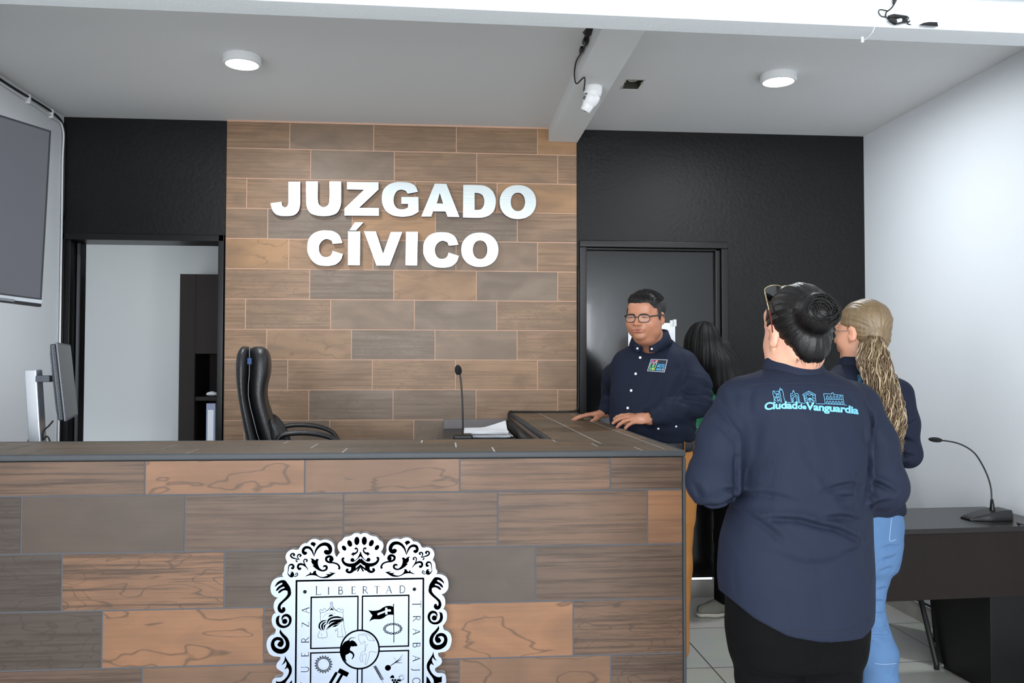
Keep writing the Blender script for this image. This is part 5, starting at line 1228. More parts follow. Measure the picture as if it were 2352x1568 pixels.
    objs.append(build_sdf('trousers', tr, (cx-.3, cy-.3, .0), (cx+.3, cy+.3, 1.12), .006, cloth_mat('tan_chino', S(186, 128, 72), .8, .4, 8), root))
    mb = MB(); K = 48; vs = []
    for z, e_ in ((1.028, .004), (1.032, .007), (1.068, .007), (1.073, .004)):
        for k in range(K):
            t = 2*math.pi*k/K; rx, ry = .181+e_, .143+e_; ct, st = math.cos(t), math.sin(t); n_ = (abs(ct)**2.4+abs(st)**2.4)**(-1/2.4); vs.append(A3((cx, cy, z))+r*(rx*ct*n_)+f*(ry*st*n_))
    mb.add(vs, [(j*K+k, j*K+(k+1) % K, (j+1)*K+(k+1) % K, (j+1)*K+k) for j in range(3) for k in range(K)]); objs.append(mb.build('belt', M['leather'], root, smooth=True))
    mb = MB()
    for t in (.05, -.5, 2.6, 3.6, 1.1, -1.4):
        ct, st = math.cos(t), math.sin(t); n_ = (abs(ct)**2.4+abs(st)**2.4)**(-1/2.4); b_ = A3((cx, cy, 0))+r*(.190*ct*n_)+f*(.152*st*n_); mb.ring([b_+A3((0, 0, 1.02)), b_*1.0+A3((0, 0, 1.08))], [(.002, .006)]*2, 8)
    objs.append(mb.build('belt_loop', cloth_mat('tan_loop', S(186, 128, 72)), root))
    for s_ in (-1, 1):
        hp = A3((cx, cy, 0))+r*(.10*s_); so = SDF(); so.chain([hp-f*.07+A3((0, 0, .045)), hp+f*.08+A3((0, 0, .038)), hp+f*.17+A3((0, 0, .03))], [.042, .044, .034], .03); so.post = lambda P, d: np.maximum(d, .002-P[:, 2])
        objs.append(build_sdf('shoe', so, hp-A3((.28, .28, .02)), hp+A3((.28, .28, .12)), .006, M['leather'], root))
    # ring on the finger
    fr2 = Frame(w2, (t2-w2)+A3((0, 0, .03)), (.0, -.45, .9)); q = fr2.w((-.011*1.02, .113*1.02, -.001)); ax_ = fr2.R[:, 1]; rr = .0098
    u1 = fr2.R[:, 0]; u2 = fr2.R[:, 2]*.97-fr2.R[:, 1]*.25
    mb = MB(); mb.ring([q+u1*(rr*math.cos(t))+u2*(rr*math.sin(t)) for t in [2*math.pi*k/24 for k in range(24)]], .0014, 6, closed=True); objs.append(mb.build('ring', mat('gold', (.8, .6, .3), .2, metal=1), root, smooth=True))
    loc = (cx, cy, 0); relocate(root, objs+gl+bl, loc)
    tag(root, 'man in black glasses and navy button-down shirt resting both hands on the counter', 'person')
def text_mesh_2d(txt, bold=.0, size=1.0):
    """outline triangles of a word in the built-in face: (verts, faces), unit size"""
    cu = bpy.data.curves.new('word', 'FONT'); cu.body = txt; cu.size = size; cu.offset = bold*.022; cu.space_character = 1.0 if bold < 1.2 else .97; cu.resolution_u = 6; ob = bpy.data.objects.new('word', cu); COL.objects.link(ob)
    dg = bpy.context.evaluated_depsgraph_get(); me = bpy.data.meshes.new_from_object(ob.evaluated_get(dg)); vs = [(v.co.x, v.co.y) for v in me.vertices]; fs = [tuple(p.vertices) for p in me.polygons]
    bpy.data.objects.remove(ob); bpy.data.curves.remove(cu); bpy.data.meshes.remove(me); return vs, fs
def lay_text(tm, a, b, h_, Zf, sewn, par, out, m, lift, name, frm=None):
    vs, fs = tm; x0 = min(v[0] for v in vs); x1 = max(v[0] for v in vs); dx, dy = b[0]-a[0], b[1]-a[1]; sc_ = 1/(x1-x0)
    def place(u, v):
        s_ = (u-x0)*sc_; return Zf(a[0]+dx*s_-0*v, a[1]+dy*s_-v*h_*1.35)
    me = bpy.data.meshes.new(name); T_ = man.tgt_cur; co = []
    for u, v in vs:
        px, py = place(u, v); co.append(T_(px, py, lift))
    ok = [i for i, c in enumerate(co) if c is not None]; mp = {i: j for j, i in enumerate(ok)}
    me.from_pydata([tuple(co[i]) for i in ok], [], [tuple(mp[i] for i in f) for f in fs if all(i in mp for i in f)]); me.materials.append(m)
    o_ = bpy.data.objects.new(name, me); COL.objects.link(o_); o_.parent = par; out.append(o_)
# ------------------------------------------------------------------ engraved metal coat of arms on the counter front
def plaque():
    YP = DC-.032; cen = atY(826.6, 1491, YP); sc = (atY(926.6, 1491, YP).x-atY(726.6, 1491, YP).x)/200
    root = empty('coat_of_arms_plaque', (cen.x, YP, cen.z)); parts = []
    def loc(px, py): return ((px-826.6+.0115*(py-1491))*sc, -(py-1491+.0135*(px-826.6))*sc)
    Z = lambda o, k: (lambda x, y: loc(o[0]+x/k, o[1]+y/k))
    Z7, ZA, ZB, ZD = Z((590, 1200), 4.26), Z((600, 1210), 8.254), Z((600, 1380), 8.342), Z((820, 1380), 8.342)
    kA, kB, k7 = sc/8.254, sc/8.342, sc/4.26
    half = [(1020,108),(1003,99),(985,97),(955,101),(932,118),(900,129),(868,135),(850,150),(838,170),(812,185),(797,210),(795,240),(806,268),(818,288),(800,308),(786,332),(776,318),(763,278),(765,235),(752,200),(735,180),(700,163),(660,160),(625,168),(600,158),(570,153),(540,158),(515,175),(500,193),(465,198),(435,220),(415,252),(395,259),(360,255),(320,270),(295,300),(288,335),(300,370),(305,385),(283,410),(275,440),(272,470),(258,490),(257,510),(268,526),(240,525),(200,535),(165,560),(147,600),(143,640),(150,680),(180,715),(212,726),(190,748),(175,780),(172,820),(180,850),(191,872),(165,892),(153,930),(157,980),(175,1015),(192,1036),(188,1058),(178,1080),(150,1090),(118,1120),(103,1170),(108,1220),(130,1270),(170,1295),(215,1300),(238,1306),(230,1335),(205,1360),(196,1395),(210,1420),(240,1440),(265,1457),(262,1480),(240,1500),(200,1503),(168,1515),(155,1545),(152,1600),(170,1660),(150,1720),(165,1790),(200,1850),(260,1890),(300,1960),(380,2010),(470,2040),(540,2100),(640,2120),(730,2150),(800,2210),(900,2230),(985,2290)]
    L_ = [Z7(*p) for p in half]; outline = L_+[(-u, v) for u, v in reversed(L_)]
    outline = [tuple(p) for p in autosmooth(outline, 50, 4)]
    fr = lambda off: (lambda u, v, d: Vector((cen.x+u, YP-off+d, cen.z+v)))
    if sum(outline[i-1][0]*outline[i][1]-outline[i][0]*outline[i-1][1] for i in range(len(outline))) < 0: outline = outline[::-1]
    mb = MB(); extrude(mb, [outline], fr(0), .004); parts.append(mb.build('metal_plate', mat('brushed_steel_plate', S(138, 147, 162), .38, metal=.9, bump=.04, bscale=3, stretch=(90, 1, 1)), root))
    mb = MB(); extrude(mb, [outline], fr(-.0042), .026)
    parts.append(mb.build('acrylic_backing', mat('clear_acrylic', S(206, 204, 206), .12, alpha=.35), root))
    mb = MB(); F = fr(.0007)
    def both(fn, sym=True):
        fn(lambda u, v: (u, v));
        if sym: fn(lambda u, v: (-u, v))
    def st(P, W, zf=ZA, k=kA, sym=True, smooth=True): both(lambda m: ribbon(mb, [m(*zf(*p)) for p in P], [w_*k*1.22 for w_ in (W if hasattr(W, '__len__') else [W, W])], F, 0, 6, smooth), sym)
    def ball(x, y, r, zf=ZA, k=kA, sym=True, ry=None, rot=0):
        c = zf(x, y); ry = ry or r; pts = []
        for i in range(20):
            a = 2*math.pi*i/20; dx, dy = r*k*math.cos(a), ry*k*math.sin(a); pts.append((c[0]+dx*math.cos(rot)-dy*math.sin(rot), c[1]+dx*math.sin(rot)+dy*math.cos(rot)))
        both(lambda m: extrude(mb, [[m(*p) for p in pts]], F, 0), sym)
    def poly(P, zf=ZA, sym=True, holes=(), smooth=True, thr=45):
        def go(m):
            ls = [autosmooth([m(*zf(*p)) for p in l], thr, 4) if smooth and i == 0 else [Vector(m(*zf(*p))) for p in l] for i, l in enumerate([P]+list(holes))]; extrude(mb, ls, F, 0)
        both(go, sym)
    poly([(945,310),(955,285),(985,272),(1020,278),(1048,300),(1045,320),(1025,345),(1015,380),(1000,350),(965,330)])
    st([(1015,550),(1000,500),(970,430),(930,385),(880,372),(830,388),(808,430),(812,470),(840,495),(868,480),(866,462)], [2,18,30,38,42,44,44,44,38,26,12]); ball(850,482,30)
    st([(1015,550),(1030,480),(1065,400),(1130,335),(1210,310),(1280,332),(1318,390),(1318,440),(1290,478),(1245,480),(1218,455),(1240,425)], [2,20,34,44,52,58,60,60,56,50,36,18]); ball(1250,458,38)
    st([(745,612),(700,595),(655,585),(600,565),(574,530),(588,498),(625,490),(648,512),(638,532)], [2,14,20,24,26,24,22,18,12]); ball(630,522,18)
    st([(745,612),(715,580),(700,545),(715,512),(750,507),(768,530),(752,548)], [2,14,20,22,22,20,12]); ball(750,540,16); st([(700,605),(672,622),(684,645)], [8,14,16]); ball(690,640,14)
    st([(905,812),(880,765),(830,715),(770,690),(722,702),(708,750),(735,788),(768,772)], [2,14,24,32,34,34,30,18]); ball(750,775,22)
    st([(850,720),(825,670),(820,620),(845,597),(880,610),(884,640)], [16,18,18,18,18,14]); ball(872,634,17)
    st([(515,860),(528,800),(535,735),(560,703),(600,700),(625,732),(615,772),(588,768)], [8,12,16,24,30,32,28,14]); ball(600,765,22)
    st([(515,860),(545,905),(590,922),(618,890),(603,848),(570,838)], [10,20,36,34,22,10]); ball(588,882,24); st([(620,915),(670,920),(702,895),(697,862),(668,862)], [10,14,16,14,10]); ball(668,882,13)
    poly([(945,580),(985,585),(1030,620),(1060,590),(1105,600),(1085,640),(1090,710),(1120,770),(1170,805),(1220,790),(1235,760),(1215,742),(1182,755),(1180,725),(1215,707),(1260,720),(1275,765),(1250,808),(1190,833),(1130,825),(1070,795),(1010,750),(980,715),(1010,712),(975,680),(960,640),(968,615)])
    st([(1475,792),(1492,760),(1460,700),(1380,668),(1300,658),(1248,628),(1242,578),(1282,548),(1335,555),(1358,600),(1335,635),(1300,622)], [34,30,26,24,30,36,38,38,40,38,30,16]); ball(1328,602,34)
    poly([(840,930),(880,895),(930,875),(925,855),(945,840),(965,870),(985,860),(1010,820),(1050,815),(1050,860),(1090,910),(1150,935),(1210,930),(1270,905),(1225,880),(1300,882),(1340,872),(1280,840),(1350,855),(1420,860),(1370,895),(1290,945),(1210,960),(1130,950),(1040,910),(960,900),(900,910)])
    poly([(275,1115),(300,1060),(350,1010),(420,990),(470,1000),(510,1050),(560,1130),(575,1200),(560,1255),(530,1240),(510,1202),(470,1185),(420,1195),(365,1235),(342,1240),(335,1215),(380,1170),(450,1143),(460,1128),(440,1115),(380,1140),(325,1190),(300,1200),(300,1170),(340,1115),(412,1068),(418,1052),(395,1045),(340,1072),(285,1118)])
    st([(548,1215),(540,1270),(490,1335),(425,1395),(372,1450),(352,1510),(368,1562),(405,1582),(440,1555),(430,1505)], [56,50,40,36,40,46,54,58,54,36])
    st([(370,262),(334,300),(324,370),(345,430),(400,470),(470,476),(535,440),(568,370),(558,300),(510,258),(450,265),(417,305),(410,350)], [6,44,50,48,42,34,34,40,46,44,36,26,10], ZB, kB); ball(462,372,50,ZB,kB)
    st([(378,525),(385,580),(430,640),(490,710),(518,800),(495,885),(430,938),(340,938),(262,888),(232,800),(262,725),(330,698),(395,722),(418,785),(395,832),(352,828),(335,795)], [4,36,44,52,58,68,74,74,66,54,50,50,48,44,40,36,26], ZB, kB); ball(372,790,34,ZB,kB)
    poly([(470,1020),(490,1080),(540,1160),(590,1250),(592,1340),(550,1430),(500,1500),(460,1568),(450,1640),(300,1620),(295,1505),(340,1520),(400,1510),(470,1460),(520,1390),(540,1310),(512,1252),(490,1270),(450,1290),(480,1240),(495,1180),(482,1132),(450,1175),(390,1210),(425,1170),(455,1110)], ZB); poly([(597,1492),(597,1640),(500,1640),(560,1530)], ZB)
    for x, y, rx, ry, ro in ((1580,388,38,54,.6), (1688,300,44,66,.42), (1823,252,50,80,.0)): ball(x, y, rx, ry=ry, rot=ro)
    st([(1750,525),(1775,495),(1822,468),(1836,420),(1815,388),(1792,402)], [6,22,26,20,20,16]); ball(1798,398,20); poly([(1706,515),(1750,468),(1782,480),(1830,452),(1805,510),(1772,518),(1745,552),(1738,520)])
    st([(1897,462),(1884,520),(1838,585),(1792,628)], [8,36,14,10]); ball(1737,616,38); st([(1795,626),(1750,640)], [10,24])
    st([(1897,610),(1855,655),(1780,705),(1680,716),(1602,690),(1558,640),(1552,592),(1585,580)], [64,58,56,54,44,36,34,30]); st([(1755,705),(1752,780),(1715,838),(1660,848),(1625,818),(1642,790)], [90,66,42,36,34,26]); ball(1640,800,24)
    st([(1897,705),(1835,765),(1772,815)], [20,26,26]); st([(1897,722),(1862,780),(1830,835)], [16,24,22])
    # frames
    def line(a, b, w_): ribbon(mb, [(a[0]*k7, a[1]*k7), (b[0]*k7, b[1]*k7)], [w_*k7, w_*k7], F, 0, 1, False)
    for h_, v0, w_ in ((622, 685, 17),):
        for s_ in (-1, 1): line((s_*h_, -v0), (s_*h_, v0), w_); line((-h_-w_/2, s_*v0), (h_+w_/2, s_*v0), w_)
    for su in (-1, 1):
        for sv in (-1, 1):
            line((su*478, sv*22), (su*478, sv*522), 14); line((su*22, sv*522), (su*485, sv*522), 14); line((su*22, sv*180), (su*22, sv*529), 13); line((su*180, sv*22), (su*485, sv*22), 13)
    K = 72; vs = [(r_*k7*math.cos(2*math.pi*i/K), r_*k7*math.sin(2*math.pi*i/K)) for r_ in (180, 196) for i in range(K)]; b = len(mb.v); mb.v += [tuple(F(u, v, 0)) for u, v in vs]
    for i in range(K): j = (i+1) % K; mb.f.append((b+i, b+j, b+K+j, b+K+i)); mb.mi.append(0)
    # monument and hat
    B_ = lambda P, W, sym=False: st(P, W, ZB, kB, False)
    mx = lambda P: [(2*1355-x, y) for x, y in P]
    for P in ([(1138,385),(1138,212)], [(1138,212),(1130,175),(1150,145),(1180,175),(1195,150),(1225,130),(1250,165),(1280,160),(1312,128),(1338,66)], [(1138,212),(1200,205),(1270,175),(1320,130),(1352,85)]): B_(P, 5); B_(mx(P), 5)
    B_([(1575,330),(1590,480),(1625,650)], 5); B_([(1625,678),(1465,678),(1468,640),(1475,560)], 5); B_([(1125,565),(1092,680),(1258,680),(1255,560)], 5); B_([(1155,600),(1160,670)], 3); B_([(1540,440),(1560,670)], 3); B_([(1410,545),(1440,560),(1475,525),(1440,530),(1425,590)], 4); B_([(1190,300),(1250,240),(1355,220),(1430,225)], 3)
    for r_ in (28, 14): st([(1352+r_*math.cos(a), 35+r_*math.sin(a)) for a in [2*math.pi*i/16 for i in range(17)]], 4, ZB, kB, False)
    poly([(1355,115),(1400,178),(1355,160),(1312,178)], ZB, False, smooth=False); poly([(1290,295),(1310,260),(1350,248),(1395,265),(1340,285)], ZB, False)
    for P, W in (([(1255,360),(1180,375),(1125,430),(1120,500),(1170,560)], [8,22,24,24,4]), ([(1250,390),(1195,420),(1170,470),(1180,520),(1210,555)], [10,26,30,26,4]), ([(1250,430),(1215,470),(1215,530)], [8,26,6]), ([(1260,440),(1300,350),(1380,308),(1480,302),(1585,330)], [10,28,28,28,6]), ([(1300,430),(1340,385),(1420,368),(1500,362),(1580,350)], [16,30,34,34,20]), ([(1250,545),(1300,480),(1380,420),(1470,395),(1560,385)], [6,20,24,24,8]), ([(1290,520),(1350,460),(1430,430),(1520,410)], [6,16,20,6]), ([(1370,488),(1420,468),(1490,440)], [8,28,6])): B_(P, W)
    # flag, pole, crown
    poly([(222,172),(300,185),(380,180),(440,165),(500,125),(560,100),(620,92),(680,100),(710,112),(708,268),(640,262),(580,275),(520,320),(460,345),(400,350),(320,350),(235,390),(300,275)], ZD, False, holes=[[(395,235),(545,180),(545,128),(588,128),(588,160),(655,160),(655,205),(590,200),(590,258),(545,258),(548,215),(400,275)]])
    st([(707,65),(708,300),(709,550),(709,800)], 12, ZD, kB, False, False); ball(707,70,13,ZD,kB,False)
    for ph in (0, math.pi):
        st([(690+(162+22*math.sin(8*a+ph))*math.cos(a), 535+(92+16*math.sin(8*a+ph))*math.sin(a)) for a in [2*math.pi*i/64 for i in range(65)]], 11, ZD, kB, False, False)
    # cogwheel and tools
    for r_, w_ in ((140, 11), (117, 13)): st([(1195+r_*math.cos(a), 1202+r_*math.sin(a)) for a in [2*math.pi*i/48 for i in range(49)]], w_, ZB, kB, False, False)
    for i in range(19): a = 2*math.pi*i/19; st([(1195+142*math.cos(a), 1202+142*math.sin(a)), (1195+172*math.cos(a), 1202+172*math.sin(a))], 15, ZB, kB, False, False)
    st([(1440,1365),(1300,1600)], 44, ZB, kB, False, False); ball(1438,1370,22,ZB,kB,False); st([(1482,1318),(1662,1410)], 74, ZB, kB, False, False); st([(1565,1370),(1430,1600)], 42, ZB, kB, False, False)
    # onion, wheat, grapes
    ball(592,1285,58,ZD,kB,False,ry=55)
    for P, W in (([(640,1245),(740,1180),(830,1100),(880,1030)], [10,16,8,3]), ([(740,1180),(830,1140),(872,1105)], [10,7,2]), ([(740,1185),(810,1190),(880,1192)], [10,8,2]), ([(745,1170),(740,1120),(698,1090)], [4,4,4]), ([(335,1240),(420,1400),(515,1600)], [5,6,4])): st(P, W, ZD, kB, False)
    for i in range(9):
        t = i/9; x, y = 345+150*t, 1260+270*t
        for s_ in (-1, 1): ball(x+s_*16, y-4*s_, 9, ZD, kB, False, ry=22, rot=.5-s_*.5)
    for x, y in ((680,1522),(732,1522),(785,1527),(706,1560),(758,1562),(820,1532),(672,1598),(730,1600),(790,1590)): ball(x, y, 22, ZD, kB, False)
    poly([(625,1490),(650,1440),(690,1425),(715,1460),(705,1490),(660,1480)], ZD, False)
    for cx, cy, r_ in ((858,1470,50), (845,1490,46)): st([(cx+r_*math.cos(a), cy+r_*.95*math.sin(a)) for a in [2*math.pi*i/24 for i in range(23)]], 4, ZD, kB, False, False)
    # bull and horse in the medallion
    poly([(1585,790),(1640,755),(1680,745),(1700,770),(1740,745),(1790,770),(1830,820),(1845,850),(1820,865),(1790,860),(1755,870),(1725,860),(1705,900),(1700,940),(1740,960),(1770,990),(1785,1040),(1765,1085),(1745,1115),(1730,1100),(1755,1050),(1745,1010),(1700,985),(1660,1010),(1620,1030),(1615,1090),(1640,1160),(1600,1130),(1560,1060),(1535,960),(1545,860)], ZB, False)
    st([(1690,770),(1685,735),(1730,700),(1790,700),(1812,685)], [16,14,10,6,2], ZB, kB, False)
    for P in ([(45,630),(28,680),(40,740),(70,800),(90,825),(120,800),(130,770),(150,770),(160,830),(150,900),(160,950)], [(45,630),(75,650),(150,650),(190,680),(210,740),(300,760),(345,770)], [(75,630),(170,625),(240,655),(300,715),(340,765)], [(210,820),(180,860),(165,900),(160,950),(90,980),(65,1050),(55,1110),(80,1160),(110,1155),(100,1090),(110,1030),(170,1010),(175,1080),(160,1170),(155,1210),(185,1205),(210,1130),(235,1030),(245,970),(385,988)]): st(P, 4, ZD, kB, False)
    ink = mat('black_enamel_fill', S(7, 7, 9), .7, spec=.15); parts.append(mb.build('engraving', ink, root))
    # inscriptions in a thin roman face
    G_ = {'L': (.55, [((0,0),(0,1),9), ((0,.02),(.52,.02),5), ((.52,.02),(.55,.15),4), ((-.1,0),(.1,0),3), ((-.1,1),(.12,1),3)]), 'I': (.2, [((0,0),(0,1),9), ((-.12,0),(.12,0),3), ((-.12,1),(.12,1),3)]),
      'B': (.55, [((0,0),(0,1),9), ('c',[(0,1),(.25,1),(.42,.9),(.42,.65),(.25,.53),(0,.53)],6), ('c',[(0,.53),(.3,.53),(.5,.42),(.5,.14),(.32,0),(0,0)],7), ((-.1,0),(.1,0),3), ((-.1,1),(.1,1),3)]),
      'E': (.5, [((0,0),(0,1),9), ((0,.02),(.48,.02),5), ((0,.98),(.42,.98),5), ((0,.52),(.32,.52),4), ((.48,0),(.5,.14),4), ((.42,1),(.43,.88),4), ((-.1,0),(.1,0),3), ((-.1,1),(.1,1),3)]),
      'F': (.5, [((0,0),(0,1),9), ((0,.98),(.42,.98),5), ((0,.5),(.32,.5),4), ((.42,1),(.43,.88),4), ((-.12,0),(.12,0),3), ((-.1,1),(.1,1),3)]),
      'R': (.6, [((0,0),(0,1),9), ('c',[(0,1),(.28,1),(.45,.88),(.45,.64),(.28,.5),(0,.5)],6), ((.2,.5),(.62,0),7), ((-.1,0),(.12,0),3), ((-.1,1),(.1,1),3), ((.58,.0),(.72,-.02),4)]),
      'T': (.7, [((.35,0),(.35,1),9), ((0,.99),(.7,.99),4), ((0,1),(-.02,.88),4), ((.7,1),(.72,.88),4), ((.23,0),(.47,0),3)]),
      'A': (.75, [((0,0),(.36,1),4), ((.36,1),(.72,0),9), ((.14,.36),(.58,.36),4), ((-.08,0),(.1,0),3), ((.62,0),(.82,0),3)]),
      'D': (.7, [((0,0),(0,1),9), ('c',[(0,.99),(.3,.99),(.56,.86),(.66,.5),(.56,.14),(.3,.01),(0,.01)],7), ((-.1,0),(.1,0),3), ((-.1,1),(.1,1),3)]),
      'U': (.65, [('c',[(0,1),(0,.3),(.1,.05),(.32,-.02),(.52,.06),(.6,.3)],7), ((.6,.28),(.6,1),4), ((-.1,1),(.1,1),3), ((.5,1),(.7,1),3)]),
      'Z': (.6, [((0,.98),(.58,.98),4), ((.58,.98),(0,.02),8), ((0,.02),(.6,.02),4), ((0,1),(-.01,.88),3), ((.6,0),(.62,.14),3)]),
      'J': (.25, [('c',[(.1,1),(.1,.1),(.05,-.15),(-.12,-.25)],8), ((-.02,1),(.22,1),3)]),
      'O': (.8, [('c',[(.4+.4*math.sin(a),.5+.52*math.cos(a)) for a in [2*math.pi*i/12 for i in range(13)]],7)])}
    def letter(ch, cx, cy, h_, rot):
        w_, ss = G_[ch]; c = Z7(cx, cy); cr_, sr = math.cos(rot), math.sin(rot)
        def T_(u, v): u, v = (u-w_/2)*h_*k7, (v-.5)*h_*k7; return (c[0]+u*cr_-v*sr, c[1]+u*sr+v*cr_)
        for s_ in ss:
            if s_[0] == 'c': ribbon(mb, [T_(*p) for p in s_[1]], [s_[2]*k7*.9]*2, F, 0, 4)
            else: ribbon(mb, [T_(*s_[0]), T_(*s_[1])], [s_[2]*k7*.9]*2, F, 0, 1, False)
    for ch, x, h_ in (('L',610,84),('I',712,70),('B',825,70),('E',953,70),('R',1065,70),('T',1180,70),('A',1297,70),('D',1432,70)): letter(ch, x, 653-(x-1020)*.0135+(4 if ch != 'L' else -1), h_, 0)
    for ch, yy, h_ in (('T',800,84),('R',943,70),('A',1072,70),('B',1205,70),('A',1335,70),('J',1450,66),('O',1556,72),('O',1,0)):
        if h_: letter(ch, 1565-(yy-1240)*.0115, yy, h_, -math.pi/2)
    for ch, yy, h_ in (('A',850,70),('Z',990,70),('R',1140,70),('E',1278,70),('U',1425,70),('F',1568,84)): letter(ch, 475-(yy-1240)*.0115, yy, h_, math.pi/2)
    for x, y in ((475,670),(1548,652)):
        c = Z7(x, y); extrude(mb, [[(c[0]+18*k7*math.cos(a), c[1]+18*k7*math.sin(a)) for a in [2*math.pi*i/20 for i in range(20)]]], F, 0)
    parts.append(mb.build('engraving', ink, root))
    for u, v in ((-.14, .12), (.14, .12), (-.14, -.18), (.14, -.18)):
        pass
    localise(root, parts); tag(root, 'brushed metal coat of arms plaque with black engraving on the counter front', 'plaque')
plaque()
# ------------------------------------------------------------------ the women seen from behind
def cam_tgt(SF):
    org = Vector((0, 0, CAM_H)); return lambda px, py, lift=.002: SF.hit(org, ray(px, py), lift)
def crease_post(creases, depth, sc_w=1.0, base=None):
    """grooves pressed into cloth along polylines given by their place on the garment (x, z)"""
    CL = []
    for pts, amp, wd in creases:
        q = [atY(px, py, depth) for px, py in [tuple(v) for v in crspline(pts, 5)]] if len(pts) > 2 else [atY(px, py, depth) for px, py in pts]
        CL.append((np.array([(p.x, p.z) for p in q]), amp*1.5, wd*.9))
    def fn(P, d):
        X = P[:, [0, 2]]; add = np.zeros(len(P)); near = np.abs(d) < .05; Xn = X[near]; an = np.zeros(len(Xn))
        for Q, amp, wd in CL:
            m = np.ones(len(Xn), bool); lo, hi = Q.min(0)-.05, Q.max(0)+.05; m = ((Xn > lo) & (Xn < hi)).all(1)
            if not m.any(): continue
            Y_ = Xn[m]; best = np.full(len(Y_), 9.); sgn = np.zeros(len(Y_)); tt = np.zeros(len(Y_)); K = len(Q)-1
            for i in range(K):
                a, b = Q[i], Q[i+1]; ba = b-a; L2 = (ba**2).sum()+1e-12; h = np.clip(((Y_-a)@ba)/L2, 0, 1); v = Y_-a-h[:, None]*ba; dd = np.sqrt((v**2).sum(1))
                u = dd < best; best = np.where(u, dd, best); s_ = v[:, 1]*ba[0]-v[:, 0]*ba[1]; sgn = np.where(u, np.sign(s_), sgn); tt = np.where(u, (i+h)/K, tt)
            fade = np.sin(np.pi*np.clip(tt*.86+.07, 0, 1))**.6; sd_ = best*sgn
            an[m] += amp*fade*(np.exp(-(sd_/wd)**2)-.75*np.exp(-((sd_-wd*1.9)/(wd*1.5))**2))
        add[near] = an; d = d+add
        return base(P, d) if base else d
    return fn
def back_collar(name, root, ctr, r, f, z, rx, ry, hgt, m, lean=.0, K=48, gap=.35):
    mb = MB(); rows_ = []
    for dz, e in ((-.012, .0), (hgt*.6, -.003), (hgt, -.003), (hgt-.002, .003), (hgt*.35, .008), (-.006, .014), (-.010, .012)):
        row = []
        for k in range(K+1):
            a = gap+(2*math.pi-2*gap)*k/K; ca, sa = math.cos(a), math.sin(a); fr_ = max(0, ca)
            row.append(Vector(ctr+r*((rx+e)*sa)+f*((ry+e)*ca+lean*dz)+A3((0, 0, z+dz-.035*fr_))))
        rows_.append(row)
    mb.add([p for w_ in rows_ for p in w_], [(j*(K+1)+k, j*(K+1)+k+1, (j+1)*(K+1)+k+1, (j+1)*(K+1)+k) for j in range(len(rows_)-1) for k in range(K)])
    o = mb.build(name, m, root, smooth=True); s_ = o.modifiers.new('thick', 'SOLIDIFY'); s_.thickness = .0015; return o
M['print_cyan'] = mat('cyan_print', S(98, 164, 198), .6)
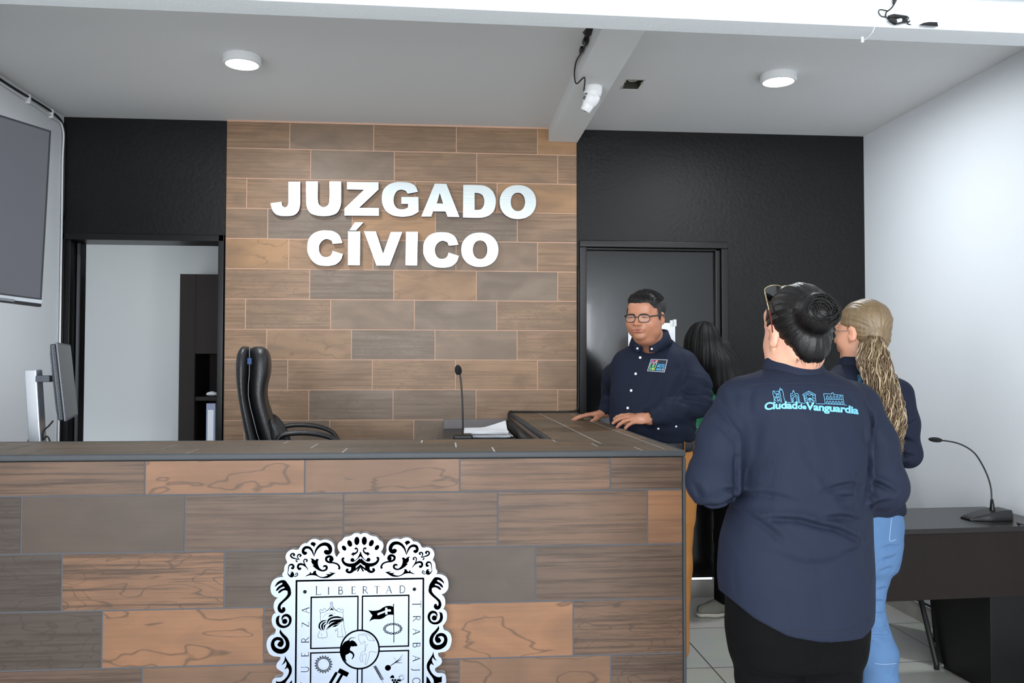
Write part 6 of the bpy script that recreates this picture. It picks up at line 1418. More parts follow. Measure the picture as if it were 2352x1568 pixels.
def back_print(root, tgt, Zf, objs, line_w=9):
    """city skyline in thin lines above an arched wordmark"""
    g = empty('back_print'); g.parent = root; out = []
    base = [(140, 646), (330, 622), (560, 612), (820, 617), (1000, 624), (1090, 640), (1300, 657), (1600, 676), (1900, 702), (2110, 732)]
    bx, by = np.array(base).T
    def word(txt, x0, x1, h_, bold):
        vs, fs = text_mesh_2d(txt, bold); u0, u1 = min(v[0] for v in vs), max(v[0] for v in vs); capo = .73
        co = []
        for u, v in vs:
            x = x0+(u-u0)/(u1-u0)*(x1-x0); y = float(np.interp(x, bx, by))-v/capo*h_; co.append(tgt(*Zf(x, y), .0022))
        ok = [i for i, c in enumerate(co) if c is not None]; mp = {i: j for j, i in enumerate(ok)}
        me = bpy.data.meshes.new('wordmark'); me.from_pydata([tuple(co[i]) for i in ok], [], [tuple(mp[i] for i in f) for f in fs if all(i in mp for i in f)]); me.materials.append(M['print_cyan'])
        o = bpy.data.objects.new('wordmark', me); COL.objects.link(o); o.parent = g; out.append(o)
    word('Ciudad', 145, 830, 152, 1.7); word('de', 838, 1016, 108, 1.5); word('Vanguardia', 1000, 2100, 152, 1.7)
    LN = [[(310,255),(360,250),(350,290),(385,300)],[(315,295),(345,410),(345,470),(375,490),(320,500)],[(325,255),(320,295)],[(385,300),(400,380),(430,490)],[(390,270),(420,250),(445,265),(440,300),(400,310)],[(400,330),(440,320),(445,365),(405,370)],[(410,395),(450,385),(460,430),(420,440)],[(430,450),(465,440),(475,490)],[(455,235),(480,360),(500,490)],[(450,235),(515,235),(550,400),(590,490)],[(465,180),(465,205),(452,235)],[(465,205),(500,212),(515,238)],[(345,372),(385,378),(355,430),(395,465)],
     [(690,300),(725,300),(740,235),(765,280),(785,310),(830,305),(850,340),(875,490)],[(690,300),(685,340),(710,465),(735,470)],[(705,360),(720,340),(765,330),(800,345),(830,365),(855,490)],[(715,380),(730,465)],[(745,480),(745,378),(775,365),(800,380),(825,490)],
     [(935,325),(1065,262),(1210,330)],[(1065,245),(1065,262)],[(935,325),(960,345),(1065,290),(1185,345),(1210,330)],[(955,345),(990,500)],[(975,350),(990,440)],[(1195,345),(1215,490)],[(965,405),(1030,395),(1005,365),(1010,340)],[(1200,400),(1140,395),(1150,360),(1140,335)],[(1020,335),(1050,320),(1080,345),(1110,320),(1140,335)],[(1085,390),(1020,490)],[(1020,490),(1075,490)],[(1075,490),(1085,390)],[(1085,390),(1110,490)],[(1110,490),(1180,490)],[(1180,490),(1085,390)],[(1070,400),(985,460)],[(1100,400),(1190,460)],
     [(1370,305),(1540,315)],[(1540,315),(1545,285)],[(1545,285),(1575,290)],[(1575,290),(1575,320)],[(1575,320),(1780,340)],[(1780,340),(1770,355),(1800,540)],[(1800,540),(1850,548)],[(1375,310),(1405,515)],[(1410,420),(1770,430)],[(590,485),(880,495),(985,510)],[(1210,515),(1405,518)],[(1430,515),(1790,535)]]
    for i in range(5): x = 1432+i*68; LN.append([(x,412),(x+4,365),(x+18,350),(x+32,365),(x+36,415)])
    for i in range(6): x = 1428+i*60; y = i*2; LN.append([(x,520+y),(x+6,470+y),(x+20,455+y),(x+34,470+y),(x+40,522+y)])
    mb = MB()
    for P_ in LN:
        Q = [tuple(v) for v in crspline(P_, 4)] if len(P_) > 2 else [tuple(np.array(P_[0])+(np.array(P_[1])-np.array(P_[0]))*k/6) for k in range(7)]
        L_, R_ = stroke2d(Q, line_w, smooth=False); prev = None
        for l, r_ in zip(L_, R_):
            a, b = tgt(*Zf(*l), .002), tgt(*Zf(*r_), .002)
            if a is None or b is None: prev = None; continue
            i0 = len(mb.v); mb.v += [tuple(a), tuple(b)]
            if prev is not None: mb.f.append((prev, prev+1, i0+1, i0)); mb.mi.append(0)
            prev = i0
    out.append(mb.build('skyline', M['print_cyan'], g)); objs += out
def seam(root, tgt, pts, objs, r=.0008, lift=.0004, m=None, name='seam'):
    mb = MB(); Q = [tgt(x, y, lift) for x, y in [tuple(v) for v in crspline(pts, 8)]]; Q = [q for q in Q if q is not None]
    if len(Q) > 3: mb.ring(Q, r, 6); objs.append(mb.build(name, m or M['seam'], root, smooth=True))
def woman_bun():
    y = 2.05; k_ = y/1949.47; Zp = lambda py: CAM_H-(py-840)*k_
    f = A3((-.10, .995, 0)); r = A3((.995, .10, 0)); hf = Frame(P3(1830, 768, 2.05), (-.13, .98, -.10)); HS = A3((.93, .95, .97)); hc = hf.o
    skin = A3(S(204, 152, 128)); body = SDF(); head_solids(LSDF(body, hf, HS), False, .96)
    xs = lambda px: P3(px, 900, y)[0]
    nb = A3((xs(1822), y+.01, Zp(838))); body.cap(hf.w((0, -.02, -.05)), nb, .054, .060, .02)
    zz = [Zp(v) for v in (1480, 1413, 1330, 1240, 1160, 1050, 950, 895, 862, 846)]
    cxs = [xs(v) for v in (1830, 1830, 1826, 1828, 1840, 1850, 1838, 1832, 1827, 1825)]
    rx = [.180, .185, .193, .187, .172, .166, .176, .164, .112, .062]; ry = [.135, .142, .145, .140, .132, .132, .130, .108, .080, .060]
    body.ztube(zz[2:], cxs[2:], [y+.01]*8, A3(rx[2:])-.035, A3(ry[2:])-.035, (r[0], r[1]), .03)
    sL = P3(1693, 915, y+.01); sR = P3(1975, 925, y+.03); eL = P3(1637, 1105, y-.03); eR = P3(2030, 1118, y+.0)
    wL = eL+A3((.07, .235, .02)); wR = eR+A3((-.10, .22, .03))
    for a, b, c in ((sL, eL, wL), (sR, eR, wR)): body.chain([a, b, c], [.045, .036, .024], .02)
    hand_solids(body, wL, (.5, .8, .1), (0, -.1, 1), 1, .92, curl=(.6, .8, .5)); hand_solids(body, wR, (-.6, .75, .1), (0, -.1, 1), -1, .92, curl=(.6, .8, .5))
    legs = [(xs(1762), .083), (xs(1906), .080)]
    for x, r_ in legs: body.chain([(x, y+.01, .80), (x, y+.02, .46), (x, y-.0, .08)], [.075, .048, .035], .02); body.chain([(x, y-.03, .05), (x, y+.14, .03)], [.034, .028], .02)
    root = build_sdf('person', body, (.60, 1.75, 0), (1.35, 2.62, 1.68), .0042, skin_mat('woman_skin', skin, skin), colfn=skin_color(hf, skin, A3(S(176, 104, 98)), 0, HS)); objs = [root]
    # shirt
    sh = SDF(); sh.ztube(zz, cxs, [y+.01]*10, rx, ry, (r[0], r[1]), .03, p=2.3)
    sh.ell(A3((xs(1836), y+.015, Zp(902))), (.160, .078, .044), .04, R=np.stack([r, f, (0, 0, 1)], 1))
    sh.chain([sL+A3((.012, 0, -.012)), (sL+eL)/2+A3((-.004, 0, 0)), eL, (eL+wL)/2, wL-(wL-eL)*.05], [.066, .060, .058, .052, .040], .03); sh.chain([sR+A3((-.012, 0, -.012)), (sR+eR)/2, eR, (eR+wR)/2, wR-(wR-eR)*.05], [.064, .058, .054, .050, .040], .03)
    cx0 = xs(1830)
    z6 = lambda L_: [(1560+a/2.97, 1050+b/2.97) for a, b in L_]; z5 = lambda L_: [(1550+a/3.267, 620+b/3.267) for a, b in L_]
    cr = [(z6([(330,310),(500,280),(620,262),(760,290)]), .004, .008), (z6([(590,425),(780,420),(900,450),(1060,490),(1235,575)]), .008, .007), (z6([(930,412),(1100,400),(1235,435)]), .006, .007), (z6([(950,222),(1080,190),(1160,180),(1240,205)]), .005, .006), (z6([(490,395),(600,480),(680,560)]), .005, .008), (z6([(850,60),(960,230),(1080,340),(1180,400)]), -.003, .014), (z6([(640,650),(760,700),(900,715),(1050,690)]), .003, .012), (z6([(1090,650),(1230,620)]), .004, .008), (z6([(1060,265),(1180,268)]), .005, .006),
          (z6([(320,225),(400,232)]), .006, .006), (z6([(215,352),(310,345),(410,295)]), .007, .006), (z6([(140,200),(175,290)]), .005, .006), (z6([(415,0),(405,150),(400,330)]), .006, .007), (z6([(1335,170),(1450,210),(1530,262)]), .006, .006), (z6([(1310,245),(1380,312)]), .006, .006), (z6([(1290,350),(1400,345),(1500,320)]), .006, .006), (z6([(1325,0),(1325,150),(1280,330)]), .007, .007),
          (z5([(430,940),(445,1050),(490,1180)]), .004, .009), (z5([(730,1080),(700,1250),(640,1420)]), -.0025, .014), (z5([(870,1080),(950,1280),(1010,1500)]), .0025, .012), (z5([(520,920),(500,1000),(520,1100)]), .003, .009), (z5([(380,920),(410,1080),(485,1260),(495,1450)]), .003, .004), (z5([(1490,980),(1555,1150),(1500,1330),(1490,1560)]), .005, .005), (z5([(360,1150),(430,1230),(480,1300)]), .004, .008), (z5([(1440,1170),(1440,1280),(1500,1340)]), .004, .008), (z5([(1510,1100),(1600,1290),(1640,1420)]), .003, .010), (z5([(640,880),(600,960),(590,1080)]), .0022, .008), (z5([(1290,900),(1360,1000),(1400,1120)]), .0022, .010)]
    hx, hz = np.array([(xs(a), Zp(b)) for a, b in ((1630, 1345), (1650, 1362), (1700, 1405), (1760, 1436), (1830, 1450), (1930, 1453), (1980, 1432), (2005, 1402), (2030, 1380))]).T
    def hem(P, d): hzp = np.interp(P[:, 0], hx, hz); hzf = np.where(P[:, 1] > y+.05, hzp+.02, hzp); return np.maximum(d+.0012*wave(P, 21, 16), hzf-P[:, 2])
    sh.post = crease_post(cr, y-.10, base=hem)
    sh.cap(hf.w((0, -.02, -.06)), nb+A3((0, 0, .02)), .050, .052, .008, 's')
    shirt = build_sdf('shirt', sh, (.55, 1.78, .74), (1.35, 2.42, 1.50), .0042, M['navy'], root, it=1); objs.append(shirt); T_ = cam_tgt(Surf(shirt))
    objs.append(back_collar('collar', root, A3((xs(1827), y+.012, 0)), r, f, Zp(853), .066, .066, .036, M['navy'], .25))
    seam(root, T_, z5([(455,895),(620,858),(900,850),(1100,855),(1300,880),(1480,925)]), objs); seam(root, T_, z6([(1212,100),(1195,380),(1240,560),(1246,790)]), objs); seam(root, T_, z6([(640,20),(640,330),(650,560)]), objs, .0006)
    seam(root, T_, z6([(285,925),(430,1060),(620,1155),(840,1185),(1090,1190),(1240,1140)]), objs, .0007)
    back_print(root, T_, lambda x, yv: (1740+x/9.046, 870+yv/9.046), objs)
    # hair drawn back into a bun
    hr = SDF(); H = LSDF(hr, hf, HS); H.ell((0, -.018, .040), (.0805, .0990, .090), .01); H.ell((0, -.060, -.030), (.052, .045, .055), .03)
    H.ell((0, .127, -.034), (.098, .080, .100), .010, 's')
    for s_ in (-1, 1): H.ell((s_*.092, -.004, -.016), (.024, .026, .036), .008, 's'); H.ell((s_*.082, -.030, -.085), (.046, .070, .056), .012, 's')
    H.ell((0, -.02, -.135), (.12, .15, .055), .010, 's')
    bc = P3(1885, 716, y-.115); ax = bc-hf.w((0, .01, .02)); ax /= np.linalg.norm(ax); e1 = np.cross(ax, (0, 0, 1)); e1 /= np.linalg.norm(e1); e2 = np.cross(ax, e1)
    B = np.stack([e1, e2, ax], 1)
    hr.ell(bc-ax*.012, (.049, .049, .043), .014, R=B)
    def hp(P, d):
        q = (P-bc)@B; ph = np.arctan2(q[:, 1], q[:, 0]); far = np.clip((np.linalg.norm(P-bc, axis=1)-.045)/.03, 0, 1)
        return d+far*(.0006*np.sin(58*ph+4*wave(P, 31, 18))+.0009*np.sin(21*ph+2*wave(P, 32, 10)))
    hr.post = hp; objs.append(build_sdf('hair', hr, hc-A3((.16, .22, .16)), hc+A3((.16, .16, .16)), .0026, M['hair_black2'], root, it=0))
    mb = MB(); rg = random.Random(2)
    for s_ in range(620):        # strands wound into a loose knot
        grp = s_ % 3; tl_ = (.0, .75, -.6)[grp]; tw = (.0, .9, 2.3)[grp]
        a3 = ax*math.cos(tl_)+(e1*math.cos(tw)+e2*math.sin(tw))*math.sin(tl_); u1 = np.cross(a3, (0.3, 0.2, 1)); u1 /= np.linalg.norm(u1); u2 = np.cross(a3, u1)
        ph0 = rg.uniform(0, 6.28); R0 = rg.uniform(.016, .043); sp = rg.uniform(2.0, 4.6); oz = rg.uniform(-.026, .026); pts = []; n = 24; dr = rg.uniform(-.012, .012); wb = rg.uniform(.8, 2.2)
        for i in range(n):
            t = i/(n-1); a = ph0+sp*t; z_ = oz+dr*t+.005*math.sin(wb*a+ph0); rr = (R0+.004*math.sin(2.1*a+ph0))*math.sqrt(max(.2, 1-(z_/.046)**2)); pts.append(bc+(u1*math.cos(a)+u2*math.sin(a))*rr+a3*z_)
        rad = rg.uniform(.0008, .0017); mb.ring(pts, [rad*max(.15, math.sin(math.pi*(.06+.88*i/(n-1)))) for i in range(n)], 5)
    objs.append(mb.build('bun', M['hair_black2'], root, smooth=True))
    mb = MB()
    for s_ in range(34):         # stray hairs at the nape and around the bun
        a = rg.uniform(-.95, .95); p0 = hf.w(A3((.060*math.sin(a), -.055-.03*math.cos(a), -.072+rg.uniform(-.006, .004)))*HS); p1 = p0+A3((rg.uniform(-.008, .008), rg.uniform(-.006, .004), -rg.uniform(.006, .018))); mb.ring([p0, (p0+p1)/2+A3((rg.uniform(-.002, .002), 0, 0)), p1], [.0005, .0004, .0002], 4)
    for s_ in range(16):
        a = rg.uniform(0, 6.28); p0 = bc+e1*.040*math.cos(a)+e2*.040*math.sin(a); d_ = e1*math.cos(a+.5)+e2*math.sin(a+.5); mb.ring([p0, p0+d_*.012, p0+d_*.022+ax*.004], [.0004, .0003, .0002], 4)
    objs.append(mb.build('stray_hair', M['hair_black2'], root, smooth=True)); objs[-1]['kind'] = 'stuff'
    # sunglasses pushed up on the head
    g = empty('sunglasses'); g.parent = root; gl = []; gold = mat('pale_gold', S(214, 190, 150), .25, metal=1); tort = mat('tortoise', S(86, 26, 14), .25)
    L3 = lambda px, py, d_: P3(px, py, d_)
    mb = MB(); mb.ring(cr3([L3(1756, 668, 2.075), L3(1761, 690, 2.05), L3(1767, 715, 2.02)], 6), [(.0035, .0012)]*6+[(.0028, .0012)]*7, 8); gl.append(mb.build('temple', gold, g, smooth=True))
    mb = MB(); mb.ring(cr3([L3(1767, 713, 2.02), L3(1771, 732, 2.005), L3(1773, 748, 1.995), L3(1774.5, 763, 1.99)], 6), [(.0026, .0018)]*19, 8); gl.append(mb.build('temple_tip', tort, g, smooth=True))
    arc = [(1756, 669), (1758, 662), (1766, 657.5), (1777, 655), (1789, 656), (1798, 660), (1802, 665), (1800, 676), (1792, 688), (1778, 696), (1766, 692), (1759, 681)]
    P_ = [A3(L3(a, b, 2.085+(a-1756)*.0009)) for a, b in arc]; lp_ = []
    for i in range(len(P_)):
        p0, p1, p2, p3 = P_[i-1], P_[i], P_[(i+1) % len(P_)], P_[(i+2) % len(P_)]
        for k in range(5): s_ = k/5; lp_.append(.5*((2*p1)+(p2-p0)*s_+(2*p0-5*p1+4*p2-p3)*s_*s_+(-p0+3*p1-3*p2+p3)*s_**3))
    mb = MB(); mb.ring(lp_, .0013, 8, closed=True); gl.append(mb.build('rim', gold, g, smooth=True))
    mb = MB(); n = len(lp_); c_ = sum(lp_)/n; mb.add([Vector(p) for p in lp_]+[Vector(c_+A3((0, .004, .002)))], [(i, (i+1) % n, n) for i in range(n)]); gl.append(mb.build('lens', mat('dark_lens', S(14, 15, 13), .08, spec=.8), g, smooth=True))
    mid = hf.w(A3((0, .062, .108)))  # the other half lies hidden over the hair
    mir = lambda p: p-2*((p-mid)@hf.R[:, 0])*hf.R[:, 0]
    mb = MB(); mb.ring([mir(p) for p in lp_], .0013, 8, closed=True); mb.ring([lp_[30], (lp_[30]+mir(lp_[30]))/2, mir(lp_[30])], .0012, 6); gl.append(mb.build('rim', gold, g, smooth=True))
    mb = MB(); q = [mir(p) for p in lp_]; mb.add([Vector(p) for p in q]+[Vector(sum(q)/n)], [(i, (i+1) % n, n) for i in range(n)]); gl.append(mb.build('lens', mat('dark_lens_far', S(14, 15, 13), .08, spec=.8), g, smooth=True))
    # trousers and shoes
    tr = SDF(); tr.ztube([.70, .78, Zp(1320), Zp(1240), Zp(1180)], [cx0]*5, [y+.012]*5, [.162, .176, .174, .158, .15], [.118, .128, .125, .115, .11], (r[0], r[1]), .04)
    for (x, r_), kx in zip(legs, (.012, -.012)): tr.chain([(x, y+.005, .84), (x+kx*.6, y+.02, .66), (x+kx, y+.02, .46), (x+kx, y-.005, .30), (x+kx*1.5, y, .08)], [.086, .078, .058, .056, .044], .025)
    tr.cap((xs(1843), y-.12, .76), (xs(1843), y-.12, .1), .010, .02, .02, 's'); tr.post = lambda P, d: d+.0022*wave(P, 22, 26)
    objs.append(build_sdf('trousers', tr, (.60, 1.80, .0), (1.2, 2.3, 1.12), .006, cloth_mat('black_denim', S(6, 6, 7), .85, .3, 14), root))
    for x, _ in legs:
        so = SDF(); so.chain([(x, y-.05, .045), (x, y+.07, .045), (x, y+.17, .034)], [.040, .042, .034], .03); so.post = lambda P, d: np.maximum(d, .002-P[:, 2]); objs.append(build_sdf('shoe', so, (x-.08, y-.14, -.01), (x+.08, y+.26, .12), .005, M['rubber'], root))
    relocate(root, objs+gl, (cx0, y, 0)); tag(root, 'woman seen from behind with dark hair in a bun and skyline print on navy shirt', 'person')
def ponytail_strands(path, widths, n, seed, m, root, curl=.006, rad=(.0018, .0034), depthk=.6):
    rg = random.Random(seed); P = [A3(p) for p in path]; mbs = [MB() for _ in m]
    for s_ in range(n):
        a = rg.uniform(0, 6.28); rr = rg.random()**.5; ph = rg.uniform(0, 6.28); fq = rg.uniform(24, 42); st = rg.uniform(0, .06); en = min(1, rg.uniform(.80, 1.03)); cl = curl*rg.uniform(.4, 1.5); pts = []; K = 56
        for i in range(K):
            t = st+(en-st)*i/(K-1); x = t*(len(P)-1); j = min(int(x), len(P)-2); q = P[j]+(P[j+1]-P[j])*(x-j); w_ = widths[j]+(widths[j+1]-widths[j])*(x-j); am = cl*min(1, t*4)
            q = q+A3((math.cos(a)*rr*w_, math.sin(a)*rr*w_*depthk, 0))+A3((am*math.sin(fq*t+ph), am*math.cos(fq*t+ph), am*.4*math.sin(2*fq*t)))
            pts.append(q)
        r0 = rg.uniform(*rad); mbs[rg.randrange(len(m))].ring(pts, [r0*(1 if i < K*.75 else max(.1, 1-(i-K*.75)/(K*.25))) for i in range(K)], 5)
    return mbs
def woman_tail():
    y = 3.15; k_ = y/1949.47; Zp = lambda py: CAM_H-(py-840)*k_; xs = lambda px: P3(px, 900, y)[0]
    f = A3((-.30, .954, 0)); r = A3((.954, .30, 0)); hf = Frame(P3(1978, 765, y), (-.52, .85, -.05)); HS = A3((1.0, .98, .97)); hc = hf.o
    skin = A3(S(206, 150, 122)); body = SDF(); head_solids(LSDF(body, hf, HS), False, .95)
    nb = A3((xs(1972), y+.01, Zp(826))); body.cap(hf.w((0, -.02, -.05)), nb, .050, .056, .02)
    zz = [Zp(v) for v in (1196, 1150, 1080, 1000, 930, 880, 850, 832)]; cxs = [xs(v) for v in (1988, 1988, 1986, 1984, 1982, 1980, 1976, 1974)]
    rx = [.158, .155, .148, .152, .165, .160, .115, .065]; ry = [.115, .115, .11, .118, .118, .098, .078, .06]
    body.ztube(zz, cxs, [y+.01]*8, A3(rx)-.03, A3(ry)-.03, (r[0], r[1]), .03)
    sL = P3(1890, 893, y-.03); sR = P3(2068, 900, y+.03); eL = P3(1870, 1050, y-.04); eR = P3(2084, 1042, y+.06); wL = eL+A3((.02, .23, .05)); wR = eR+A3((-.15, .16, .06))
    for a, b, c in ((sL, eL, wL), (sR, eR, wR)): body.chain([a, b, c], [.042, .034, .024], .02)
    hand_solids(body, wL, (.3, .9, .2), (0, -.2, 1), 1, .9, curl=(.5, .7, .5)); hand_solids(body, wR, (-.8, .5, .2), (0, -.2, 1), -1, .9, curl=(.5, .7, .5))
    L2 = [P3(1950, 1190, y+.03), P3(1962, 1400, y+.03), P3(1975, 1700, y+.06)]; R2 = [P3(2012, 1195, y), P3(1996, 1310, y-.0), P3(1992, 1400, y-.0), P3(2016, 1500, y-.04), P3(2024, 1568, y-.05), P3(2030, 1690, y-.05)]
    body.chain(L2, [.06, .04, .03], .02); body.chain([R2[0], R2[2], R2[5]], [.06, .038, .03], .02)
    root = build_sdf('person', body, (1.2, 2.85, 0), (2.0, 3.75, 1.69), .0048, skin_mat('woman_skin_warm', skin, skin), colfn=skin_color(hf, skin, A3(S(176, 104, 98)), 0, HS)); objs = [root]
    sh = SDF(); sh.ztube(zz, cxs, [y+.01]*8, rx, ry, (r[0], r[1]), .03); sh.ell(A3((xs(1978), y+.01, Zp(885))), (.155, .078, .05), .05, R=np.stack([r, f, (0, 0, 1)], 1))
    sh.chain([sL, (sL+eL)/2, eL, wL*.95+eL*.05], [.062, .056, .052, .040], .03); sh.chain([sR+A3((-.01, 0, -.01)), (sR+eR)/2, eR, (eR+wR)/2, wR*.95+eR*.05], [.060, .054, .050, .048, .040], .03)
    z5 = lambda L_: [(1550+a/3.267, 620+b/3.267) for a, b in L_]
    cr = [(z5([(1700,1200),(1760,1270),(1830,1300)]), .007, .008), (z5([(1690,1330),(1760,1390),(1820,1400)]), .007, .008), (z5([(1680,1420),(1730,1460),(1800,1470)]), .006, .008), (z5([(1730,1000),(1740,1100),(1720,1220)]), .005, .010), (z5([(1760,1180),(1830,1130)]), .006, .008)]
    sh.post = crease_post(cr, y-.04, base=lambda P, d: d+.0016*wave(P, 41, 16)+.003*np.exp(-((P[:, 2]-Zp(1165))/.05)**2)*np.sin(P[:, 0]*60+P[:, 2]*50))
    sh.cap(hf.w((0, -.02, -.06)), nb+A3((0, 0, .02)), .052, .056, .008, 's')
    shirt = build_sdf('shirt', sh, (1.15, 2.85, .84), (2.0, 3.65, 1.5), .005, M['navy'], root); objs.append(shirt); T_ = cam_tgt(Surf(shirt))
    objs.append(back_collar('collar', root, A3((xs(1974), y+.012, 0)), r, f, Zp(838), .066, .066, .034, M['navy'], .25))
    back_print(root, T_, lambda x, yv: (1962+.43*(x/9.046-16), 853+.62*(yv/9.046-15)), objs, 12)
    hr = SDF(); H = LSDF(hr, hf, HS); H.ell((0, -.020, .042), (.0805, .1045, .092), .01); H.ell((0, -.060, -.028), (.060, .05, .05), .03)
    H.ell((0, .112, -.030), (.098, .080, .104), .010, 's')
    for s_ in (-1, 1): H.ell((s_*.092, -.002, -.014), (.022, .022, .034), .008, 's')
    H.ell((0, -.02, -.128), (.12, .15, .055), .010, 's')
    tie = P3(2011, 768, y-.085); ax = A3((.35, -.9, -.15)); ax /= np.linalg.norm(ax); e1 = np.cross(ax, (0, 0, 1)); e1 /= np.linalg.norm(e1); e2 = np.cross(ax, e1); B = np.stack([e1, e2, ax], 1)
    hr.cap(tie-ax*.03, tie, .034, .020, .03)
    def hp(P, d):
        q = (P-tie)@B; ph = np.arctan2(q[:, 1], q[:, 0]); far = np.clip((np.linalg.norm(P-tie, axis=1)-.02)/.03, 0, 1); return d+far*(.0008*np.sin(52*ph+4*wave(P, 31, 18))+.0010*np.sin(19*ph+2*wave(P, 33, 10)))
    hr.post = hp; objs.append(build_sdf('hair', hr, hc-A3((.18, .24, .17)), hc+A3((.18, .16, .16)), .0032, M['hair_blond'], root, it=0))
    mb = MB(); mb.ring([tie+e1*.023*math.cos(t)+e2*.023*math.sin(t) for t in [2*math.pi*k/24 for k in range(24)]], .0045, 8, closed=True); objs.append(mb.build('hair_tie', M['rubber'], root, smooth=True))
    path = [P3(2010, 768, y-.09), P3(2004, 790, y-.125), P3(2006, 825, y-.15), P3(2020, 868, y-.17), P3(2036, 910, y-.165), P3(2049, 950, y-.16), P3(2055, 985, y-.155), P3(2058, 1012, y-.15), P3(2066, 1042, y-.15)]
    mbs = ponytail_strands(path, [.020, .048, .062, .060, .056, .048, .038, .024, .010], 330, 5, (0, 1, 2), root, .0075, (.0013, .0028))
    tail = empty('ponytail'); tail.parent = root; tl = []
    for mb_, mm, nm in zip(mbs, (M['hair_blond'], M['hair_blond_light'], M['hair_brown']), ('curls', 'light_curls', 'dark_curls')): o = mb_.build(nm, mm, tail, smooth=True); o['kind'] = 'stuff'; tl.append(o)
    # glasses
    mb = MB(); mb.ring(cr3([hf.w(A3(q)*HS) for q in ((-.078, -.01, .006), (-.079, .03, .010), (-.070, .072, .010), (-.060, .095, .008))], 5), .0014, 6); mb2 = MB(); mb2.ring([hf.w(A3((-.034+.026*math.cos(t), .104, .002+.019*math.sin(t)))*HS) for t in [2*math.pi*k/24 for k in range(24)]], .0013, 6, closed=True)
    g = empty('glasses'); g.parent = root; gl = [mb.build('temple', M['chrome'], g, smooth=True), mb2.build('rim', M['chrome'], g, smooth=True)]
    # jeans
    jn = SDF(); jn.ztube([Zp(1330), Zp(1260), Zp(1210), Zp(1180), Zp(1160)], [xs(1986), xs(1986), xs(1988), xs(1988), xs(1988)], [y+.01]*5, [.118, .138, .140, .132, .13], [.105, .122, .120, .108, .10], (r[0], r[1]), .04)
    jn.chain(R2, [.082, .076, .058, .070, .062, .045], .02); jn.chain(L2, [.088, .062, .045], .02)
    cz = [(z6_([(1330,760),(1400,740),(1430,760)])), (z6_([(1320,1060),(1380,1070),(1410,1060)])), (z6_([(1270,1160),(1340,1165),(1415,1150)])), (z6_([(1250,1215),(1330,1205),(1420,1210)])), (z6_([(1250,1240),(1330,1250)])), (z6_([(1330,600),(1400,590),(1480,600)])), (z6_([(1330,680),(1400,670),(1450,660)])), (z6_([(1340,900),(1400,890)])), (z6_([(1330,980),(1400,985)]))]
    jn.post = crease_post([(c, .0045, .007) for c in cz], y-.06, base=lambda P, d: d+.0018*wave(P, 44, 30)); JM = cloth_mat('light_denim', S(84, 114, 152), .85, .35, 16)
    jeans = build_sdf('jeans', jn, (1.25, 2.85, .02), (1.95, 3.45, .96), .0052, JM, root); objs.append(jeans); TJ = cam_tgt(Surf(jeans)); st = mat('stitching', S(176, 190, 210), .8)
    seam(root, TJ, z6_([(1450,410),(1440,500),(1438,570),(1480,560)]), objs, .0009, .0006, st, 'pocket_stitching'); seam(root, TJ, z6_([(1335,1405),(1400,1412),(1480,1405)]), objs, .0007, .0005, st, 'stitching')
    for q in (L2[-1], R2[-1]):
        x, yy = q[0], q[1]; so = SDF(); so.chain([(x, yy-.04, .045), (x-.02, yy+.08, .042), (x-.04, yy+.17, .034)], [.038, .040, .033], .03); so.post = lambda P, d: np.maximum(d, .002-P[:, 2]); objs.append(build_sdf('shoe', so, (x-.13, yy-.14, -.01), (x+.09, yy+.26, .12), .006, M['white_plastic'], root))
    relocate(root, objs+gl+tl, (xs(1986), y, 0)); tag(root, 'woman with long curly blond ponytail, navy shirt and light blue jeans, seen from behind', 'person')
z6_ = lambda L_: [(1560+a/2.97, 1050+b/2.97) for a, b in L_]
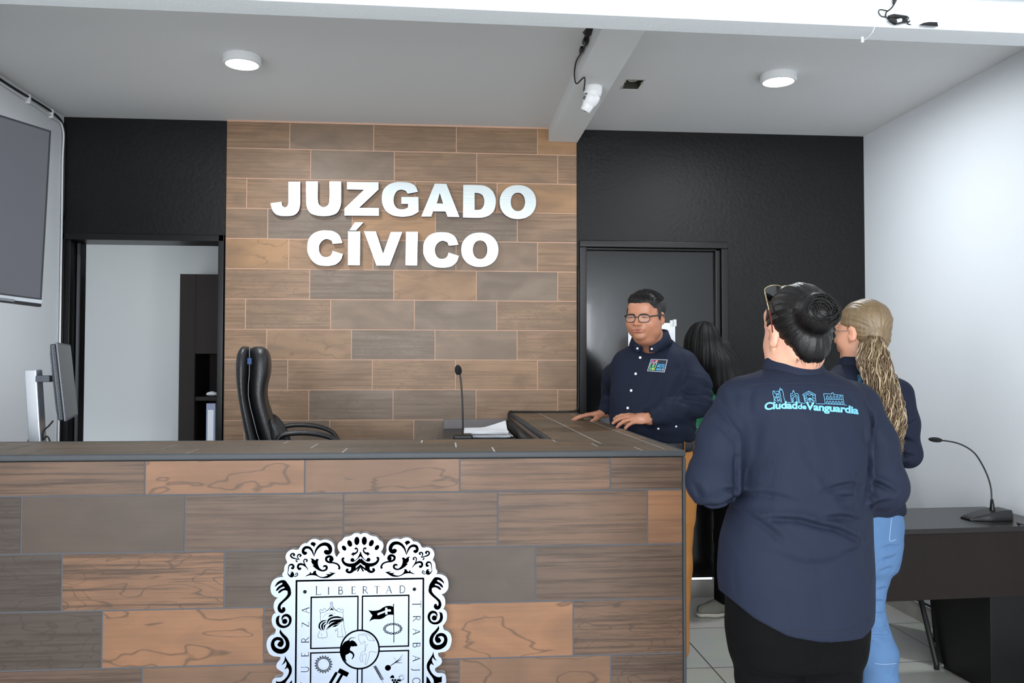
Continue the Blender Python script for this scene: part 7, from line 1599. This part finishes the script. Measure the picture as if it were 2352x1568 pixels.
def woman_green():
    y = 4.68; k_ = y/1949.47; Zp = lambda py: CAM_H-(py-840)*k_; xs = lambda px: P3(px, 900, y)[0]
    f = A3((-.60, .80, 0)); r = A3((.80, .60, 0)); hf = Frame(P3(1612, 793, y), (-.08, .98, -.06)); HS = A3((1, 1, 1)); hc = hf.o
    skin = A3(S(200, 148, 122)); body = SDF(); head_solids(LSDF(body, hf, HS), False, .95)
    cx = xs(1650); nb = A3((xs(1630), y, Zp(830))); body.cap(hf.w((0, -.02, -.05)), nb, .05, .055, .02)
    zz = [.60, .85, Zp(1010), Zp(960), Zp(900), Zp(860), Zp(838), Zp(826)]; rx = [.15, .155, .145, .150, .170, .165, .12, .06]; ry = [.12, .12, .11, .115, .12, .10, .08, .055]; cxs = [cx]*5+[cx-.01, cx-.03, cx-.04]
    body.ztube(zz[1:], cxs[1:], [y]*7, A3(rx[1:])-.03, A3(ry[1:])-.03, (r[0], r[1]), .03)
    sL = A3((cx-.14, y-.08, Zp(862))); sR = A3((cx+.13, y+.08, Zp(862))); eL = A3((cx-.15, y-.02, 1.10)); eR = A3((cx+.19, y+.10, 1.10)); wL = eL+A3((-.06, .2, .02)); wR = eR+A3((-.14, .16, .02))
    for a, b, c in ((sL, eL, wL), (sR, eR, wR)): body.chain([a, b, c], [.04, .033, .024], .02)
    hand_solids(body, wL, (-.2, .9, .2), (0, -.2, 1), 1, .9, curl=(.5, .7, .5)); hand_solids(body, wR, (-.8, .5, .2), (0, -.2, 1), -1, .9, curl=(.5, .7, .5))
    fa = A3((xs(1672), 4.80, 0)); fb = A3((cx+.26, y+.02, 0))
    for q in (fa, fb): body.chain([(q[0], y, .8), (q[0], q[1], .45), (q[0], q[1], .09)], [.07, .048, .035], .02)
    root = build_sdf('person', body, (1.1, 4.3, 0), (1.95, 5.15, 1.72), .006, skin_mat('woman_skin_b', skin, skin), colfn=skin_color(hf, skin, A3(S(176, 104, 98)), 0, HS)); objs = [root]
    tp = SDF(); tp.ztube(zz[1:], cxs[1:], [y]*7, A3(rx[1:])+.002, A3(ry[1:])+.002, (r[0], r[1]), .03); tp.cap(hf.w((0, -.02, -.06)), nb+A3((0, 0, .02)), .052, .056, .008, 's'); tp.chain([sL, eL, wL], [.052, .048, .036], .02); tp.post = lambda P, d: d+.003*wave(P, 51, 18)
    objs.append(build_sdf('top', tp, (1.1, 4.4, .82), (1.9, 5.0, 1.5), .006, cloth_mat('green_satin', S(48, 132, 92), .4, .5, 8), root))
    jk = SDF(); jk.ztube(zz[1:-1], cxs[1:-1], [y]*6, A3(rx[1:-1])+.014, A3(ry[1:-1])+.016, (r[0], r[1]), .03); jk.chain([sR, eR, wR], [.066, .056, .042], .03)
    cutn = A3((-.93, -.36, 0)); cp = A3((xs(1662), y-.12, 0))
    jk.post = lambda P, d: np.maximum(d+.003*wave(P, 52, 24), np.where((P[:, 2] > 1.07) & (P[:, 1] < 5.2), (P-cp)@cutn, -1)); objs.append(build_sdf('jacket', jk, (1.1, 4.4, .84), (2.0, 5.1, 1.5), .0055, M['leather'], root))
    q = T_ = None
    for px, py in ((1602, 981), (1652, 985)):
        mb = MB(); p = P3(px, py, y-.17); mb.lathe([(.004, 0), (.003, .002), (.0001, .003)], 10, Matrix.Translation(Vector(p)) @ Matrix.Rotation(math.pi/2, 4, 'X')); objs.append(mb.build('stud', M['chrome'], root))
    hr = SDF(); H = LSDF(hr, hf, HS); H.ell((0, -.020, .038), (.086, .108, .096), .01); H.ell((-.028, .0, -.02), (.074, .092, .105), .03)
    H.ell((0, .150, -.030), (.085, .070, .104), .010, 's')
    pts = [hf.w((0, -.05, 0)), hf.w((.01, -.085, -.08)), P3(1655, 845, y-.12), P3(1672, 885, y-.16), P3(1684, 930, y-.17)]
    for a, b, ra, rb in zip(pts[:-1], pts[1:], (.075, .078, .082, .078), (.078, .082, .078, .05)): hr.cap(a, b, ra, rb, .04)
    hr.cap(P3(1612, 800, y-.06), P3(1640, 855, y-.13), .055, .022, .03); hr.cap(P3(1665, 800, y-.04), P3(1700, 870, y-.10), .045, .05, .04)
    def hp(P, d): a = np.arctan2(P[:, 0]-hc[0]-.02, -(P[:, 1]-hc[1]+.02)); return d+.0018*np.sin(46*a+3*wave(P*A3((1, 1, .25)), 61, 18))+.003*np.sin(15*a+2*wave(P*A3((1, 1, .3)), 62, 12))
    hr.post = hp; objs.append(build_sdf('hair', hr, (1.15, 4.25, 1.05), (1.95, 4.95, 1.74), .0042, M['hair_jet'], root, it=0))
    tr = SDF(); tr.ztube([.72, .85, .92, .98], [cx]*4, [y]*4, [.158, .166, .160, .14], [.12, .130, .125, .11], (r[0], r[1]), .03)
    for q in (fa, fb): tr.chain([(q[0], y, .82), (q[0], (y+q[1])/2, .46), (q[0], q[1], .10)], [.088, .062, .046], .03)
    objs.append(build_sdf('trousers', tr, (1.15, 4.4, .03), (1.95, 5.1, 1.02), .007, cloth_mat('black_cloth', S(6, 6, 7), .85, .3, 10), root))
    for q, dx in ((fa, -1), (fb, -1)):
        sp = empty('sneaker'); sp.parent = root; so = SDF(); so.chain([q+A3((.035, 0, .055)), q+A3((-.05, -.01, .050)), q+A3((-.125, -.02, .042))], [.036, .038, .030], .03); so.post = lambda P, d: np.maximum(d, .025-P[:, 2])
        o = build_sdf('upper', so, q-A3((.22, .12, 0)), q+A3((.12, .12, .13)), .004, cloth_mat('grey_knit', S(112, 112, 104), .85, .3, 60), sp); objs.append(o)
        s2 = SDF(); s2.chain([q+A3((.035, 0, .04)), q+A3((-.05, -.01, .04)), q+A3((-.128, -.02, .036))], [.042, .044, .036], .03); s2.post = lambda P, d: np.maximum(np.maximum(d, P[:, 2]-.027), .003-P[:, 2])
        o = build_sdf('sole', s2, q-A3((.22, .12, .01)), q+A3((.12, .12, .06)), .004, mat('off_white_sole', S(190, 186, 174), .6), sp); objs.append(o)
    relocate(root, objs, (cx, y, 0)); tag(root, 'woman with long straight black hair, green top and black jacket before the steel door', 'person')
M['hair_black2'] = hair_mat('dark_brown_hair', S(4, 3, 3), S(15, 11, 10), .36, (90, 90, 12))
M['hair_black2'].node_tree.nodes['Principled BSDF'].inputs['Specular IOR Level'].default_value = .3
M['hair_jet'] = hair_mat('jet_black_hair', S(4, 4, 4), S(10, 9, 9), .6, (60, 60, 6)); M['hair_jet'].node_tree.nodes['Principled BSDF'].inputs['Specular IOR Level'].default_value = .25
M['hair_blond'] = hair_mat('dark_blond_hair', S(46, 35, 25), S(150, 126, 92), .42, (80, 80, 14)); M['hair_blond_light'] = hair_mat('light_blond_hair', S(150, 128, 98), S(205, 184, 150), .4, (80, 80, 30)); M['hair_brown'] = hair_mat('brown_hair', S(58, 42, 32), S(110, 86, 64), .45, (80, 80, 30))

man()
woman_bun()
woman_tail()
woman_green()
